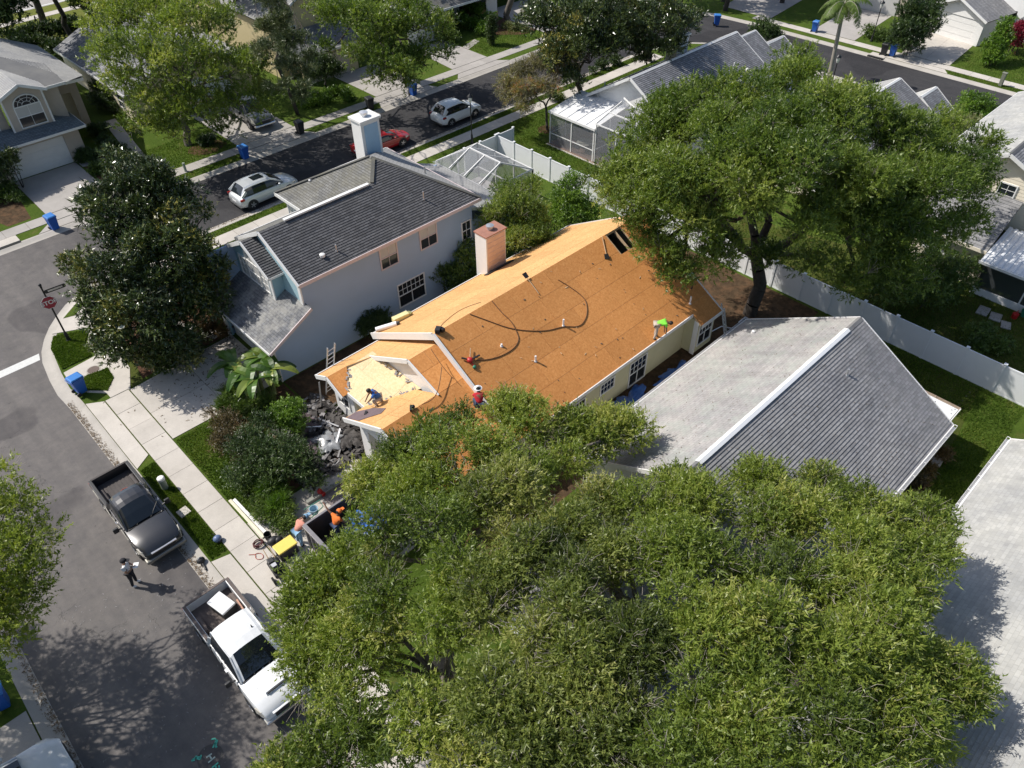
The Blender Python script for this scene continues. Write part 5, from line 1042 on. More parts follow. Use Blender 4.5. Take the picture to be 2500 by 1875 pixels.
# ---- magnolia on the corner
tree('magnolia', 'dark glossy magnolia with white blossoms on the street corner beside the stop sign', (8.2, 37.4, 0), (8.3, 37.4, 1.2),
     [B(*q) for q in ((300, 400, 8.6, 42), (350, 440, 8.3, 60), (290, 500, 7.4, 85), (390, 510, 7, 85), (450, 480, 7, 40), (222, 490, 7.0, 28), (215, 650, 5.2, 44), (170, 648, 5.2, 18), (310, 620, 6, 105), (420, 620, 5.6, 95), (500, 640, 4.6, 60), (500, 520, 6, 28), (250, 720, 4.4, 70), (350, 740, 4.4, 105), (460, 730, 3.6, 90), (530, 690, 3.4, 38), (320, 820, 3, 85), (420, 820, 2.6, 80), (340, 870, 1.8, 55), (430, 880, 1.4, 50), (262, 800, 3, 36), (270, 850, 1.9, 26))],
     115000, .19, .075, LM['mag'], bark='barkd', seed=15, rs=.62, per=9, sp=.28, trunk_r=.2, lim_r=.07, flowers=16, cat='magnolia', keep_low=.6, up=.3)
# ---- trees across the rear street
tree('spreading_oak', 'bright green spreading oak over the driveway at the upper left', (20.9, 58.9, 0), (21.3, 58.9, 3.0),
     [B(*q) for q in ((280, 60, 8.6, 60), (370, 50, 9, 85), (480, 60, 9, 85), (550, 60, 8, 55), (260, 130, 7.6, 50), (330, 150, 7.8, 85), (440, 160, 7.8, 90), (550, 170, 7, 85), (630, 170, 6, 50), (300, 220, 6, 50), (390, 250, 5.6, 75), (490, 270, 5, 75), (590, 250, 5, 60), (650, 270, 4.4, 32), (350, 300, 4.4, 50), (420, 325, 3.8, 50), (540, 320, 3.6, 40), (380, -30, 9, 90), (500, -30, 9, 80), (270, -20, 8.5, 70), (230, 75, 7.6, 24))],
     130000, .18, .07, LM['oak'], seed=16, rs=.9, twigs=60, lim_r=.13, trunk_r=.3)
tree('spreading_oak', 'second oak across the rear street, leaning over the pale driveway', (41.0, 58.9, 0), (40.4, 59.6, 3.0),
     [B(*q) for q in ((790, 30, 7, 40), (850, 40, 7.6, 66), (920, 60, 7.8, 75), (1010, 60, 7.4, 75), (1080, 70, 6.6, 45), (880, 130, 6, 60), (960, 150, 5.6, 70), (1040, 150, 5, 55), (1090, 140, 4.4, 26), (930, 190, 4.4, 40), (990, 205, 3.8, 34), (800, 120, 5.4, 32), (860, -20, 8, 80), (990, -20, 8, 80))],
     85000, .18, .07, LM['oak2'], seed=17, rs=.9, twigs=40, lim_r=.12, bark='barkd')
tree('pine', 'thin dark pine with sparse tufted whorls between the two oaks', (30.2, 57.7, 0), (30.3, 57.8, 12.5),
     [B(*q) for q in ((660, 20, 13, 40), (690, 60, 11.5, 38), (640, 70, 11.4, 30), (690, 110, 9.8, 42), (650, 130, 9, 26), (735, 95, 10, 24), (700, 165, 8, 42), (745, 180, 7.4, 26), (680, 215, 6.2, 32), (735, 230, 5.6, 30), (760, 140, 8.6, 22), (700, -20, 14.5, 36), (640, -10, 14, 30))],
     42000, .20, .035, LM['pine'], bark='barkd', seed=18, rs=.5, dens=2.0, per=16, sp=.3, trunk_r=.17, lim_r=.05, cat='pine tree', forks=[(30.3, 57.8, 12.5), (30.3, 57.8, 9), (30.3, 57.8, 6.5), (30.3, 57.8, 4.6)])
tree('round_tree', 'small dark round-headed tree standing in a bright planting bed across the street', (34.6, 59.8, 0), (34.6, 59.8, 1.3),
     [B(790, 172, 2.9, 42), B(770, 185, 2.6, 30), B(815, 185, 2.6, 28)], 26000, .12, .05, LM['dark'], bark='barkd', seed=19, rs=.5, trunk_r=.09, lim_r=.04, dens=4)
tree('evergreen_magnolia', 'dark evergreen with pale blossoms on the verge left of the boxed chimney', (49.9, 43.6, 0), (49.9, 43.8, 2.2),
     [B(*q) for q in ((1330, 60, 7.6, 60), (1300, 40, 7.6, 36), (1420, 50, 8, 80), (1380, 120, 6.6, 70), (1440, 140, 6, 65), (1350, 150, 5.4, 40), (1410, 195, 4.2, 38), (1400, -20, 8.4, 80), (1320, -20, 8, 60), (1470, 100, 7, 50))],
     70000, .20, .08, LM['mag'], bark='barkd', seed=20, rs=.75, per=9, sp=.3, trunk_r=.24, flowers=12, cat='magnolia')
tree('evergreen_magnolia', 'dark evergreen behind the boxed chimney, its crown touching the top edge', (60.2, 44.1, 0), (60, 44.2, 2.4),
     [B(*q) for q in ((1520, 50, 7.6, 75), (1600, 50, 7.6, 70), (1670, 60, 7, 45), (1540, 110, 6, 60), (1620, 115, 6, 55), (1580, 150, 4.6, 40), (1700, 50, 6.4, 28), (1560, -20, 8, 80), (1650, -20, 7.6, 60))],
     62000, .20, .08, LM['mag'], bark='barkd', seed=21, rs=.75, per=9, sp=.3, trunk_r=.24, flowers=10, cat='magnolia')
tree('bald_cypress', 'small tan and orange feathery tree with a slim trunk in a mulch ring', (42.8, 40.7, 0), (42.7, 40.8, 2.0),
     [B(*q) for q in ((1245, 205, 4.0, 26), (1275, 190, 4.2, 34), (1310, 165, 4.6, 36), (1350, 150, 4.8, 36), (1375, 175, 4.2, 26), (1250, 235, 3.4, 26), (1290, 230, 3.6, 34), (1330, 215, 3.8, 34), (1280, 262, 2.9, 20), (1385, 140, 4.8, 18), (1225, 225, 3.6, 16))],
     52000, .16, .03, LM['cyp'], bark='bark', seed=22, rs=.5, shrink=0, dens=3, per=14, sp=.35, trunk_r=.11, lim_r=.045, twigs=260, twl=.6, hang=.9, forks=[(42.7, 40.8, 2.0), (42.0, 41.2, 3.0), (43.4, 40.6, 3.2)])
tree('street_tree', 'yellow-green tree at the left edge leaning over the street', (-6.2, 22.6, 0), (-6.0, 22.4, 2.6),
     [B(*q) for q in ((-10, 1180, 6.4, 42), (10, 1240, 6.2, 50), (60, 1245, 5.8, 26), (45, 1310, 5.8, 42), (85, 1325, 5.4, 22), (0, 1350, 6.2, 52), (40, 1410, 5.6, 44), (85, 1420, 5.2, 24), (5, 1480, 5.4, 44), (50, 1500, 5, 30), (10, 1545, 4.6, 26))] +
     [(-5.2, 20, 6.5, 1.7), (-4.6, 22.5, 7.6, 1.8), (-5.4, 25, 7.2, 1.9), (-7, 22, 7.4, 2), (-6.5, 27, 6.8, 1.8), (-4.0, 18.5, 6.6, 1.5), (-8, 25, 6.8, 1.8), (-7, 19, 6.5, 1.8), (-8.4, 29, 7, 2.0), (-3.4, 20.6, 7.2, 1.3)],
     100000, .12, .046, LM['lime'], seed=23, rs=.7, trunk_r=.22, twigs=60, lim_r=.045, gap=3)
tree('street_tree', 'tree beyond the left edge whose shade covers the lower end of the street', (-8.6, 17.5, 0), (-8.4, 17.5, 3), [(-7.6, 17.5, 6.5, 2.4), (-8.5, 20, 7.5, 2.4), (-6.6, 14.5, 6, 1.8), (-9.5, 15, 7, 2.2), (-6.4, 21.5, 8.2, 1.9), (-8.5, 24, 8, 2.2), (-7.2, 11.8, 6, 1.8), (-6.8, 19.0, 7.4, 1.7)], 42000, .24, .10, LM['oak'], seed=29, rs=.8, lim_r=.05, gap=3)
# trees beyond the frame whose shade falls on the left of the street, and the far tall trunks at the top left
tree('far_oak', 'dark tree in the top left corner by the far road', (16.2, 91, 0), (16.2, 91, 4), [B(*q) for q in ((10, 20, 7, 45), (40, 5, 7, 30), (0, 60, 6, 26), (50, -30, 8, 60), (-20, 0, 8, 60))], 22000, .3, .11, LM['dark'], bark='barkd', seed=24, rs=1.2)
tree('tall_tree', 'bare leaning trunk with its crown above the frame at the top left', (23.4, 96.7, 0), (22.9, 96.0, 9.5), [(22.5, 96, 11.5, 3.0), (20, 94, 11, 2.6), (25, 97, 12, 2.6)], 20000, .3, .11, LM['dark'], bark='barkd', seed=25, rs=1.3, trunk_r=.38)
tree('tall_tree', 'second dark trunk at the top left, right of the leaning one', (28.4, 95.0, 0), (28.0, 94.5, 9), [(28, 94, 11.5, 3.0), (31, 92, 10.5, 2.8), (30, 96, 12, 2.6), B(205, 10, 5.5, 22)], 26000, .3, .11, LM['mid'], bark='barkd', seed=26, rs=1.3, trunk_r=.42)
tree('street_tree', 'tree beyond the left edge shading the street corner', (-4.6, 55, 0), (-4.6, 55, 3), [(-4.2, 53.6, 6.2, 2.2), (-6.5, 55, 6.5, 2.4), (-3, 56, 6.8, 1.9), (-5, 50.8, 6.2, 1.8), (-6, 48.6, 6.4, 1.8)], 26000, .16, .06, LM['oak'], seed=27, rs=.9)
tree('tall_tree', 'single straight pale trunk in front of the dark carport at the top', (58.4, 61.3, 0), (58.5, 61.4, 8.2), [(58.5, 61.4, 10.5, 2.6), (60.5, 60, 10, 2.3), (56.8, 62.5, 10, 2.2)], 20000, .25, .09, LM['mid'], seed=28, rs=1.1, trunk_r=.33)
for k, (x, y, R, lb) in enumerate(((14, 86, 3.4, 'tree behind the tan house whose shade darkens its side yard'), (22, 84, 3.2, 'tree behind the cream long house shading its roof'), (74, 55, 3.6, 'tree above the street bend at the top of the picture'), (82, 50, 4.2, 'tree by the shaded brown house at the top'), (68, 63, 4.0, 'tree beside the dark carport at the top'), (93, 47, 4.2, 'tree beyond the shaded brown house'), (80, 49.5, 3.4, 'tree shading the outer corner of the street bend'), (50, 70, 4.0, 'tree behind the white brick-based house'), (34, 72, 3.4, 'tree shading the yellow house'), (99, 40, 4.4, 'tree behind the grey garage house'), (77.5, 47.5, 3.8, 'dark tree just beyond the outer kerb of the street bend'), (84, 44.5, 3.8, 'dark tree on the lawn before the shaded brown house'), (65.5, 57, 3.6, 'tree on the lawn past the dark carport'))):
    tree('yard_tree', lb, (x, y, 0), (x, y, 5.6), [(x, y, 8.6, R*.75), (x+2, y-1, 8.2, R*.6), (x-2, y+1, 8.4, R*.6), (x, y+2, 8.6, R*.6), (x+.5, y-2, 8.2, R*.55)], 14000, .28, .1, LM['dark'], bark='barkd', seed=30+k, rs=1.2)
# ---- shrubs
def shrub(name, label, blobs, n, L, Wd, lm, seed, rs=.35, stem=None, cat='shrub', dens=4, group=None, **kw):
    blobs = [(b[0], b[1], b[2], max(.15, b[3]-.6*rs)) for b in blobs]
    x = sum(b[0] for b in blobs)/len(blobs); y = sum(b[1] for b in blobs)/len(blobs)
    t = thing(name, label, cat, (x, y, .1), group=group); r = np.random.default_rng(seed); cl = subclumps(blobs, rs, dens, r, -.6, 9)
    V, F, ti = leaves(cl, int(n*.72), L*1.1, Wd*1.12, r, kw.get('up', .4), kw.get('per', 10), kw.get('sp', .2), kw.get('keep_low', .7), kw.get('tint_sp', .14), kw.get('hang', 0.0))
    V[:, 2] = np.maximum(V[:, 2], .11); np_mesh('foliage', V-np.array((x, y, .1)), F, lm, t, ti)
    seg = []
    for b in blobs:
        for k in range(3): seg += branchpath((b[0]+r.normal()*.08, b[1]+r.normal()*.08, .05), (b[0]+r.normal()*.2*b[3], b[1]+r.normal()*.2*b[3], b[2]), .03, .012, r, 3)[0]
    V, F = tubes_np(seg, 4); np_mesh('stems', V-np.array((x, y, .1)), F, K['barkd'], t, k=4)['kind'] = 'stuff'
    return t
def BP(px, py, z, rpx): return B(px, py, z, rpx)
shrub('clipped_shrub', 'tall clipped egg-shaped green tree right of the screen cage', [BP(1392, 480, 2.5, 55), BP(1390, 520, 1.8, 62), BP(1430, 515, 1.7, 48), BP(1355, 530, 1.5, 40), BP(1395, 445, 3.2, 34)], 42000, .10, .045, LM['bright'], 41, .4, keep_low=.9)
tree('garden_tree', 'loose light green tree right of the pink-sided chimney', (27.2, 28.2, 0), (27.2, 28.2, 1.8), [B(*q) for q in ((1250, 480, 4.6, 44), (1230, 530, 4.2, 55), (1290, 520, 4.2, 50), (1270, 580, 3.4, 55), (1200, 545, 3.6, 34), (1330, 560, 3.4, 40), (1320, 600, 2.6, 34), (1290, 460, 4.6, 26))], 52000, .11, .042, LM['oak2'], seed=42, rs=.5, trunk_r=.09, lim_r=.045, twigs=30)
shrub('wall_shrub', 'sprawling shrub climbing along the blue-grey wall below the chimney', [BP(1085, 670, 1.6, 24), BP(1120, 660, 1.8, 28), BP(1140, 625, 2.4, 28), BP(1150, 595, 2.8, 20), BP(1060, 660, 1.8, 16), BP(1165, 650, 1.7, 24), BP(1110, 690, 1.0, 24), BP(1050, 672, 1.4, 12), BP(1150, 690, .8, 26)], 14000, .12, .05, LM['mid'], 43, .3, dens=2.5, sp=.35)
shrub('round_shrub', 'dark round bush against the blue-grey wall in the side yard', [BP(905, 785, 1.0, 42), BP(930, 780, .9, 32), BP(885, 800, .8, 28)], 22000, .09, .035, LM['dark'], 44, .3)
shrub('ball_shrub', 'bright green clipped ball beside the banana plant', [BP(700, 1005, 1.5, 42), BP(715, 1030, 1.2, 38), BP(675, 1020, 1.3, 28)], 26000, .075, .035, LM['bright'], 45, .25, keep_low=.9, up=.7)
shrub('dark_bush', 'loose dark bush in front of the clipped ball', [BP(620, 1090, 1.6, 60), BP(690, 1110, 1.6, 60), BP(740, 1130, 1.4, 48), BP(590, 1150, 1.1, 45), BP(670, 1160, 1.1, 50), BP(640, 1040, 1.5, 34), BP(760, 1170, .9, 30)], 42000, .10, .032, LM['dark'], 46, .32, sp=.3)
shrub('rusty_bush', 'rust-tinged feathery bush at the left end of the planting bed', [BP(560, 1040, 1.0, 40), BP(600, 1070, 1.2, 42), BP(550, 1080, .8, 34), BP(610, 1110, 1.0, 36), BP(520, 1010, .7, 20)], 22000, .10, .028, LM['rust'], 47, .3, sp=.3)
shrub('low_hedge', 'mass of low green shrubs along the lawn edge by the white boards', [BP(x, y, .35, 30) for x, y in ((615, 1195), (645, 1225), (672, 1255), (698, 1282), (650, 1250), (685, 1270), (620, 1175), (590, 1160), (700, 1250), (680, 1215))], 46000, .085, .03, LM['mid'], 48, .25, sp=.2, up=.8)
shrub('grass_clump', 'arching strap-leaved clump in the planting bed', [BP(665, 1195, .6, 28), BP(680, 1230, .5, 26), BP(650, 1170, .6, 22)], 9000, .30, .03, LM['bright'], 49, .2, sp=.15, up=.9)
shrub('low_palms', 'dark spiky low palms under the banana leaves', [BP(560, 985, .6, 30), BP(600, 1000, .6, 32), BP(640, 985, .6, 28), BP(580, 960, .7, 24), BP(545, 965, .5, 18)], 8000, .34, .035, LM['mid'], 50, .25, sp=.12, up=.6)
shrub('door_shrub', 'reddish-green shrub left of the blue garage', [BP(505, 800, .7, 26), BP(530, 790, .7, 24), BP(525, 760, .9, 24), BP(548, 810, .5, 18)], 14000, .09, .035, LM['rust'], 51, .25)
shrub('undergrowth', 'dark undergrowth beneath the corner magnolia', [BP(400, 880, .5, 40), BP(450, 860, .5, 40), BP(360, 860, .5, 34), BP(480, 830, .5, 34)], 20000, .09, .035, LM['dark'], 52, .3)
shrub('fence_shrub', 'dense shrub against the far side of the long fence below the oak', [BP(2200, 700, 1.4, 60), BP(2270, 700, 1.5, 60), BP(2330, 690, 1.4, 50), BP(2140, 690, 1.2, 45), BP(2290, 650, 2.2, 55), BP(2350, 650, 1.8, 40)], 46000, .13, .05, LM['mid'], 53, .45)
shrub('tall_evergreen', 'big dark rounded evergreen beside the white double garage', [BP(2232, 75, 2.4, 44), BP(2250, 45, 3.2, 42), BP(2218, 100, 1.6, 40), BP(2262, 20, 3.8, 34), BP(2225, 20, 3.8, 34)], 46000, .16, .06, LM['dark'], 54, .6, keep_low=.9)
shrub('cone_shrub', 'clipped leaning cone of foliage on the right-hand lawn', [BP(2425, 140, .9, 24), BP(2430, 115, 1.6, 27), BP(2440, 90, 2.3, 24), BP(2450, 70, 2.9, 18), BP(2455, 55, 3.3, 10)], 26000, .13, .055, LM['bright'], 55, .4, keep_low=.9)
shrub('red_shrub', 'burgundy red shrub at the upper right edge', [BP(2483, 80, 1.8, 22), BP(2475, 105, 1.1, 20), BP(2500, 90, 1.8, 22), BP(2495, 65, 2.4, 16)], 14000, .15, .06, LM['red'], 56, .4)
shrub('drive_hedge', 'low dark hedge behind the two wheeled bins at the upper right', [BP(2150, 88, .5, 22), BP(2180, 95, .5, 22), BP(2205, 100, .6, 22), BP(2195, 80, .7, 22), BP(2120, 80, .5, 20)], 18000, .12, .05, LM['mid'], 57, .4)
shrub('round_bush', 'round glossy bush at the foot of the stepped white house roof', [BP(1862, 78, 1.3, 34), BP(1880, 85, 1.1, 26), BP(1842, 85, 1.0, 24)], 16000, .15, .06, LM['dark'], 58, .45)
shrub('round_bush', 'round clipped green bush before the right-hand street by the near white eave', [BP(2385, 260, 1.6, 42), BP(2375, 285, 1.3, 40), BP(2405, 275, 1.3, 30), BP(2350, 280, 1.0, 24)], 24000, .13, .055, LM['bright'], 59, .45, keep_low=.9)
shrub('yellow_bush', 'loose yellow-green bush in front of the round clipped one', [BP(2350, 320, 2.0, 38), BP(2310, 345, 1.8, 34), BP(2375, 310, 2.0, 26), BP(2335, 300, 2.2, 24)], 18000, .13, .045, LM['olive'], 60, .45)
shrub('drive_bushes', 'row of clipped green bushes beside the white brick-based house', [BP(1140, 20, 1.2, 20), BP(1165, 30, 1.2, 22), BP(1195, 45, 1.1, 20), BP(1150, 55, .8, 22), BP(1180, 70, .7, 18), BP(1120, 45, .9, 20)], 20000, .15, .06, LM['bright'], 61, .5)
shrub('column_shrub', 'dark upright column shrub on the lawn at the top', [BP(1198, 95, .6, 11), BP(1199, 78, 1.3, 12), BP(1200, 60, 2.0, 11), BP(1201, 45, 2.6, 8)], 9000, .14, .05, LM['dark'], 62, .35)
shrub('driveway_shrub', 'grey-green shrub at the pale driveway edge under the second oak', [BP(1100, 92, .7, 20), BP(1085, 85, .9, 22)], 9000, .14, .055, LM['mid'], 63, .4)
shrub('garage_shrub', 'low dark shrub at the tan garage corner', [BP(205, 382, .5, 18), BP(225, 385, .5, 17), BP(195, 388, .4, 12)], 12000, .11, .045, LM['dark'], 64, .35)
shrub('small_shrub', 'small yellowish shrub in front of the tan garage corner', [BP(238, 412, .45, 16), BP(250, 415, .4, 12)], 8000, .11, .045, LM['mid'], 65, .3)
shrub('entry_shrubs', 'shrubs with pale flowers by the tan house entry', [BP(230, 320, .5, 20), BP(255, 345, .5, 20), BP(275, 365, .6, 24), BP(300, 375, .5, 22), BP(255, 310, .5, 14)], 18000, .12, .05, LM['dark'], 66, .4)
shrub('side_shrub', 'tall dark shrub against the cream side wall', [BP(250, 240, 1.1, 26), BP(270, 255, .9, 22), BP(240, 220, 1.2, 20)], 14000, .14, .055, LM['dark'], 67, .5)
shrub('boundary_hedge', 'long black-green hedge behind the tan roof and far lawn', [BP(x, y, 1.4, 20) for x, y in ((30, 95), (60, 88), (90, 80), (120, 75), (150, 70), (180, 66), (205, 64), (60, 110), (100, 108), (140, 120), (170, 130))], 40000, .2, .08, LM['dark'], 68, .9)
shrub('glossy_shrub', 'dark glossy small tree at the left edge by the tan garage', [BP(10, 400, 2.2, 26), BP(0, 430, 1.6, 26), BP(20, 380, 2.6, 16), BP(-15, 400, 2.4, 30)], 12000, .14, .055, LM['mag'], 69, .5)
shrub('olive_bush', 'low olive bush below the small tree at the left edge', [BP(20, 470, .5, 24), BP(0, 475, .5, 26), BP(35, 485, .4, 16)], 10000, .11, .04, LM['mid'], 70, .35)
shrub('bed_plants', 'bright ground plants in the bed across the street', [BP(x, y, .15, 22) for x, y in ((740, 245), (770, 240), (800, 232), (830, 228), (850, 240), (790, 250), (750, 258))], 20000, .12, .05, LM['bright'], 71, .35, up=.8)
shrub('flower_shrub', 'dark shrub with white flowers at the corner of the left lawn', [BP(495, 345, .4, 14), BP(515, 345, .4, 12)], 7000, .1, .04, LM['dark'], 72, .3)
shrub('trunk_ground_cover', 'pale green ground cover around the straight trunk at the top', [BP(1240, 68, .1, 14), BP(1260, 72, .1, 14), BP(1280, 76, .1, 12)], 9000, .12, .05, LM['olive'], 73, .3)
shrub('yard_shrub', 'low yellow-green shrub in the shaded yard right of the long fence', [BP(2400, 830, .5, 34), BP(2440, 845, .4, 30), BP(2380, 855, .4, 24)], 9000, .14, .045, LM['mid'], 74, .4, dens=2)
shrub('yard_plants', 'reddish plants under the grey roof eave beside the lower lawn', [BP(2270, 1150, .4, 22), BP(2240, 1190, .4, 24), BP(2215, 1220, .4, 24), BP(2300, 1110, .3, 14)], 9000, .12, .04, LM['rust'], 75, .3)
shrub('tree_base_shrub', 'small shrub under the cypress side of the white roofed porch', [BP(1352, 235, .5, 12), BP(1368, 240, .4, 10)], 5000, .11, .04, LM['mid'], 76, .3)
shrub('verge_flowers', 'dark verge shrub with pale flowers by the sidewalk left of the chimney', [BP(1470, 160, .4, 16), BP(1500, 150, .4, 16), BP(1450, 172, .4, 12)], 8000, .12, .05, LM['dark'], 77, .3)
# ---- palm
def frond(m, base, az, L, droop, r, n=26, wl=.55, rise=.5):
    p = Vector(base); d = Vector((math.cos(az), math.sin(az), rise)).normalized(); pts = [p.copy()]
    for i in range(n):
        d = (d + Vector((0, 0, -droop/n))).normalized(); p = p + d*(L/n); pts.append(p.copy())
        side = d.cross(Vector((0, 0, 1))).normalized(); ll = wl*math.sin(math.pi*min(1, (i+2)/(n+1)))**.6
        for s_ in (-1, 1):
            for jj in range(4):
                q = p + side*s_*ll*(.9+.2*r.random()) + d*ll*.5*r.random() + Vector((0, 0, -ll*(.35+.5*r.random()))); m.face([p-d*.03, p+d*.05, q])
    return pts
def palm(name, label, base, h, lean, nfr, L, seed):
    r = random.Random(seed); t = thing(name, label, 'palm tree', base)
    top = Vector(base)+Vector((lean[0], lean[1], h))
    pts = [Vector(base)+(top-Vector(base))*(k/8) for k in range(9)]
    MB().tube(pts, [.24, .2, .18, .17, .165, .16, .15, .14, .15], 10).build('trunk', K['palm_trunk'], t, smooth=50)
    m = MB()
    for k in range(7): a = k*.9; m.tube([top+Vector((0, 0, -1.0+.08*k)), top+Vector((math.cos(a)*.22, math.sin(a)*.22, -.4+.05*k))], [.12, .03], 6)
    m.build('boots', mat('palm_boot', (.32, .20, .13), .9, var=.3), t)
    for k in range(nfr):
        m = MB(); az = 2*math.pi*k/nfr*2.4+r.uniform(-.2, .2); pts = frond(m, top, az, L*r.uniform(.85, 1.1), 1.9+r.random()*.8, r, rise=.2+1.2*(k/nfr))
        o = m.build('frond', LM['palm'], t); at = o.data.attributes.new('tint', 'FLOAT', 'POINT'); at.data.foreach_set('value', [min(1, max(0, r.gauss(.55, .15))) for _ in range(len(o.data.vertices))])
        MB().tube(pts[::3], .02, 4).build('midrib', K['twig'], o)
palm('palm', 'tall feather palm with curved grey trunk beside the right-hand street', (66.9, 29.4, 0), 6.6, (.2, .5), 13, 2.6, 5)
palm('palm', 'small palm at the upper right edge behind the red shrub', (90.5, 23.0, 0), 2.4, (.1, 0), 9, 1.8, 6)
# ---- banana
t = thing('banana_plant', 'banana plant with big arching leaves at the end of the wide driveway', 'banana plant', (9.4, 28.6, .1))
r = random.Random(3)
for k, (px, py) in enumerate(((640, 950), (660, 930), (612, 965), (672, 962), (590, 945), (640, 985))):
    b = G(px, py, .1); MB().tube([b, b+Vector((.05, .05, .8)), b+Vector((.1, .1, 1.5))], [.11, .09, .05], 8).build('stem', mat('banana_stem', (.22, .26, .09), .7, var=.3) if k == 0 else D.materials['banana_stem'], t, smooth=60)
    for j in range(6):
        az = r.uniform(0, 6.28); p = b+Vector((.1, .1, 1.45)); d = Vector((math.cos(az), math.sin(az), 1.1)).normalized(); L = r.uniform(1.2, 1.75); n = 10; rows = []
        for i in range(n+1):
            side = d.cross(Vector((0, 0, 1))).normalized(); wd = .24*math.sin(math.pi*(i+.6)/(n+1.2))**.7; up = side.cross(d)
            rows.append([p-side*wd+up*.06, p.copy(), p+side*wd+up*.06]); p = p+d*(L/n); d = (d+Vector((0, 0, -.2))).normalized()
        m = MB()
        for i in range(n):
            for q in range(2): m.face([rows[i][q], rows[i][q+1], rows[i+1][q+1], rows[i+1][q]])
        o = m.build('leaf', LM['banana'], t); tv = min(1, max(0, r.gauss(.55, .2))); at = o.data.attributes.new('tint', 'FLOAT', 'POINT'); at.data.foreach_set('value', [tv]*len(o.data.vertices))
# ---- grass blades on the lawns one can see from close by
def inpoly(P, poly):
    x, y = P[:, 0], P[:, 1]; c = np.zeros(len(P), bool); n = len(poly)
    for i in range(n):
        x1, y1 = poly[i]; x2, y2 = poly[(i+1) % n]
        m = ((y1 > y) != (y2 > y)); c ^= m & (x < (x2-x1)*(y-y1)/((y2-y1) if y2 != y1 else 1e-9)+x1)
    return c
def blades(name, poly, dens, h, lm, z=.11, seed=0, avoid=(), cat=None):
    r = np.random.default_rng(seed); p = np.array(poly); lo, hi = p.min(0), p.max(0); n = int(.75*dens*(hi[0]-lo[0])*(hi[1]-lo[1]))
    P = lo+(hi-lo)*r.random((n, 2)); P = P[inpoly(P, poly)]
    for a in avoid: P = P[~inpoly(P, a)]
    n = len(P); b = np.c_[P, np.full(n, z)]; a = r.random(n)*6.28; s = np.c_[np.cos(a), np.sin(a), np.zeros(n)]*.022
    tip = b+np.c_[r.normal(size=(n, 2))*h*.5, h*(.5+r.random(n))]
    V = np.stack([b-s, b+s, tip], 1).reshape(-1, 3); ti = np.repeat(np.clip(.5+.25*np.sin(P[:, 0]*1.3)*np.cos(P[:, 1]*1.1)+r.normal(size=n)*.2, 0, 1), 3)
    o = np_mesh(name, V, np.arange(len(V)).reshape(-1, 3), lm, None, ti); tag(o, kind='stuff'); return o
LM['grass'] = mat_leaf('grass_blade', g((.1, (.045, .085, .010)), (.5, (.085, .15, .016)), (.9, (.16, .20, .035))), .3, .7, .2)
blades('grass', [(3.45, 22.1), (4.15, 22.1), (4.15, 29.0), (3.45, 28.9)], 1800, .07, LM['grass'], seed=1)
blades('grass', [(5.5, 22.9), (8.0, 24.0), (8.5, 26), (9.6, 28), (9.8, 29.6), (5.5, 29.6)], 900, .07, LM['grass'], seed=2)
blades('grass', [(3.55, 38.75), (5.15, 38.75), (5.3, 40.1), (5.95, 41.15), (4.25, 41.9), (3.75, 40.9)], 1500, .07, LM['grass'], z=.15, seed=3)
blades('grass', [(3.5, 36.5), (4.6, 35.35), (5.25, 36.1), (5.35, 37.1), (4.2, 37.3)], 1500, .07, LM['grass'], z=.15, seed=4)
blades('grass', [(12.6, 45.0), (62, 45.0), (62, 45.72), (12.6, 45.7)], 500, .07, LM['grass'], seed=5)
blades('grass', [(33.6, 40.2), (45, 40.2), (62, 41), (62, 43.7), (33, 43.7)], 260, .08, LM['grass'], seed=6)
blades('grass', [(37, 27), (41, 27), (41, 41), (37, 41)], 350, .08, LM['grass'], seed=7)
blades('grass', [(30, 1.6), (36.6, 1.8), (36.6, 9), (33.6, 9.6), (33.6, 3.4), (22, 3.3), (22, 1.6)], 500, .09, LM['grass'], seed=8)
blades('grass', [(37, 2), (44.3, 3), (44.5, 8), (42, 24), (37, 27)], 160, .1, LM['grass'], seed=9)
blades('grass', [(15.8, 56.0), (23.4, 56.0), (23.4, 60.5), (15.8, 60.5)], 260, .09, LM['grass'], seed=10)
blades('grass', [(50.4, 56), (58.6, 56), (58.6, 60), (50.4, 60)], 160, .1, LM['grass'], seed=11)
blades('grass', [(78.5, 6), (92, 6), (92, 23.3), (78.5, 23.3)], 100, .1, LM['grass'], seed=12)
blades('grass', [(76.4, 6), (77.2, 6), (77.2, 23.3), (76.4, 22.8)], 250, .09, LM['grass'], seed=13)
blades('grass', [(14.2, 53.7), (22.9, 53.7), (22.9, 54.6), (14.2, 54.6)], 300, .09, LM['grass'], seed=14)
# ================================================================ vehicles
PT = {'white': mat_paint('white_car_paint', (.78, .79, .80)), 'silver': mat_paint('silver_car_paint', (.62, .64, .65), .3), 'char': mat_paint('charcoal_car_paint', (.035, .036, .04), .3, .3), 'gold': mat_paint('pewter_lower_paint', (.24, .23, .20), .5), 'red': mat_paint('red_car_paint', (.40, .008, .012)), 'blk': mat_paint('black_car_paint', (.015, .015, .018)), 'greyd': mat_paint('grey_truck_paint', (.07, .075, .08))}
K['lens'] = mat('headlight_lens', (.62, .58, .50), .15, var=.1, coat=1.0); K['tail'] = mat('tail_light', (.35, .01, .01), .2, var=.1, coat=1.0); K['chrome'] = mat('chrome', (.6, .6, .6), .18, metal=.9, var=.05)
K['bedliner'] = mat('bed_liner', (.075, .065, .062), .8, var=.25); K['bedliner2'] = mat('brown_bed_liner', (.12, .095, .085), .75, var=.3, scale=2)
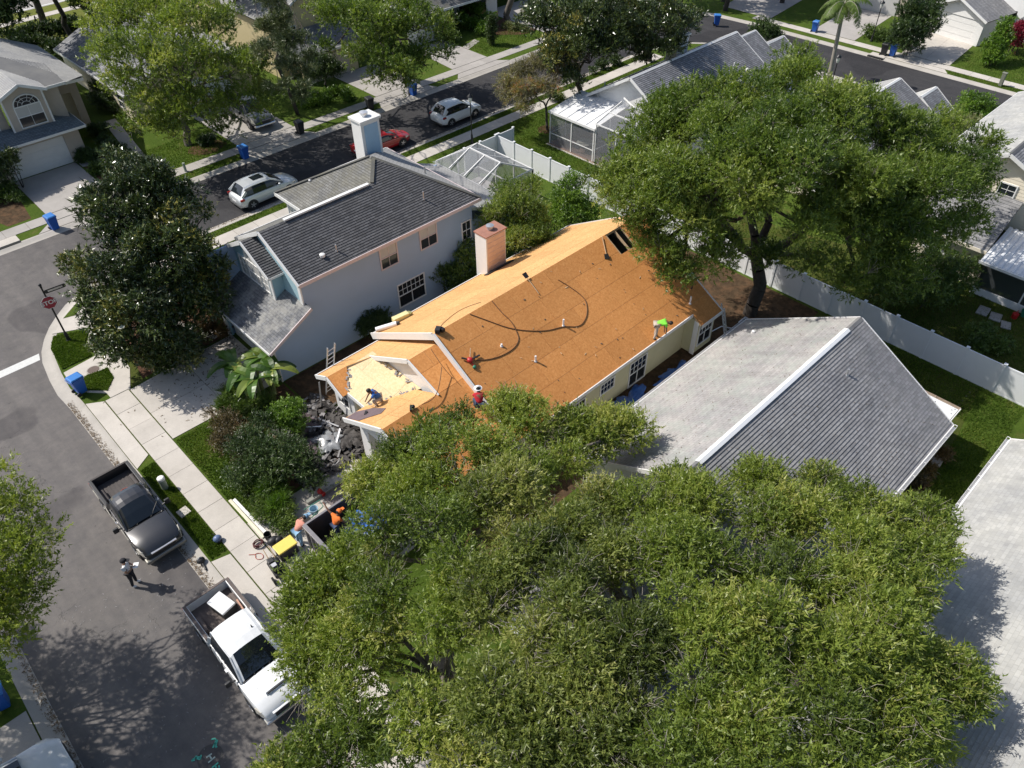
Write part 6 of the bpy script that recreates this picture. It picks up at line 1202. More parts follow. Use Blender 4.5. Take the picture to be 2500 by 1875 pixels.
def wheel(par, x, y, r, w, sgn):
    m = MB(); pr = [(r*.62, -w/2), (r*.93, -w/2), (r, -w*.32), (r, w*.32), (r*.93, w/2), (r*.62, w/2)]
    def lay(prof, cy=0):
        vs = []; n = 20
        for rr, q in prof:
            for k in range(n): a = 2*math.pi*k/n; vs.append((x+rr*math.cos(a), y+q+cy, r+rr*math.sin(a)))
        fs = [(i*n+k, i*n+(k+1) % n, (i+1)*n+(k+1) % n, (i+1)*n+k) for i in range(len(prof)-1) for k in range(n)]; fs += [tuple(range(n))[::-1], tuple(range((len(prof)-1)*n, len(prof)*n))]
        return vs, fs
    wh = MB().mesh(*lay(pr)).build('wheel', K['rubber'], par, smooth=35, world=False)
    MB().mesh(*lay([(r*.64, sgn*(w/2-.03)), (r*.64, sgn*(w/2+.006))])).build('wheel_well_disc', K['bmetal'], wh, world=False)
    m = MB()
    for k in range(5):
        a = 2*math.pi*k/5; c = Vector((x, y+sgn*(w/2+.012), r)); e = c+Vector((math.cos(a)*r*.58, 0, math.sin(a)*r*.58)); m.bar(c, e, r*.2, .02, up=(0, 1, 0))
    m.mesh(*lay([(r*.16, sgn*(w/2+.0)), (r*.16, sgn*(w/2+.03))])); m.build('rim', K['rim'], wh, world=False)
def body_loft(st, n_smooth=30):
    """stations (x, w, z0, zs, zt): half width, bottom, shoulder and top heights"""
    m = MB(); rows = []
    for x, w_, z0, zs, zt in st:
        h = [(0, z0), (w_*.86, z0), (w_*.97, z0+.09), (w_, z0+(zs-z0)*.45), (w_*.985, z0+(zs-z0)*.8), (w_*.945, zs), (w_*.80, zt-.012), (w_*.45, zt+.018), (0, zt+.03)]
        rows.append([(x, -y, z) for y, z in h] + [(x, y, z) for y, z in h[-2:0:-1]])
    k = len(rows[0]); vs = [p for r_ in rows for p in r_]; fs = []
    for i in range(len(rows)-1):
        for j in range(k): fs.append((i*k+j, (i+1)*k+j, (i+1)*k+(j+1) % k, i*k+(j+1) % k))
    fs.append(tuple(range(k))); fs.append(tuple(range((len(rows)-1)*k, len(rows)*k))[::-1]); m.mesh(vs, fs); return m
def quadpane(m, a, b, c, d, ins=.06, off=.008):
    a, b, c, d = [Vector(p) for p in (a, b, c, d)]; cen = (a+b+c+d)/4; n = (b-a).cross(d-a).normalized()
    if n.dot(cen-Vector((cen.x*.9, 0, .9))) < 0: n = -n
    q = []
    pts = [a, b, c, d]
    for i in range(4):
        p = pts[i]; e1 = (pts[(i+1) % 4]-p); e0 = (pts[i-1]-p); q.append(p+e1.normalized()*min(ins, e1.length*.3)+e0.normalized()*min(ins, e0.length*.3)+n*off)
    m.face(q); return n
def greenhouse(par, xs, wb, wt, zb, zt, paint, side_splits, roofpaint=None, sunroof=False):
    """xs = (rear base, rear top, front top, front base): curved cabin with glass, pillars and roof as parts"""
    x0, x1, x2, x3 = xs
    def ring(x, w0, w1, z0, z1, dz):
        return [Vector((x, w0, z0)), Vector((x, w0*.45+w1*.55+.02, z0*.42+z1*.58)), Vector((x, w1, z1-.07)), Vector((x, w1-.13, z1)), Vector((x, w1*.45, z1+dz)), Vector((x, 0, z1+dz*1.25))]
    h = zt-zb; st = []
    def lerp(a, b, t): return a+(b-a)*t
    for t in (0, .5, 1): q = t**.85; st.append(ring(lerp(x0, x1, t), wb, lerp(wb*.93, wt, q), zb, lerp(zb+.075, zt-.03, q), .035))
    n = 4
    for k in range(1, n): t = k/n; st.append(ring(lerp(x1, x2, t), wb, wt+.02*math.sin(math.pi*t), zb, zt+.035*math.sin(math.pi*t), .04))
    for t in (1, .5, 0): q = t**.8; st.append(ring(lerp(x3, x2, t), wb, lerp(wb*.93, wt, q), zb, lerp(zb+.075, zt-.03, q), .035))
    m = len(st); F = lambda i, k, s_: Vector((st[i][k].x, st[i][k].y*s_, st[i][k].z))
    def strip(rows, cols, mt, nm, sides=(1, -1)):
        b = MB()
        for s_ in sides:
            for i in rows:
                for k in cols: b.face([F(i, k, s_), F(i+1, k, s_), F(i+1, k+1, s_), F(i, k+1, s_)] if s_ > 0 else [F(i, k, s_), F(i, k+1, s_), F(i+1, k+1, s_), F(i+1, k, s_)])
        return b.build(nm, mt, par, smooth=75, world=False)
    strip(range(2, m-3), (2, 3, 4), roofpaint or paint, 'roof_panel'); strip(range(m-3, m-1), (3, 4), K['cglass'], 'windshield'); strip(range(0, 2), (3, 4), K['cglass'], 'rear_window')
    strip(list(range(0, 2))+list(range(m-3, m-1)), (2,), paint, 'pillar'); [strip(range(0, m-1), (0, 1), K['cglass'], 'side_window', sides=(q,)) for q in (1, -1)]
    b = MB()
    for s_ in (1, -1):
        o = Vector((0, s_*.012, .0))
        for i in list(range(0, 2))+list(range(m-3, m-1)): b.bar(F(i, 2, s_)+o, F(i+1, 2, s_)+o, .05, .07)
        for i in range(2, m-3): b.bar(F(i, 2, s_)+o, F(i+1, 2, s_)+o, .035, .05)
        b.bar(F(0, 1, s_)+o, F(2, 1, s_)+o, .03, .2) ; b.bar(F(0, 0, s_)+o, F(2, 1, s_)+o, .03, .10)
    b.build('window_frame', paint, par, world=False, kind='stuff')
    b = MB()
    for f in side_splits:
        x = lerp(x0, x3, f)
        for s_ in (1, -1): b.bar((x, s_*(wb+.004), zb), (x+.03, s_*(wt+.012), zt-.09), .06, .012, up=(0, 1, 0))
    b.build('centre_pillar', K['black'], par, world=False)
    if sunroof: MB().extr([(lerp(x1, x2, .45), -.34, zt+.075), (lerp(x1, x2, .85), -.34, zt+.06), (lerp(x1, x2, .85), .34, zt+.06), (lerp(x1, x2, .45), .34, zt+.075)], (0, 0, .012)).build('sunroof', K['cglass'], par, world=False)
def arch(par, x, y, r, sgn):
    m = MB(); n = 12; P = [(x+r*math.cos(math.pi*k/n), y+sgn*.006, .32+r*math.sin(math.pi*k/n)) for k in range(n+1)]+[(x-r, y+sgn*.006, .2), (x+r, y+sgn*.006, .2)]
    m.extr(P, (0, -sgn*.1, 0)).build('wheel_arch', K['black'], par, world=False)
def suv(name, label, loc, rz, paint, L=4.6, W=1.86, H=1.62, group=None, sunroof=False, sedan=False, cat='car'):
    t = thing(name, label, cat, loc, rz, group); hw = W/2; f = L/2
    zb = .98 if not sedan else .90
    st = [(-f, hw*.80, .45, .70, .80), (-f+.07, hw*.92, .30, .82, .93), (-f+.35, hw*.985, .24, zb-.02, zb+.04), (-f+1.0, hw, .22, zb, zb+.06), (0, hw, .22, zb, zb+.05), (f-1.45, hw, .22, zb-.01, zb+.04), (f-1.2, hw, .22, zb-.03, zb+.03), (f-.7, hw*.99, .24, zb-.10, zb-.05), (f-.3, hw*.93, .26, zb-.19, zb-.14), (f-.08, hw*.80, .30, zb-.30, zb-.26), (f, hw*.66, .38, .62, .66)]
    body_loft(st).build('body', paint, t, smooth=50, world=False)
    if sedan: greenhouse(t, (-f+.55, -f+1.25, f-2.05, f-1.2), hw*.88, hw*.68, zb+.03, H-.06, paint, [.5], sunroof=sunroof)
    else: greenhouse(t, (-f+.22, -f+.62, f-2.05, f-1.22), hw*.90, hw*.72, zb+.03, H-.06, paint, [.27, .62], sunroof=sunroof)
    for x in (-f+.85, f-.92):
        for s_ in (-1, 1): arch(t, x, s_*hw*.995, .41, s_); wheel(t, x, s_*(hw-.10), .345, .22, s_)
    for s_ in (-1, 1):
        MB().mesh([(f-.34, s_*hw*.66, zb-.17), (f-.30, s_*hw*.93, zb-.19), (f-.62, s_*hw*.985, zb-.13), (f-.34, s_*hw*.66, zb-.30), (f-.10, s_*hw*.80, zb-.33), (f-.6, s_*hw*1.0, zb-.26), (f-.08, s_*hw*.62, zb-.27)], [(0, 1, 2), (0, 6, 4, 1), (1, 4, 5, 2)]).build('headlight', K['lens'], t, world=False)
        MB().box(-f+.03, -f+.34, s_*hw*.93-.07, s_*hw*.93+.045, zb-.16, zb-.02).build('tail_light', K['tail'], t, world=False, bevel=.02)
        MB().ball((f-1.62, s_*(hw+.09), zb+.13), .10, .11, .08, 10, 6).build('mirror', paint, t, smooth=60, world=False)
    MB().box(f-.06, f+.012, -hw*.45, hw*.45, .48, .64).build('grille', K['black'], t, world=False, bevel=.01); MB().box(-f-.012, -f+.06, -.26, .26, .58, .70).build('licence_plate', K['white'], t, world=False)
    MB().box(-f-.02, -f+.3, -hw*.85, hw*.85, .24, .36).box(f-.3, f+.0, -hw*.62, hw*.62, .22, .34).build('bumper_trim', K['black'], t, world=False, bevel=.03)
    return t
def pickup(name, label, loc, rz, paint, bedmat, L=5.85, W=2.0, H=1.92, low=None, white=False):
    t = thing(name, label, 'pickup truck', loc, rz); hw = W/2; f = L/2; zb = 1.08; xc = -f+2.05      # cab starts at xc
    st = [(xc, hw*.97, .40, zb-.02, zb+.02), (xc+.6, hw*.985, .38, zb, zb+.04), (f-1.75, hw*.985, .38, zb, zb+.03), (f-1.4, hw*.985, .38, zb, zb+.04), (f-.8, hw*.975, .4, zb-.04, zb+.02), (f-.3, hw*.93, .42, zb-.13, zb-.07), (f-.1, hw*.86, .45, zb-.25, zb-.2), (f-.02, hw*.78, .5, zb-.36, zb-.32)]
    body_loft(st).build('body', paint, t, smooth=50, world=False)
    # open bed: floor, outer sides, tailgate, front wall
    bd = MB().box(-f+.08, xc-.03, -hw*.82, hw*.82, .62, .70).build('bed_floor', bedmat, t, world=False)
    for k in range(9): y = -hw*.70+k*hw*1.4/8; MB().box(-f+.12, xc-.08, y-.035, y+.035, .70, .715).build('floor_rib', bedmat, bd, world=False)
    for s_ in (-1, 1):
        m = MB(); a, b = sorted((s_*hw*.80, s_*hw*.985)); m.box(-f+.06, xc-.02, a, b, .45, 1.16); m.build('bed_side', paint, t, world=False, bevel=.05)
        a, b = sorted((s_*hw*.83, s_*hw*.96)); MB().box(-f+.05, xc-.02, a, b, 1.16, 1.19).build('bed_rail', K['black'] if not white else bedmat, t, world=False, bevel=.01)
        MB().box(-f+1.05-.4, -f+1.05+.4, min(s_*hw*.62, s_*hw*.80), max(s_*hw*.62, s_*hw*.80), .70, .95).build('wheel_housing', bedmat, t, world=False, bevel=.06)
    MB().box(-f, -f+.10, -hw*.93, hw*.93, .55, 1.14).build('tailgate', paint, t, world=False, bevel=.03); MB().box(-f+.002, -f+.098, -hw*.85, hw*.85, 1.14, 1.17).build('tailgate_cap', bedmat, t, world=False)
    MB().box(xc-.06, xc-.01, -hw*.8, hw*.8, .7, 1.17).build('bed_front_wall', paint, t, world=False)
    greenhouse(t, (xc+.03, xc+.16, f-2.28, f-1.55), hw*.90, hw*.70, zb+.02, H-.06, paint, [.40, .5] if white else [.36])
    for s_ in (-1, 1):
        for x in ((xc+.12, xc+1.0, f-1.62) if white else (xc+.12, xc+.75, f-1.62)): MB().box(x-.008, x+.008, min(s_*hw*.94, s_*(hw*.985+.004)), max(s_*hw*.94, s_*(hw*.985+.004)), .5, zb-.02).build('door_seam', K['black'], t, world=False)
    for x in (-f+1.05, f-1.0):
        for s_ in (-1, 1): arch(t, x, s_*hw*.985, .48, s_); wheel(t, x, s_*(hw-.12), .39, .26, s_)
    for s_ in (-1, 1):
        MB().mesh([(f-.34, s_*hw*.60, zb-.115), (f-.27, s_*hw*.90, zb-.15), (f-.55, s_*hw*.97, zb-.10), (f-.03, s_*hw*.60, zb-.36), (f-.06, s_*hw*.84, zb-.38), (f-.45, s_*hw*.985, zb-.34), (f-.13, s_*hw*.58, zb-.18)], [(0, 1, 2), (0, 6, 3, 4, 1), (1, 4, 5, 2)]).build('headlight', K['lens'], t, world=False)
        m = MB(); a, b = (s_*(hw*.93), s_*(hw+.16)); m.bar((f-1.78, a, zb+.1), (f-1.78, b, zb+.14), .05, .05); m.build('mirror_arm', K['black'], t, world=False)
        MB().box(f-1.84, f-1.73, min(s_*(hw+.08), s_*(hw+.30)), max(s_*(hw+.08), s_*(hw+.30)), zb+.02, zb+.28).build('mirror', K['black'], t, world=False, bevel=.03)
        MB().box(-f-.01, -f+.07, min(s_*hw*.86, s_*hw*.99), max(s_*hw*.86, s_*hw*.99), .72, 1.05).build('tail_light', K['tail'], t, world=False, bevel=.01)
        MB().box(f-2.6, f-2.45, min(s_*(hw*.985), s_*(hw+.02)), max(s_*hw*.985, s_*(hw+.02)), .86, .89).build('door_handle', K['chrome'] if low else paint, t, world=False)
        if low: MB().box(-f+.1, f-.5, min(s_*hw*.975, s_*(hw+.008)), max(s_*hw*.975, s_*(hw+.008)), .44, .66).build('lower_side', low, t, world=False)
    MB().box(f-.10, f+.01, -hw*.52, hw*.52, .60, .80).build('grille', K['black'], t, world=False, bevel=.02); MB().box(f-.11, f+.02, -hw*.58, hw*.58, .80, .84).build('grille_bar', K['chrome'] if low else paint, t, world=False)
    MB().box(f-.22, f+.10, -hw*.93, hw*.93, .40, .58).build('front_bumper', low or K['chrome'], t, world=False, bevel=.06); MB().box(-f-.12, -f+.02, -hw*.9, hw*.9, .40, .55).build('rear_bumper', low or K['chrome'], t, world=False, bevel=.04)
    MB().box(-.02, .02, -.02, .02, 0, 0).build('cowl', K['black'], t, world=False) if False else MB().box(f-1.62, f-1.50, -hw*.80, hw*.80, zb+.02, zb+.065).build('cowl', K['black'], t, world=False)
    for y in (-.35, .25): MB().bar((f-1.52, y, zb+.09), (f-1.85, y+.5, zb+.36), .02, .02).build('wiper', K['black'], t, world=False)
    return t
# charcoal pickup nose towards the viewer, white pickup below it
tr1 = pickup('pickup_truck', 'charcoal older pickup with pewter lower sides and a coiled red cord in its open bed', (2.27, 26.15, 0), rad(-90), PT['char'], K['bedliner'], 5.35, 1.86, 1.82, low=PT['gold'])
tr2 = pickup('pickup_truck', 'white crew-cab pickup with a scooped bonnet parked under the oak branches', (2.42, 17.15, 0), rad(-90), PT['white'], K['bedliner2'], 5.85, 2.0, 1.95, white=True)
f2 = 5.85/2
MB().mesh([(f2-1.35, -.36, 1.14), (f2-1.35, .36, 1.14), (f2-.62, .42, 1.20), (f2-.62, -.42, 1.20), (f2-.55, .42, 1.09), (f2-.55, -.42, 1.09), (f2-1.35, .36, 1.05), (f2-1.35, -.36, 1.05)], [(0, 3, 2, 1), (3, 5, 4, 2), (1, 2, 4, 6), (0, 7, 5, 3)]).build('hood_scoop', PT['white'], tr2, world=False)
MB().box(f2-.60, f2-.565, -.38, .38, 1.115, 1.185).build('scoop_opening', K['black'], tr2, world=False)
for s_ in (-1, 1): MB().mesh([(f2-1.42, s_*.50, 1.137), (f2-1.42, s_*.66, 1.128), (f2-1.05, s_*.60, 1.130), (f2-1.0, s_*.54, 1.136)], [(0, 1, 2, 3)]).build('hood_decal', K['galv'], tr2, world=False)
MB().tube([(f2-2.7, .45, 1.95), (f2-2.75, .45, 2.03)], [.03, .012], 6).build('antenna', K['black'], tr2, world=False)
c2 = thing('storage_box', 'white-lidded storage box standing in the bed of the white pickup', 'box', (2.62, 19.1, .72)); MB().obox((2.62, 19.1, .96), .55, .85, .46, rad(12)).build('tub', K['black'], c2, bevel=.03); MB().obox((2.62, 19.1, 1.24), .62, .92, .10, rad(12)).build('lid', K['paper'], c2, bevel=.03)
tag(MB().bar((3.15, 19.0, 1.0), (3.05, 17.6, 1.15), .06, .04).build('timber', mat('reddish_timber', (.45, .25, .18), .8)), 'reddish plank leaning along the bed side of the white pickup', 'plank')
m = MB(); r = random.Random(8)
for k in range(16):
    a = r.uniform(1.6, 1.9); b = r.uniform(17.6, 19.3); m.tube([(a+r.uniform(-.1, .25), b, .75+r.random()*.25), (a+r.uniform(-.1, .25), b-.5, .74+r.random()*.2)], .018, 5)
tag(m.build('tangled_cords', K['black']), 'tangle of dark cords and tools along the left of the white pickup bed', 'cords', kind='stuff')
def coil(name, label, c, R, turns, rr, mt, seed, flat=.03, cat='cord'):
    r = random.Random(seed); pts = []
    for k in range(int(turns*18)):
        a = 2*math.pi*k/18; R_ = R*(1+.18*math.sin(a*.37+seed)); pts.append((c[0]+R_*math.cos(a)+r.uniform(-.012, .012), c[1]+R_*.8*math.sin(a)+r.uniform(-.012, .012), c[2]+rr+flat*k/18+r.uniform(0, .02)))
    return tag(MB().tube(pts, rr, 6).build(name, mt, smooth=80), label, cat)
coil('heaped_cord', 'red coiled cord heaped in the bed of the charcoal pickup', (2.35, 27.35, .72), .24, 6, .016, K['rhose'], 3)
tag(MB().obox((2.9, 27.3, .78), .3, .5, .14, .4).obox((2.75, 27.0, .80), .2, .3, .2, -.3).build('scrap_pile', K['galv'], kind='stuff'), 'grey scraps beside the red cord in the charcoal pickup bed', 'scraps')
suv('parked_car', 'silver crossover with sunroof parked on the rear street left of the blue-grey house', (21.1, 47.5, 0), rad(1), PT['silver'], 4.7, 1.88, 1.66, sunroof=True)
suv('parked_car', 'white crossover parked on the rear street by the street lamp', (39.2, 47.65, 0), rad(0), PT['white'], 4.35, 1.84, 1.66)
suv('parked_car', 'red sedan half hidden behind the blue chimney', (31.4, 47.6, 0), rad(0), PT['red'], 4.7, 1.82, 1.45, sedan=True)
suv('parked_car', 'white car nosing out of the drive at the lower left corner', (-6.15, 17.95, .12), rad(2), PT['white'], 4.7, 1.86, 1.5, sedan=True)
suv('parked_car', 'black car parked in front of the shaded brown house at the top edge', (90.5, 45.5, .12), rad(183), PT['blk'], 4.6, 1.86, 1.66)
tr3 = pickup('pickup_truck', 'dark grey truck in the driveway under the spreading oak, only its front showing', (26.8, 59.6, .12), rad(-92), PT['greyd'], K['bedliner'], 5.6, 1.95, 1.88)
# ================================================================ wheeled bins
def bin_(label, loc, rz, body, lid, group='wheeled bins set out along the streets', tilt=0):
    t = thing('wheelie_bin', label, 'bin', loc, rz, group)
    m = MB().mesh([(-.22, -.20, .06), (.22, -.20, .06), (.22, .22, .06), (-.22, .22, .06), (-.29, -.30, 1.0), (.29, -.30, 1.0), (.29, .33, 1.0), (-.29, .33, 1.0)], [(3, 2, 1, 0), (4, 5, 6, 7), (0, 1, 5, 4), (1, 2, 6, 5), (2, 3, 7, 6), (3, 0, 4, 7)])
    m.build('bin_body', body, t, world=False, bevel=.03); MB().box(-.31, .31, -.32, .35, .94, 1.0).build('rim', body, t, world=False, bevel=.01)
    MB().mesh([(-.31, -.35, 1.01), (.31, -.35, 1.01), (.31, .36, 1.03), (-.31, .36, 1.03), (-.26, -.28, 1.07), (.26, -.28, 1.07), (.26, .30, 1.10), (-.26, .30, 1.10)], [(3, 2, 1, 0), (4, 5, 6, 7), (0, 1, 5, 4), (1, 2, 6, 5), (2, 3, 7, 6), (3, 0, 4, 7)]).build('lid', lid, t, world=False, bevel=.02)
    MB().tube([(-.24, .40, .98), (.24, .40, .98)], .018, 6).build('handle', body, t, world=False)
    for s_ in (-1, 1): MB().tube([(s_*.24, .26, .12), (s_*.29, .26, .12)], .12, 12).build('bin_wheel', K['black'], t, world=False)
    return t
for lb, (px, py), z, rz, c in (('blue recycling bin on the small grass tongue at the stop sign corner', (201, 957), .15, 100, 'b'), ('blue recycling bin at the end of the tan house driveway', (136, 560), .06, 8, 'b'), ('blue recycling bin on the kerb by the spreading oak driveway', (600, 388), .06, 5, 'b'), ('blue recycling bin near the second oak, left of the mailbox shrub', (1010, 233), .06, 2, 'b'), ('black bin at the driveway edge between the pine and the blue chimney', (905, 268), .06, -8, 'k'), ('dark bin at the foot of the pine trunk', (735, 327), .1, 4, 'k'), ('blue bin in front of the grey garage behind the palm fronds', (1988, 78), .08, 95, 'b'), ('black bin of the pair beside the white garage driveway', (2156, 134), .1, 95, 'k'), ('blue recycling bin of the pair beside the white garage driveway', (2177, 137), .1, 95, 'b'), ('blue bin near the shaded driveway at the top, above the boxed chimney', (1749, 62), .08, 40, 'b'), ('blue recycling bin at the left edge near the white car', (12, 1722), .12, 80, 'b')):
    p = G(px, py, z); bin_(lb, p, rad(rz), K['bluebin'] if c == 'b' else K['black'], K['bluelid'] if c == 'b' else K['black'])
# ================================================================ street furniture
b = G(168, 830, .15)
t = thing('stop_sign', 'red octagonal stop sign with a street name blade on a fluted black pole', 'stop sign', b)
MB().lathe([(.13, 0), (.13, .05), (.10, .08), (.09, .5), (.05, .6), (.045, 3.55), (.06, 3.56), (.06, 3.62), (.03, 3.64)], 12, b).build('pole', K['bmetal'], t, smooth=40)
MB().ball((b.x, b.y, b.z+3.72), .085, .085, .09, 10, 8).build('finial', K['bmetal'], t, smooth=60)
cdir = Vector((0, 0, 0))-Vector((b.x, b.y, 0)); yaw = math.atan2(-1, -.08)          # the face looks down the street towards the junction
fn = Vector((math.cos(yaw), math.sin(yaw), 0)); fs_ = Vector((-fn.y, fn.x, 0)); cz = b.z+2.62
def oct_(R, off, th, mt, nm, par):
    pts = [Vector((b.x, b.y, cz))+fn*off+fs_*(R*math.cos(math.pi/8+k*math.pi/4))+Vector((0, 0, R*math.sin(math.pi/8+k*math.pi/4))) for k in range(8)]
    return MB().extr(pts, fn*th).build(nm, mt, par)
pl = oct_(.40, .055, .006, K['white'], 'sign_plate', t); oct_(.375, .062, .003, K['signred'], 'sign_face', pl)
M = Matrix(((fs_.x, 0, fn.x, b.x+fn.x*.067), (fs_.y, 0, fn.y, b.y+fn.y*.067), (0, 1, 0, cz), (0, 0, 0, 1)))
text_mesh('STOP', .335, .002, K['white'], M, 'lettering', pl)
nb = fs_*1.0
bl = MB().extr([Vector((b.x, b.y, b.z+3.2))+fs_*.10+Vector((0, 0, z)) if i < 0 else Vector((b.x, b.y, b.z+3.14))+fs_*u+Vector((0, 0, z)) for i, (u, z) in enumerate(((.08, 0), (1.06, 0), (1.10, .05), (1.10, .17), (1.06, .22), (.08, .22), (.04, .17), (.04, .05)))], fn*.02).build('street_name_blade', K['bmetal'], t)
MB().extr([Vector((b.x, b.y, b.z+3.14))+fs_*u+fn*.021+Vector((0, 0, z)) for u, z in ((.2, .06), (.94, .06), (.94, .16), (.2, .16))], fn*.002).build('blade_lettering_band', K['galv'], bl)
def lamp_post(label, loc, h=4.0):
    t = thing('street_lamp', label, 'street lamp', loc, 0, 'black street lamps'); x, y, z = loc
    MB().lathe([(.14, 0), (.14, .1), (.09, .2), (.08, .7), (.045, .85), (.038, h-.75), (.07, h-.72)], 12, loc).build('post', K['bmetal'], t, smooth=40)
    MB().lathe([(.06, h-.72), (.13, h-.55), (.16, h-.30), (.10, h-.28)], 12, loc).build('globe', K['lamp'], t, smooth=50)
    MB().lathe([(.05, h-.30), (.24, h-.28), (.20, h-.18), (.06, h-.08), (.03, h)], 14, loc).build('lamp_cap', K['bmetal'], t, smooth=50)
lamp_post('black street lamp standing in front of the white crossover', tuple(G(1153, 351, .1)), 4.0); lamp_post('black street lamp left of the tall evergreen at the upper right', tuple(G(2127, 101, .1)), 3.8); lamp_post('black street lamp by the palm, only its top above the oak leaves', (63.5, 27.6, .1), 3.9)
b = G(2441, 210, .1); t = thing('mailbox_post', 'small grey-green pillar mailbox on the verge of the right-hand street', 'mailbox', b); MB().obox((b.x, b.y, b.z+.55), .3, .3, 1.1).build('pillar', mat('mossy_stone', (.18, .19, .15), .9, var=.2), t, bevel=.03); MB().obox((b.x, b.y, b.z+1.13), .34, .42, .08).build('pillar_cap', D.materials['mossy_stone'], t, bevel=.03)
b = G(2076, 208, .1); t = thing('fire_hydrant', 'pale yellow fire hydrant on the verge beyond the palm', 'fire hydrant', b)
MB().lathe([(.2, 0), (.2, .05), (.13, .07), (.12, .5), (.16, .52), (.16, .56), (.12, .6), (.1, .72), (.03, .78)], 12, b).build('barrel', mat('pale_yellow_paint', (.62, .58, .36), .5), t, smooth=40); MB().tube([(b.x-.2, b.y, b.z+.42), (b.x+.2, b.y, b.z+.42)], .06, 8).tube([(b.x, b.y-.18, b.z+.42), (b.x, b.y, b.z+.42)], .07, 8).build('nozzles', D.materials['pale_yellow_paint'], t)
def manhole(c, R, label, mt=None, ring=None, z=.13):
    t = thing('manhole_cover', label, 'manhole cover', (c[0], c[1], z)); MB().lathe([(R*1.2, -.05), (R*1.2, .006), (R*1.02, .006)], 24, (c[0], c[1], z)).build('frame_ring', ring or K['conc2'], t); MB().lathe([(R, -.04), (R, .012), (R*.96, .014)], 24, (c[0], c[1], z)).build('cover', mt or K['manhole'], t)
manhole(G(228, 903, .13)[:2], .30, 'brown iron manhole cover set in the corner paving'); manhole(G(13, 583, .1)[:2], .34, 'iron manhole cover at the left edge across the street', z=.11)
manhole(G(513, 1848, 0)[:2], .36, 'manhole cover in the asphalt ringed by green paint marks', mat('worn_iron', (.06, .055, .055), .7, var=.3), mat('dark_ring', (.075, .072, .07), .9), z=.002)
manhole(G(290, 871, .13)[:2], .06, 'small round valve cap in the corner paving')
for (px, py, lb, dx, dy, L) in ((20, 601, 'kerb inlet with a dark slot at the left edge across the street', 1, 0, 1.6), (2137, 139, 'kerb inlet with a dark slot beside the two bins at the upper right', 0, 1, 1.5)):
    c = G(px, py, .1); t = thing('storm_drain', lb, 'storm drain', c); sx, sy = (L, .22) if dx else (.22, L)
    MB().box(c.x-sx/2, c.x+sx/2, c.y-sy/2, c.y+sy/2, .0, .112).build('slot', K['dark'], t); off = .3
    MB().box(c.x-sx/2-(0 if dx else -.25), c.x+sx/2+(0 if dx else .9), c.y-sy/2+(.25 if dx else 0), c.y+sy/2+(.9 if dx else 0), .0, .14).build('inlet_slab', K['conc'], t)
c = G(404, 1192, .1); t = thing('utility_pillar', 'short grey-green utility pillar with a white cap on the verge beside the charcoal pickup', 'utility pillar', c); MB().lathe([(.15, 0), (.15, .62)], 14, c).build('casing', mat('utility_grey', (.30, .34, .28), .6), t, smooth=40); MB().lathe([(.165, .6), (.165, .72), (.12, .76)], 14, c).build('cap', K['white'], t, smooth=40)
c = G(449, 1251, .1); tag(MB().obox((c.x, c.y, .13), .48, .48, .07, .1).build('utility_box_lid', K['conc'], bevel=.01), 'square pale concrete box lid in the verge beside the charcoal pickup', 'box lid')
c = G(454, 419, .1); t = thing('utility_pillar', 'small grey-green utility post on the grass strip left of the silver crossover', 'utility pillar', c); MB().lathe([(.1, 0), (.1, .7)], 10, c).build('casing', D.materials['utility_grey'], t)
# green survey marks on the asphalt
def strokes(name, label, lines, mt, w=.05, z=.022):
    m = MB()
    for ln in lines:
        P = [G(440+x*200/1270, 1780+y*200/1270, z) for x, y in ln]
        for a, b in zip(P[:-1], P[1:]):
            d = (b-a).normalized(); s_ = Vector((-d.y, d.x, 0))*w/2; m.face([a-s_, b-s_, b+s_, a+s_])
    return tag(m.build(name, mt), label, 'paint mark')
strokes('paint_mark', 'green spray-painted marks above the manhole at the foot of the picture', [[(480, 160), (540, 145), (555, 175), (505, 290)], [(575, 165), (545, 285), (575, 270)], [(525, 225), (560, 222)]], K['gpaint'])
strokes('paint_mark', 'green painted H and loop left of the manhole', [[(250, 410), (240, 460)], [(325, 400), (310, 465)], [(250, 435), (315, 432)], [(215, 445), (310, 470)], [(190, 500), (180, 475), (210, 465), (215, 495)]], K['gpaint'])
strokes('paint_mark', 'pale painted H across the manhole', [[(405, 440), (490, 380)], [(435, 520), (540, 430)], [(455, 410), (490, 470)]], mat('pale_paint', (.45, .55, .50), .8))
strokes('paint_mark', 'green painted Y right of the manhole at the bottom edge', [[(490, 600), (590, 520)], [(540, 560), (560, 600)], [(600, 560), (605, 600)]], K['gpaint'])
# ================================================================ roof works
def rz_(y): return 2.7+.5769*(y-16.2)
def onroof(px, py):
    """point on the south slope of the stripped roof"""
    d = CM.T @ np.array([(px-SW/2)/FPX, -(py-SH/2)/FPX, -1.0]); n = np.array([0, -.5769, 1.0]); dd = 2.7-.5769*16.2
    t = (dd-n@np.array([0, 0, CAMH]))/(n@d); p = np.array([0, 0, CAMH])+t*d; return Vector(p)
def onroofL(px, py, a=2.7+.5769*26.6, k=.5769):
    d = CM.T @ np.array([(px-SW/2)/FPX, -(py-SH/2)/FPX, -1.0]); n = np.array([0, k, 1.0]); t = (a-n@np.array([0, 0, CAMH]))/(n@d); return Vector(np.array([0, 0, CAMH])+t*d)
z7 = lambda x, y: (1100+x*700/2212, 450+y*700/2212)
def smooth_path(P, it=2):
    for _ in range(it):
        Q = [P[0]]
        for a, b in zip(P[:-1], P[1:]): Q += [a*.75+b*.25, a*.25+b*.75]
        P = Q+[P[-1]]
    return P
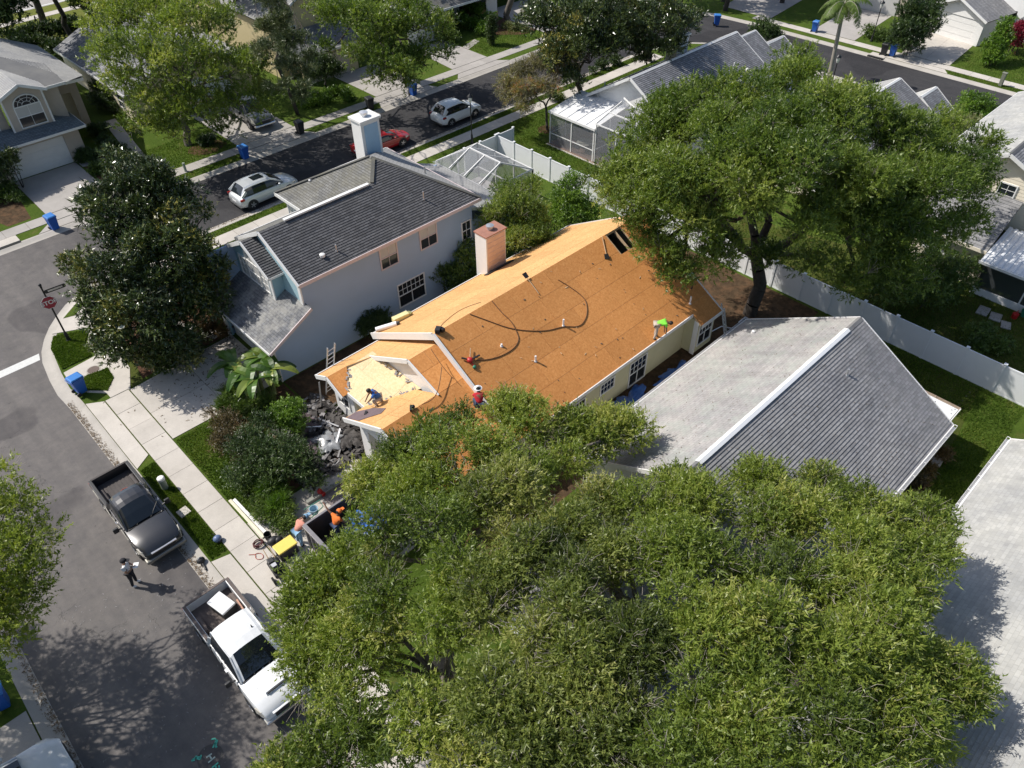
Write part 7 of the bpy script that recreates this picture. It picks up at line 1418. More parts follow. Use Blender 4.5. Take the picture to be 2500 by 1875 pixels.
def hose(label, pts, mt=None, r=.02, fn=onroof, lift=.03): 
    P = smooth_path([fn(*q)+Vector((0, 0, lift)) for q in pts]); return tag(MB().tube(P, r, 6).build('air_hose', mt or K['hose'], smooth=80), label, 'hose')
hose('air hose looping from the ridge down to the red-hubbed roofing tool', [z7(*q) for q in ((320, 905), (400, 1000), (470, 1060), (510, 1140), (530, 1200), (500, 1260), (430, 1310), (330, 1350), (190, 1365))])
hose('air hose curving across the middle of the brown roof slope', [z7(*q) for q in ((150, 1005), (300, 1060), (450, 1115), (600, 1135), (750, 1135), (870, 1098), (1000, 1105), (1050, 1030), (1055, 950), (1035, 880), (930, 800), (830, 740))])
hose('thin hose trailing down the brown slope above the garage', [(740+x*480/2212, 780+y*480/2212) for x, y in ((1440, 340), (1500, 430), (1560, 520), (1640, 620), (1700, 680))], r=.014)
hose('dark hose curving to the black nail gun on the garage roof', [(740+x*480/2212, 780+y*480/2212) for x, y in ((1560, 540), (1550, 640), (1530, 760), (1500, 850), (1440, 920), (1340, 960))], r=.018)
hose('air hose wandering along the bright side of the ridge', [(740+x*480/2212, 780+y*480/2212) for x, y in ((1530, 120), (1560, 60), (1620, 10), (1700, -60), (1820, -130), (2000, -190))], r=.012, fn=onroofL, lift=.03)
def tool(name, label, parts, cat, loc):
    t = thing(name, label, cat, loc)
    for nm, mb, mt in parts: mb.build(nm, mt, t, bevel=.0)
    return t
p = onroof(*z7(150, 1370)); q = p+Vector((0, 0, .12))
a1 = onroof(*z7(85, 1352))+Vector((0, 0, .1)); a2 = onroof(*z7(225, 1330))+Vector((0, 0, .1)); a3 = onroof(*z7(155, 1280))+Vector((0, 0, .12)); a4 = onroof(*z7(185, 1420))+Vector((0, 0, .08))
tool('roofing_tool', 'red-hubbed roofing tool with black arms and a green knob lying on the brown slope', [('hub', MB().ball(q, .15, .15, .12), K['red']), ('arm', MB().bar(q, a1, .07, .05), K['black']), ('arm', MB().bar(q, a2, .07, .05), K['black']), ('handle', MB().tube([q, a3], .022, 6), K['wood']), ('leg', MB().bar(q, a4, .05, .05), K['red']), ('knob', MB().ball(a4, .09), K['green'])], 'roofing tool', p)
def shovel(label, a, b, blade, mt):
    t = thing('shingle_shovel', label, 'shovel', a); MB().tube([a, b], .02, 6).build('handle', K['wood'], t); d = (b-a).normalized(); s_ = Vector((-d.y, d.x, 0)).normalized()
    MB().extr([b-s_*.11, b+s_*.11, b+d*.28+s_*.13, b+d*.28-s_*.13], (0, 0, .02)).build('blade', mt, t)
shovel('shingle shovel with its dark blade hooked over the middle of the ridge', onroof(*z7(680, 850))+Vector((0, 0, .06)), onroof(*z7(592, 735))+Vector((0, 0, .1)), 0, K['bmetal'])
shovel('shingle shovel lying near the open bay at the back of the brown slope', onroof(*z7(1168, 415))+Vector((0, 0, .08)), onroof(*z7(1200, 545))+Vector((0, 0, .05)), 0, K['bmetal'])
p = onroof(740+1520*480/2212, 780+140*480/2212); tool('tool_bundle', 'black tool bundle on the front end of the ridge', [('pouch', MB().obox(p+Vector((0, 0, .12)), .3, .22, .2, .6), K['black']), ('pouch', MB().obox(p+Vector((.16, -.1, .1)), .16, .2, .16, .1), K['bmetal'])], 'tool bag', p)
p = Vector((12.55, 19.5, 4.38)); tool('nail_gun', 'black nail gun resting on the garage ridge', [('body', MB().obox(p+Vector((0, 0, .1)), .3, .09, .12, .9), K['black']), ('magazine', MB().ball(p+Vector((.13, .02, .1)), .09), K['bmetal'])], 'nail gun', p)
p = onroof(740+1445*480/2212, 780+1035*480/2212); tool('nail_gun', 'second small black tool lower on the brown slope beside the garage ridge', [('body', MB().obox(p+Vector((0, 0, .07)), .22, .08, .1, .2), K['black'])], 'nail gun', p)
zg = lambda y: 4.38-.524*(y-19.45)
m = MB(); m.extr([(11.05, 22.5, zg(22.5)+.01), (11.6, 22.55, zg(22.55)+.01), (12.1, 21.9, zg(21.9)+.01), (12.3, 21.1, zg(21.1)+.01), (11.9, 20.9, zg(20.9)+.01), (11.4, 21.3, zg(21.3)+.01), (11.1, 21.5, zg(21.5)+.01)], (0, 0, .02)); tag(m.build('felt_piece', K['felt']), 'torn piece of dark felt on the bright garage slope', 'roofing felt')
tag(MB().obox((11.65, 21.75, zg(21.75)+.06), .22, .1, .08, .7).build('torn_scrap', K['black']), 'black scrap lying on the torn felt', 'scrap')
m = MB(); r = random.Random(21)
for k in range(46):
    u = r.random(); x, y = ((12.2+1.8*u, 22.5-1.3*u) if k % 3 == 0 else (12.2+.65*u, 24.0+.85*u) if k % 3 == 1 else (14.08, 24.3-2.9*u)); z = 2.72+.395*(x-12.1)+.03; m.obox((x+r.uniform(-.08, .08), y+r.uniform(-.08, .08), z), r.uniform(.05, .28), r.uniform(.03, .1), .02, r.uniform(0, 3))
tag(m.build('valley_debris', K['debrisg']), 'strip of torn scraps along the valleys of the porch deck', 'scraps', kind='stuff')
m = MB()
for k in range(26):
    x = r.uniform(15.8, 27.8); y = r.uniform(16.4, 21); m.obox((x, y, rz_(y)+.02), r.uniform(.03, .1), r.uniform(.02, .05), .015, r.uniform(0, 3))
m2 = MB()
for k in range(22):
    x = r.uniform(15.8, 27.9); y = r.uniform(16.4, 21.2); m2.obox((x, y, rz_(y)+.015), r.uniform(.05, .22), r.uniform(.015, .04), .01, r.uniform(0, 3))
tag(m2.build('wood_chips', K['wood']), 'pale splinters scattered over the brown roof slope', 'scraps', kind='stuff')
tag(m.build('roof_crumbs', K['debris']), 'dark crumbs scattered over the brown roof slope', 'scraps', kind='stuff')
p = Vector((15.75, 26.35, 2.85)); t = thing('underlay_roll', 'white roll lying at the front corner of the bright slope', 'roll', p); MB().tube([p+Vector((-.1, .1, .13)), p+Vector((.75, -.55, .42))], .13, 14).build('roll', K['paper'], t, smooth=40); MB().tube([p+Vector((.74, -.54, .42)), p+Vector((.86, -.63, .46))], .1, 10).build('roll_end', K['black'], t)
p = Vector((17.1, 26.3, 2.95)); t = thing('yellow_case', 'pale yellow case beside the white roll on the roof edge', 'case', p); MB().obox(p+Vector((0, 0, .12)), .9, .32, .26, rad(-6)).build('case_body', mat('pale_yellow', (.72, .66, .34), .6), t, bevel=.03)
MB().obox(p+Vector((.5, -.1, .1)), .2, .25, .22, .3).build('case_end', mat('olive_plastic', (.30, .28, .12), .6), t)
def ladder(label, a, b, w=.42, n=8, mt=None):
    t = thing('ladder', label, 'ladder', a, 0, 'aluminium ladders'); a = Vector(a); b = Vector(b); d = (b-a); s_ = Vector((-d.y, d.x, 0)); s_ = s_.normalized() if s_.length > .05 else Vector((0, 1, 0)); mt = mt or K['alu']
    for k in (-1, 1): MB().bar(a+s_*k*w/2, b+s_*k*w/2, .03, .08).build('stile', mt, t)
    for i in range(1, n): p = a+d*(i/n); MB().tube([p-s_*w/2, p+s_*w/2], .016, 6).build('rung', mt, t)
ladder('aluminium ladder rising above the left eave near the banana plant', (12.75, 27.2, 0), (12.9, 26.15, 3.75), .46, 12); ladder('aluminium ladder standing in the dark gap at the far right end of the house', (30.6, 15.2, 0), (30.05, 15.6, 2.6), .42, 8)
ladder('ladder head just showing above the left eave further back', (17.4, 27.0, 0), (17.5, 26.6, 3.0), .40, 9)
# pile of torn shingles in front of the house
rr = np.random.default_rng(5); m = MB(); mg = MB()
for k in range(900):
    x = rr.uniform(8.4, 12.3); y = rr.uniform(22.4, 27.6)
    if x < 9.2 and y > 25.2: continue
    h = .55*math.exp(-((x-11)**2/3+(y-24.3)**2/5)); M_ = Matrix.Rotation(rr.uniform(0, 6.28), 3, 'Z') @ Matrix.Rotation(rr.normal()*.35, 3, 'X') @ Matrix.Rotation(rr.normal()*.35, 3, 'Y')
    (m if rr.random() < .82 else mg).obox((x, y, .12+h*rr.random()), rr.uniform(.12, .55), rr.uniform(.08, .28), .015, M=M_)
tag(m.build('torn_shingles', K['debris']), 'heap of black torn shingles between the shrubs and the house front', 'rubble', kind='stuff'); tag(mg.build('grey_scraps', K['debrisg']), 'grey and pale scraps mixed into the black shingle heap', 'rubble', kind='stuff')
m = MB()
for a, b, lb in (((9.9, 25.9, .5), (10.9, 24.9, .6), 'bent pale metal strip lying across the top of the shingle heap'), ((11.1, 25.6, .5), (11.4, 24.2, .75), 'pale metal strip lying beside the small gabled wing'), ((11.8, 26.4, .3), (11.75, 25.9, 2.3), 'hanging pale gutter strip at the small gabled wing corner'), ((10.2, 26.6, .4), (11.0, 26.9, .5), 'short pale strip at the blue house side of the shingle heap'), ((10.6, 23.4, .5), (11.3, 23.9, .9), 'pale strip leaning by the crumpled shiny sheeting')): tag(MB().bar(a, b, .07, .02).build('metal_strip', K['alu']), lb, 'metal strip', 'bent strips in the shingle heap')
pz = G(805, 1075, .5); t = thing('crumpled_sheeting', 'crumpled shiny grey sheeting at the foot of the shingle heap', 'sheeting', pz)
def crumple(par, nm, mt, c, sx, sy, h, seed, n=16, rz=0.0):
    r_ = np.random.default_rng(seed); gx = np.linspace(-1, 1, n); Z = np.zeros((n, n))
    for k in range(14):
        a = r_.uniform(0, 6.28); f = r_.uniform(1.5, 5); Z += np.abs(np.sin(f*(gx[:, None]*math.cos(a)+gx[None, :]*math.sin(a))+r_.uniform(0, 6)))*r_.uniform(.3, 1)/f
    for k in range(12): a = r_.uniform(0, 6.28); f = r_.uniform(7, 16); Z += np.abs(np.sin(f*(gx[:, None]*math.cos(a)+gx[None, :]*math.sin(a))+r_.uniform(0, 6)+2*np.sin(3*gx[:, None])))*r_.uniform(.5, 1.2)/f
    Z = Z/Z.max()*h*(1-.6*np.maximum(np.abs(gx[:, None]), np.abs(gx[None, :]))**3); vs = []
    for i in range(n):
        for j in range(n):
            q_ = math.atan2(gx[j], gx[i]); e = 1+.16*math.sin(5*q_+seed)+.10*math.sin(11*q_+2*seed)+.05*math.sin(23*q_); x = gx[i]*sx/2*e; y = gx[j]*sy/2*e; vs.append((c[0]+x*math.cos(rz)-y*math.sin(rz), c[1]+x*math.sin(rz)+y*math.cos(rz), c[2]+Z[i, j]))
    fs = [(i*n+j, (i+1)*n+j, (i+1)*n+j+1, i*n+j+1) for i in range(n-1) for j in range(n-1)]
    return MB().mesh(vs, fs).build(nm, mt, par, smooth=40)
crumple(t, 'sheet', mat('shiny_grey_sheet', (.30, .31, .32), .25, coat=.5, var=.3), (pz.x, pz.y, .35), 1.3, 1.3, .4, 3); crumple(t, 'sheet', K['debris'], (pz.x+.6, pz.y-.4, .3), 1.2, 1.0, .35, 4)
for k, (x, y, sx, sy) in enumerate(((10.2, 25.6, 1.5, 1.0), (11.3, 24.6, 1.3, 1.0), (9.6, 24.4, 1.2, 1.1), (11.6, 23.4, 1.0, .9), (10.4, 26.8, 1.4, .8))): crumple(t, 'sheet', K['debris'] if k % 2 else K['felt'], (x, y, .28), sx, sy, .35, 30+k, 18, k*.7)
def tarp(label, c, sx, sy, h, seed, rz=0.0): t = thing('blue_tarp', label, 'tarpaulin', c, 0, 'blue tarpaulins'); crumple(t, 'sheet', K['tarp'], c, sx, sy, h, seed, 44, rz)
tarp('crumpled blue tarpaulin on the ground below the tall wall window', (23.0, 15.6, .12), 2.6, 1.5, .35, 11); tarp('crumpled blue tarpaulin further along the wall towards the ladder', (26.2, 15.3, .12), 2.6, 1.2, .3, 12)
t = tarp('crumpled blue tarpaulin piled in the dumpster beside the orange-shirted worker', (8.9, 18.15, 1.0), 1.6, 1.7, .5, 13, .3)
# dumpster
D0, D1, E0, E1, DZ = 6.75, 12.0, 17.25, 19.65, 1.62
t = thing('dumpster', 'long open dark steel dumpster on the driveway beneath the oak', 'dumpster', (9.3, 18.4, .12))
MB().box(D0, D1, E0, E1, .25, .33).build('floor', K['steel'], t)
for nm, bx in (('side_wall', (D0, D1, E1-.06, E1, .33, DZ)), ('side_wall', (D0, D1, E0, E0+.06, .33, DZ)), ('end_wall', (D1-.06, D1, E0+.06, E1-.06, .33, DZ)), ('tailgate', (D0, D0+.07, E0+.06, E1-.06, .33, DZ))): MB().box(*bx).build(nm, K['steel'], t)
for bx in ((D0, D1, E1-.04, E1+.06, DZ, DZ+.09), (D0, D1, E0-.06, E0+.04, DZ, DZ+.09), (D0-.08, D0+.10, E0, E1, DZ, DZ+.11)): MB().box(*bx).build('top_rail', K['rail'], t, bevel=.01)
for k in range(6): y = E0+.25+k*.4; MB().box(D0-.07, D0, y, y+.07, .3, DZ).build('rib', K['rail'], t)
for k in range(10): x = D0+.3+k*.5; MB().box(x, x+.08, E1, E1+.07, .3, DZ).build('rib', K['steel'], t)
for x in (7.4, 11.3):
    for y in (E0+.3, E1-.3): MB().tube([(x, y-.1, .2), (x, y+.1, .2)], .09, 10).build('roller', K['bmetal'], t)
m = MB()
for k in range(140): m.obox((rr.uniform(D0+.3, D1-.3), rr.uniform(E0+.25, E1-.25), .4+rr.random()*.45), rr.uniform(.2, .7), rr.uniform(.1, .35), .02, M=Matrix.Rotation(rr.uniform(0, 6), 3, 'Z') @ Matrix.Rotation(rr.normal()*.3, 3, 'X'))
tag(m.build('dumpster_load', K['debris']), 'black torn shingles filling the bottom of the dumpster', 'rubble', kind='stuff')
t = thing('yellow_tub', 'yellow-lidded tub standing at the end of the dumpster', 'tub', (6.1, 19.0, .13)); c = G(696, 1332, .7)
MB().obox((c.x, c.y, .42), .8, .5, .56, rad(0)).build('tub_body', K['black'], t, bevel=.03); MB().obox((c.x, c.y, .74), .88, .58, .08, rad(0)).build('tub_lid', K['yellow'], t, bevel=.03)
# air compressor and clutter on the sidewalk
c = G(672, 1392, .3); ax = (G(690, 1410, .3)-G(650, 1350, .3)).normalized()
t = thing('air_compressor', 'black wheeled air compressor standing on the driveway edge near the sidewalk', 'air compressor', c)
sd = Vector((-ax.y, ax.x, 0)); o = Vector((c.x, c.y, 0))
MB().tube([o-ax*.5+Vector((0, 0, .38)), o-ax*.42+Vector((0, 0, .38)), o+ax*.42+Vector((0, 0, .38)), o+ax*.5+Vector((0, 0, .38))], [.05, .16, .16, .05], 14).build('tank', K['black'], t, smooth=50)
MB().tube([o-ax*.5+sd*.24+Vector((0, 0, .38)), o-ax*.42+sd*.24+Vector((0, 0, .38)), o+ax*.42+sd*.24+Vector((0, 0, .38)), o+ax*.5+sd*.24+Vector((0, 0, .38))], [.04, .12, .12, .04], 12).build('tank', K['bmetal'], t, smooth=50)
MB().obox(o+ax*.15+Vector((0, 0, .68)), .34, .3, .26, math.atan2(ax.y, ax.x)).build('engine', K['bmetal'], t, bevel=.03); MB().obox(o-ax*.22+Vector((0, 0, .66)), .26, .26, .22, math.atan2(ax.y, ax.x)).build('pump', K['black'], t, bevel=.03)
MB().obox(o+ax*.15+Vector((0, 0, .84)), .18, .2, .06, math.atan2(ax.y, ax.x)).build('air_filter', K['galv'], t)
for s_ in (-.3, .38): MB().tube([o+ax*.38+sd*(s_)+Vector((0, 0, .2)), o+ax*.38+sd*(s_+.07)+Vector((0, 0, .2))], .19, 14).build('wheel', K['rubber'], t)
MB().tube([o-ax*.45+Vector((0, 0, .45)), o-ax*.95+Vector((0, 0, .7)), o-ax*.95+sd*.25+Vector((0, 0, .7)), o-ax*.45+sd*.25+Vector((0, 0, .45))], .02, 6).build('handle', K['wood'], t); MB().lathe([(.04, 0), (.04, .25)], 8, o-ax*.45).build('foot', K['bmetal'], t)
c = G(655, 1312, .2); t = thing('bucket', 'black bucket at the end of the white boards', 'bucket', (c.x, c.y, .13)); MB().lathe([(.13, 0), (.16, .32), (.15, .32), (.12, .04)], 16, (c.x, c.y, .13)).build('pail', K['black'], t, smooth=40)
c = G(668, 1322, .25); t = thing('tool_pile', 'black gear bag beside the yellow-lidded tub', 'bag', (c.x, c.y, .13)); MB().ball((c.x, c.y, .30), .28, .2, .19).ball((c.x+.18, c.y-.12, .3), .2, .16, .16).build('bag', K['black'], t, smooth=60)
coil('dark_hose', 'dark red coiled hose heaped on the sidewalk by the compressor', tuple(G(632, 1330, .14)), .2, 6, .017, mat('dark_red_hose', (.10, .02, .02), .6), 6)
P = smooth_path([G(500+x*220/1270, 1280+y*220/1270, .15) for x, y in ((700, 430), (740, 405), (800, 410), (830, 450), (810, 490), (740, 495), (710, 470), (720, 430), (680, 425), (620, 430))]); tag(MB().tube(P, .012, 6).build('air_hose', K['rhose'], smooth=80), 'thin red hose loop lying on the sidewalk slab', 'hose')
P = smooth_path([G(500+x*220/1270, 1280+y*220/1270, .15) for x, y in ((1180, 425), (1080, 430), (1000, 440), (960, 470), (940, 500))]); tag(MB().tube(P, .016, 6).build('air_hose', K['black'], smooth=80), 'black hose from the compressor towards the dumpster', 'hose')
P = smooth_path([G(660+x*240/1327, 1120+y*240/1327, .2) for x, y in ((940, 360), (1040, 290), (1150, 220), (1250, 130), (1330, 60), (1400, 20))]); tag(MB().tube(P, .02, 6).build('air_hose', K['rhose'], smooth=80), 'brown-red hose along the walkway towards the garage', 'hose')
for k, lb in enumerate(('outer of two long white boards on the lawn edge by the sidewalk', 'inner of two long white boards on the lawn edge by the sidewalk')):
    a = G(561+k*10, 1221-k*2, .16); b_ = G(644+k*9, 1312-k*7, .16); tag(MB().bar(a, b_, .14, .06).build('white_board', mat('cream_board', (.72, .68, .52), .6) if k == 0 else K['white'], bevel=.01), lb, 'board')
c = G(533, 1320, .12); t = thing('work_helmet', 'blue tank sprayer lying on the grass strip by the sidewalk', 'sprayer', c); MB().ball((c.x, c.y, .28), .19, .17, .15).build('tank', mat('dusty_blue_plastic', (.12, .17, .30), .4), t, smooth=60); MB().obox((c.x+.02, c.y-.1, .2), .2, .16, .12, .4).build('motor', K['black'], t, bevel=.02); MB().tube([(c.x, c.y+.05, .35), (c.x-.02, c.y+.18, .42), (c.x-.05, c.y+.28, .36)], .018, 6).build('hose_handle', K['black'], t)
c = G(492, 1372, .1); t = thing('leaf_blower', 'black leaf blower lying in the gutter between the two pickups', 'leaf blower', c); MB().ball((c.x, c.y, .22), .18, .16, .13).build('housing', K['black'], t, smooth=60); e = G(488, 1386, .1); MB().tube([(c.x, c.y-.05, .2), (c.x-.02, c.y-.3, .14), (c.x-.05, c.y-.48, .1)], [.05, .04, .05], 8).build('nozzle', K['black'], t)
MB().tube([(c.x-.1, c.y, .34), (c.x, c.y+.02, .4), (c.x+.1, c.y, .34)], .02, 6).build('handle', K['galv'], t)
c = G(783, 1207, .15); t = thing('red_can', 'red can standing on the mulch near the garden edging', 'can', c); MB().lathe([(.11, 0), (.12, .26), (.05, .32), (.04, .4)], 12, c).build('can_body', K['red'], t, smooth=40); MB().obox((c.x+.05, c.y-.12, c.z+.1), .16, .2, .2, .3).build('can_base', K['red'], t, bevel=.02)
t = thing('edging_blocks', 'row of grey garden edging blocks along the planting bed', 'edging', (9, 22.9, .1))
for k in range(9):
    a = G(760+k*15.5, 1222-k*9.5, .2); MB().obox(a, .42, .2, .2, rad(-3+k)).build('block', mat('edging_grey', (.27, .27, .24), .9, var=.2) if k == 0 else D.materials['edging_grey'], t, bevel=.03)
t = thing('green_barrow', 'green wheelbarrow frame with a pale blue bucket behind the dumpster wall', 'wheelbarrow', (8.3, 20.6, .12)); c = G(768, 1250, .5); MB().lathe([(.16, -.3), (.2, 0), (.18, 0), (.14, -.26)], 14, (c.x, c.y, .75)).build('bucket', mat('pale_blue_pail', (.35, .50, .60), .5), t, smooth=40); MB().tube([(c.x-.3, c.y-.25, .6), (c.x+.35, c.y-.2, .75), (c.x+.45, c.y+.2, .75), (c.x-.3, c.y+.35, .6)], .022, 6).build('frame', K['green'], t); MB().lathe([(.17, 0), (.17, .06)], 14, (c.x-.4, c.y+.05, .2)).build('wheel', K['rubber'], t)
tag(MB().obox((9.9, 21.3, .16), 2.6, 1.0, .03, rad(3)).build('walkway_sheet', mat('dusty_board', (.20, .17, .165), .85, var=.25)), 'dusty brown sheet of board laid beside the dumpster', 'board')
# patio table and chairs in the white porch
c = G(1428, 348, .85); t = thing('patio_table', 'round glass-topped patio table inside the screened porch', 'table', (c.x, c.y, .16)); MB().lathe([(.62, .70), (.64, .72), (.62, .74)], 24, (c.x, c.y, .16)).build('table_top', mat('frosted_top', (.34, .33, .29), .3), t, smooth=30)
for k in range(4): a = k*math.pi/2+.5; MB().tube([(c.x+.5*math.cos(a), c.y+.5*math.sin(a), .16), (c.x+.35*math.cos(a), c.y+.35*math.sin(a), .86)], .02, 6).build('leg', K['bmetal'], t)
def pchair(label, x, y, rz):
    t = thing('patio_chair', label, 'chair', (x, y, .16), rz, 'patio chairs around the porch table'); mt = mat('rust_brown_frame', (.16, .06, .05), .7) if 'rust_brown_frame' not in D.materials else D.materials['rust_brown_frame']
    MB().box(-.24, .24, -.24, .24, .42, .46).build('seat', mt, t, world=False); MB().extr([(-.24, .24, .46), (.24, .24, .46), (.24, .36, .95), (-.24, .36, .95)], (0, .03, 0)).build('backrest', mt, t, world=False)
    for i in (-1, 1):
        for j in (-1, 1): MB().box(i*.22-.015, i*.22+.015, j*.22-.015, j*.22+.015, 0, .42).build('leg', mt, t, world=False)
        MB().tube([(i*.25, -.22, .66), (i*.25, .3, .68)], .02, 6).build('arm', mt, t, world=False)
pchair('brown patio chair behind the porch table', c.x+1.05, c.y+.1, rad(-90)); pchair('brown patio chair at the left of the porch table', c.x-.1, c.y+1.1, rad(0)); pchair('brown patio chair nearest the porch door side', c.x+.1, c.y-1.1, rad(180))
for k, (x, y, lb) in enumerate(((30.9, 34.4, 'dark red chair inside the pool cage near the house'), (31.9, 34.6, 'dark red chair inside the pool cage nearer the fence'))):
    t = thing('lounge_chair', lb, 'chair', (x, y, .13)); MB().obox((x, y, .45), .5, .5, .08).build('seat', K['red'], t, bevel=.02); MB().obox((x+.25, y, .75), .06, .5, .55).build('backrest', K['red'], t, bevel=.02)
    for i in (-.2, .2):
        for j in (-.2, .2): MB().obox((x+i, y+j, .27), .04, .04, .3).build('leg', K['bmetal'], t)
c = G(2475, 776, .1); t = thing('red_watering_can', 'red watering can on the ground by the metal-roofed porch', 'watering can', c); MB().lathe([(.16, 0), (.17, .3), (.12, .34)], 14, c).build('can_body', K['red'], t, smooth=40); MB().tube([c+Vector((.1, 0, .1)), c+Vector((.38, 0, .32))], [.04, .02], 8).build('spout', K['red'], t); MB().tube([c+Vector((-.12, 0, .1)), c+Vector((-.26, 0, .28)), c+Vector((0, 0, .45)), c+Vector((.1, 0, .34))], .018, 6).build('handle', K['red'], t)
c = G(2497, 772, .1); t = thing('green_pot', 'green pot at the right edge beside the red watering can', 'pot', c); MB().lathe([(.14, 0), (.2, .4), (.18, .4), (.12, .05)], 14, c).build('pot_body', K['green'], t, smooth=40)
for k, (px, py, sx, sy) in enumerate(((2400, 760, .9, .6), (2430, 775, .8, .6), (2455, 795, .7, .5))): c = G(px, py, .1); tag(MB().obox((c.x, c.y, .13), sx, sy, .08, .1+k*.1).build('stepping_stone', K['conc3'], bevel=.02), ('grey stepping stone nearest the oak side of the metal-roofed porch', 'middle grey stepping stone before the metal-roofed porch', 'grey stepping stone closest to the red watering can')[k], 'stepping stone')
c = G(2275, 1120, .1); tag(MB().obox((c.x, c.y, .14), .7, .9, .1, .1).build('equipment_pad', K['conc3'], bevel=.02), 'grey equipment pad under the grey roof eave', 'concrete pad'); c = G(2282, 1104, .2); t = thing('round_dish', 'pale lilac round dish on the ground under the grey roof eave', 'dish', (c.x, c.y, .14)); MB().lathe([(.16, 0), (.24, .12), (.22, .12), (.14, .03)], 16, (c.x, c.y, .2)).build('bowl', mat('lilac_dish', (.45, .47, .66), .4), t, smooth=40); MB().lathe([(.03, -.06), (.03, .02)], 8, (c.x, c.y, .2)).build('foot', K['white'], t)
c = G(1788, 778, 1.0); t = thing('air_conditioner', 'grey air conditioning unit in the dark gap behind the grey roof', 'air conditioner', (32.0, 15.2, .1)); MB().box(31.6, 32.3, 14.6, 15.3, .1, .85).build('casing', K['galv'], t, bevel=.03); MB().lathe([(.28, .85), (.28, .88), (.05, .9)], 18, (31.95, 14.95, 0)).build('fan_grille', K['black'], t)
MB().tube([(31.6, 15.3, .3), (31.2, 16.0, .35), (30.2, 16.2, .3)], .03, 6).build('pipe', K['alu'], t)
# ================================================================ people
def skin_obj(name, V, E, R, mt, parent, sub=1, root=0):
    me = D.meshes.new(name); me.from_pydata([tuple(v) for v in V], E, []); me.update(); o = D.objects.new(name, me); C.objects.link(o)
    md = o.modifiers.new('skin', 'SKIN'); md.use_smooth_shade = True
    if not me.skin_vertices: me.attributes  # layer appears with the modifier
    sv = me.skin_vertices[0].data if me.skin_vertices else None
    if sv is None: raise RuntimeError('no skin layer')
    for i, r_ in enumerate(R):
        rr_ = r_ if isinstance(r_, tuple) else (r_, r_); sv[i].radius = rr_
    sv[root].use_root = True
    s2 = o.modifiers.new('sub', 'SUBSURF'); s2.levels = sub; s2.render_levels = sub
    me.materials.append(mt); o.parent = parent; return o
def ensure_skin(me):
    bm_ = __import__('bmesh').new(); bm_.from_mesh(me); bm_.verts.layers.skin.verify(); bm_.to_mesh(me); bm_.free()
_old = skin_obj
def skin_obj(name, V, E, R, mt, parent, sub=1, root=0):
    me = D.meshes.new(name); me.from_pydata([tuple(v) for v in V], E, []); me.update(); ensure_skin(me)
    o = D.objects.new(name, me); C.objects.link(o); md = o.modifiers.new('skin', 'SKIN'); md.use_smooth_shade = True
    sv = me.skin_vertices[0].data
    for i, r_ in enumerate(R): sv[i].radius = r_ if isinstance(r_, tuple) else (r_, r_)
    for i in range(len(V)): sv[i].use_root = (i == root)
    s2 = o.modifiers.new('sub', 'SUBSURF'); s2.levels = sub; s2.render_levels = sub
    me.materials.append(mt); o.parent = parent; return o
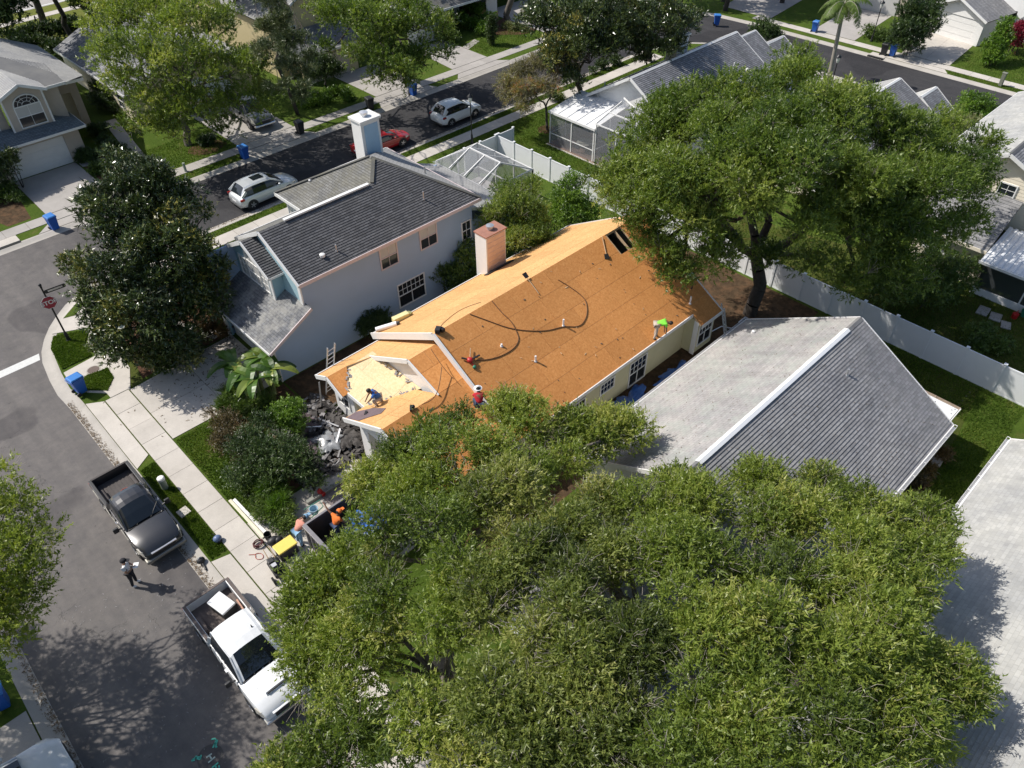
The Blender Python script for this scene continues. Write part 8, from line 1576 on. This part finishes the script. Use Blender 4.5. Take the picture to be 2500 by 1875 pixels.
def person(label, loc, rz, J, skin, top, bottom, hat=None, hair='hair', shoes='c_black', sleeves=True, long_sleeves=False):
    """J: joints in the person's own frame (x forward, y left, z up)"""
    t = thing('person', label, 'person', loc, rz); V = []; E = []; R = []
    def add(p, r_, par=None):
        V.append(p); R.append(r_)
        if par is not None: E.append((par, len(V)-1))
        return len(V)-1
    J = {k: Vector(v) for k, v in J.items()}; hp = J['pelvis']; chst = J['chest']; nk = J['neck']; hd = J['head']
    a = add(hp, .125); b = add((hp+chst)/2, .12, a); c = add(chst, .135, b); d = add(nk, .055, c); e = add(hd-(hd-nk)*.25, .085, d); h = add(hd, .10, e); add(hd+(hd-nk).normalized()*.085, .07, h)
    fwd = J.get('face', Vector((1, 0, 0))).normalized(); add(hd+fwd*.10, .028, h)
    for s_, k in ((1, 'L'), (-1, 'R')):
        sh = J['sh'+k]; el = J['el'+k]; ha = J['ha'+k]; i = add(sh, .062, c); i = add(sh*.45+el*.55, .050, i); i = add(el, .043, i); i = add((el+ha)/2, .036, i); i = add(ha, .028, i)
        dd = (ha-el).normalized(); pm = add(ha+dd*.06, (.032, .016), i); si = dd.orthogonal().normalized()
        for q, L in ((-.026, .055), (-.009, .068), (.009, .062), (.026, .050)): f1 = add(ha+dd*.10+si*q, .009, pm); add(ha+dd*(.10+L)+si*q*1.1+Vector((0, 0, -.012)), .007, f1)
        th = add(ha+dd*.05+si*.045, .010, i); add(ha+dd*.09+si*.062, .008, th)
        hj = J['hip'+k]; kn = J['kn'+k]; ft = J['ft'+k]; i = add(hj, .088, a); i = add(hj*.5+kn*.5, .075, i); i = add(kn, .058, i); i = add(kn*.5+ft*.5, .052, i); i = add(ft+Vector((0, 0, .07)), .040, i); tf = J.get('toe'+k, Vector((.17, 0, 0))); add(ft+tf+Vector((0, 0, .03)), .035, i)
    skin_obj('body', V, E, R, K[skin], t)
    # shirt
    V = []; E = []; R = []; a = add(hp+Vector((0, 0, .04)), (.155, .145)); b = add((hp+chst)/2, .150, a); c = add(chst, (.165, .16), b); add(nk-(nk-chst)*.25, .085, c)
    for k in ('L', 'R'):
        sh = J['sh'+k]; el = J['el'+k]; ha = J['ha'+k]; i = add(sh, .082, c); i = add(sh*.45+el*.55, .066, i)
        if long_sleeves: i = add(el, .056, i); add(el*.25+ha*.75, .042, i)
    skin_obj('shirt', V, E, R, K[top], t)
    V = []; E = []; R = []; a = add(hp+Vector((0, 0, .02)), (.148, .14))
    for k in ('L', 'R'):
        hj = J['hip'+k]; kn = J['kn'+k]; ft = J['ft'+k]; i = add(hj, .105, a); i = add(hj*.5+kn*.5, .092, i); i = add(kn, .074, i); i = add(kn*.45+ft*.55, .068, i); add(ft*.85+kn*.15, .056, i)
    skin_obj('trousers', V, E, R, K[bottom], t)
    for k in ('L', 'R'):
        ft = J['ft'+k]; tf = J.get('toe'+k, Vector((.17, 0, 0))); V = []; E = []; R = []; i = add(ft+Vector((0, 0, .06)), (.052, .055)); i = add(ft+tf*.35+Vector((0, 0, .045)), .05, i); add(ft+tf+Vector((0, 0, .035)), .042, i); skin_obj('shoe', V, E, R, K[shoes], t)
    up = (hd-nk).normalized(); o = hd+up*.045-fwd*.02; m = MB().ball(tuple(o), .112, .105, .10, 14, 10)
    m.build('hair', K[hair], t, smooth=80, world=False)
    if hat:
        o = hd+up*.07; M_ = up.to_track_quat('Z', 'Y').to_matrix(); m = MB(); m.ball((0, 0, 0), .125, .12, .10, 14, 8)
        if hat[1] == 'cap': m.extr([(.08, -.09, -.01), (.24, -.06, -.02), (.24, .06, -.02), (.08, .09, -.01)], (0, 0, .015))
        else: m.lathe([(.10, -.03), (.185, -.035), (.185, -.02), (.10, 0)], 18)
        ft_ = math.atan2(fwd.y, fwd.x); Rz = Matrix.Rotation(ft_, 3, 'Z'); m.v = [tuple(o+M_ @ (Rz @ Vector(v))) if False else tuple(o+(Rz @ Vector(v))) for v in m.v]; m.build('hat', K[hat[0]], t, smooth=60, world=False)
    return t
ST = dict(pelvis=(0, 0, .94), chest=(0, 0, 1.30), neck=(.02, 0, 1.50), head=(.04, 0, 1.62), shL=(0, .18, 1.42), elL=(.05, .24, 1.14), haL=(.25, .10, 1.20), shR=(0, -.18, 1.42), elR=(.08, -.24, 1.15), haR=(.28, -.10, 1.25), hipL=(0, .10, .90), knL=(.03, .11, .50), ftL=(0, .12, .02), hipR=(0, -.10, .90), knR=(-.02, -.11, .50), ftR=(-.10, -.12, .02), face=(1, 0, -.35))
p = G(333, 1427, 0); person('person in white shirt and black trousers standing in the street reading a white sheet', (p.x, p.y, 0), rad(-35), ST, 'skin', 'c_white', 'c_black', hat=('c_black', 'cap'), shoes='c_white')
c_ = Vector((p.x, p.y, 0)); fw = Vector((math.cos(rad(-35)), math.sin(rad(-35)), 0)); tag(MB().obox(c_+fw*.40+Vector((0, 0, 1.28)), .20, .26, .015, rad(-35)).build('paper_sheet', K['paper']), 'white sheet held by the person in the street', 'paper')
BEND = dict(pelvis=(0, 0, .86), chest=(.38, 0, .98), neck=(.55, 0, .96), head=(.66, 0, .92), shL=(.42, .18, .98), elL=(.44, .22, .68), haL=(.46, .14, .40), shR=(.42, -.18, .98), elR=(.46, -.22, .68), haR=(.50, -.12, .42), hipL=(0, .10, .84), knL=(.06, .14, .45), ftL=(0, .16, .02), hipR=(0, -.10, .84), knR=(.02, -.14, .45), ftR=(-.10, -.18, .02), face=(.5, 0, -1))
p = onroof(*z7(1575, 1185)); person('worker in lime green shirt bending over at the lower edge of the brown slope', (p.x, p.y, p.z), rad(-42), BEND, 'skind', 'c_lime', 'c_beige')
CR = dict(pelvis=(-.05, 0, .34), chest=(.18, 0, .62), neck=(.30, 0, .76), head=(.38, 0, .84), shL=(.22, .18, .70), elL=(.40, .22, .50), haL=(.52, .12, .30), shR=(.22, -.18, .70), elR=(.42, -.22, .48), haR=(.56, -.14, .28), hipL=(-.02, .11, .34), knL=(.30, .22, .42), ftL=(.10, .18, .02), hipR=(-.02, -.11, .34), knR=(.28, -.20, .16), ftR=(-.10, -.16, .04), face=(1, 0, -.8))
person('worker in a bright blue shirt crouching on the porch deck over the garage valley', (12.55, 21.95, 3.08), rad(150), CR, 'skind', 'c_blue', 'c_beige', shoes='c_beige')
p = onroof(740+1990*480/2212, 780+1010*480/2212); person('worker in a red shirt and pale hat crouching beside the white rake board', (p.x, p.y, p.z), rad(55), CR, 'skind', 'c_red', 'c_denim', hat=('c_white', 'brim'), long_sleeves=True)
DU = dict(ST); DU.update(pelvis=(0, 0, .9), chest=(.16, 0, 1.2), neck=(.24, 0, 1.38), head=(.30, 0, 1.48), shL=(.14, .18, 1.32), elL=(.10, .40, 1.45), haL=(.12, .62, 1.62), shR=(.16, -.18, 1.30), elR=(.30, -.28, 1.08), haR=(.45, -.22, .90), face=(1, 0, -.6))
p = G(795, 1290, 1.6); person('worker in orange shirt and cap standing inside the dumpster, hand on its rail', (7.75, 18.95, .52), rad(5), DU, 'skind', 'c_orange', 'c_denim', hat=('c_orange', 'cap'))
LE = dict(BEND); LE.update(chest=(.30, 0, 1.12), neck=(.44, 0, 1.18), head=(.54, 0, 1.22), shL=(.32, .18, 1.12), elL=(.44, .28, 1.0), haL=(.66, .22, 1.02), shR=(.32, -.18, 1.12), elR=(.46, -.26, .92), haR=(.60, -.20, .80), face=(1, 0, -.7))
person('worker in a faded salmon shirt and light blue cap leaning at the dumpster corner', (6.55, 20.15, .12), rad(10), LE, 'skin', 'c_pink', 'c_ltblue', hat=('c_ltblue', 'cap'))
p = onroof(1662, 655); person('worker in pale lime shirt half hidden by leaves on the brown slope', (29.2, 17.3, rz_(17.3)), rad(-150), BEND, 'skind', 'c_pale', 'c_black')

# leaf litter in the gutters and on the wide driveway
def litter(name, n, fn, seed, s=.045, mt=None):
    r_ = np.random.default_rng(seed); P = fn(r_, n); n = len(P); a = r_.random(n)*6.28; sz = s*(.5+r_.random(n)); u = np.c_[np.cos(a), np.sin(a), r_.normal(size=n)*.2]*sz[:, None]; v = np.c_[-np.sin(a), np.cos(a), r_.normal(size=n)*.2]*sz[:, None]*.5
    V = np.stack([P-u, P+v, P+u], 1).reshape(-1, 3); return tag(np_mesh(name, V, np.arange(len(V)).reshape(-1, 3), mt or K['litter']), kind='stuff')
K['litter'] = mat('dry_leaf', (.13, .085, .045), .9, var=.5, scale=20)
litter('gutter_leaves', 3800, lambda r_, n: np.c_[2.72+np.abs(r_.normal(size=n))*.16, r_.uniform(2, 36, n), np.full(n, .03)+r_.random(n)*.02], 1)
litter('gutter_leaves', 2500, lambda r_, n: np.c_[-3.72-np.abs(r_.normal(size=n))*.16, r_.uniform(8, 36, n), np.full(n, .03)+r_.random(n)*.02], 2)
litter('driveway_leaves', 700, lambda r_, n: np.c_[11.4-np.abs(r_.normal(size=n))*2.2, r_.uniform(30, 34.9, n), np.full(n, .14)], 3, .07)
litter('street_leaves', 700, lambda r_, n: np.c_[r_.uniform(-3.5, 2.6, n), r_.uniform(8, 24, n), np.full(n, .012)], 4, .04, K['debrisg'])
litter('roof_leaves', 900, lambda r_, n: (lambda y: np.c_[r_.uniform(16.8, 29, n), y, 5.75-.579*np.abs(y-8.735)+.05])(r_.uniform(3.7, 13.8, n)), 5, .035)
litter('gutter_leaves', 3000, lambda r_, n: np.c_[r_.uniform(12, 60, n), 46.36-np.abs(r_.normal(size=n))*.14, np.full(n, .03)], 6, .05)
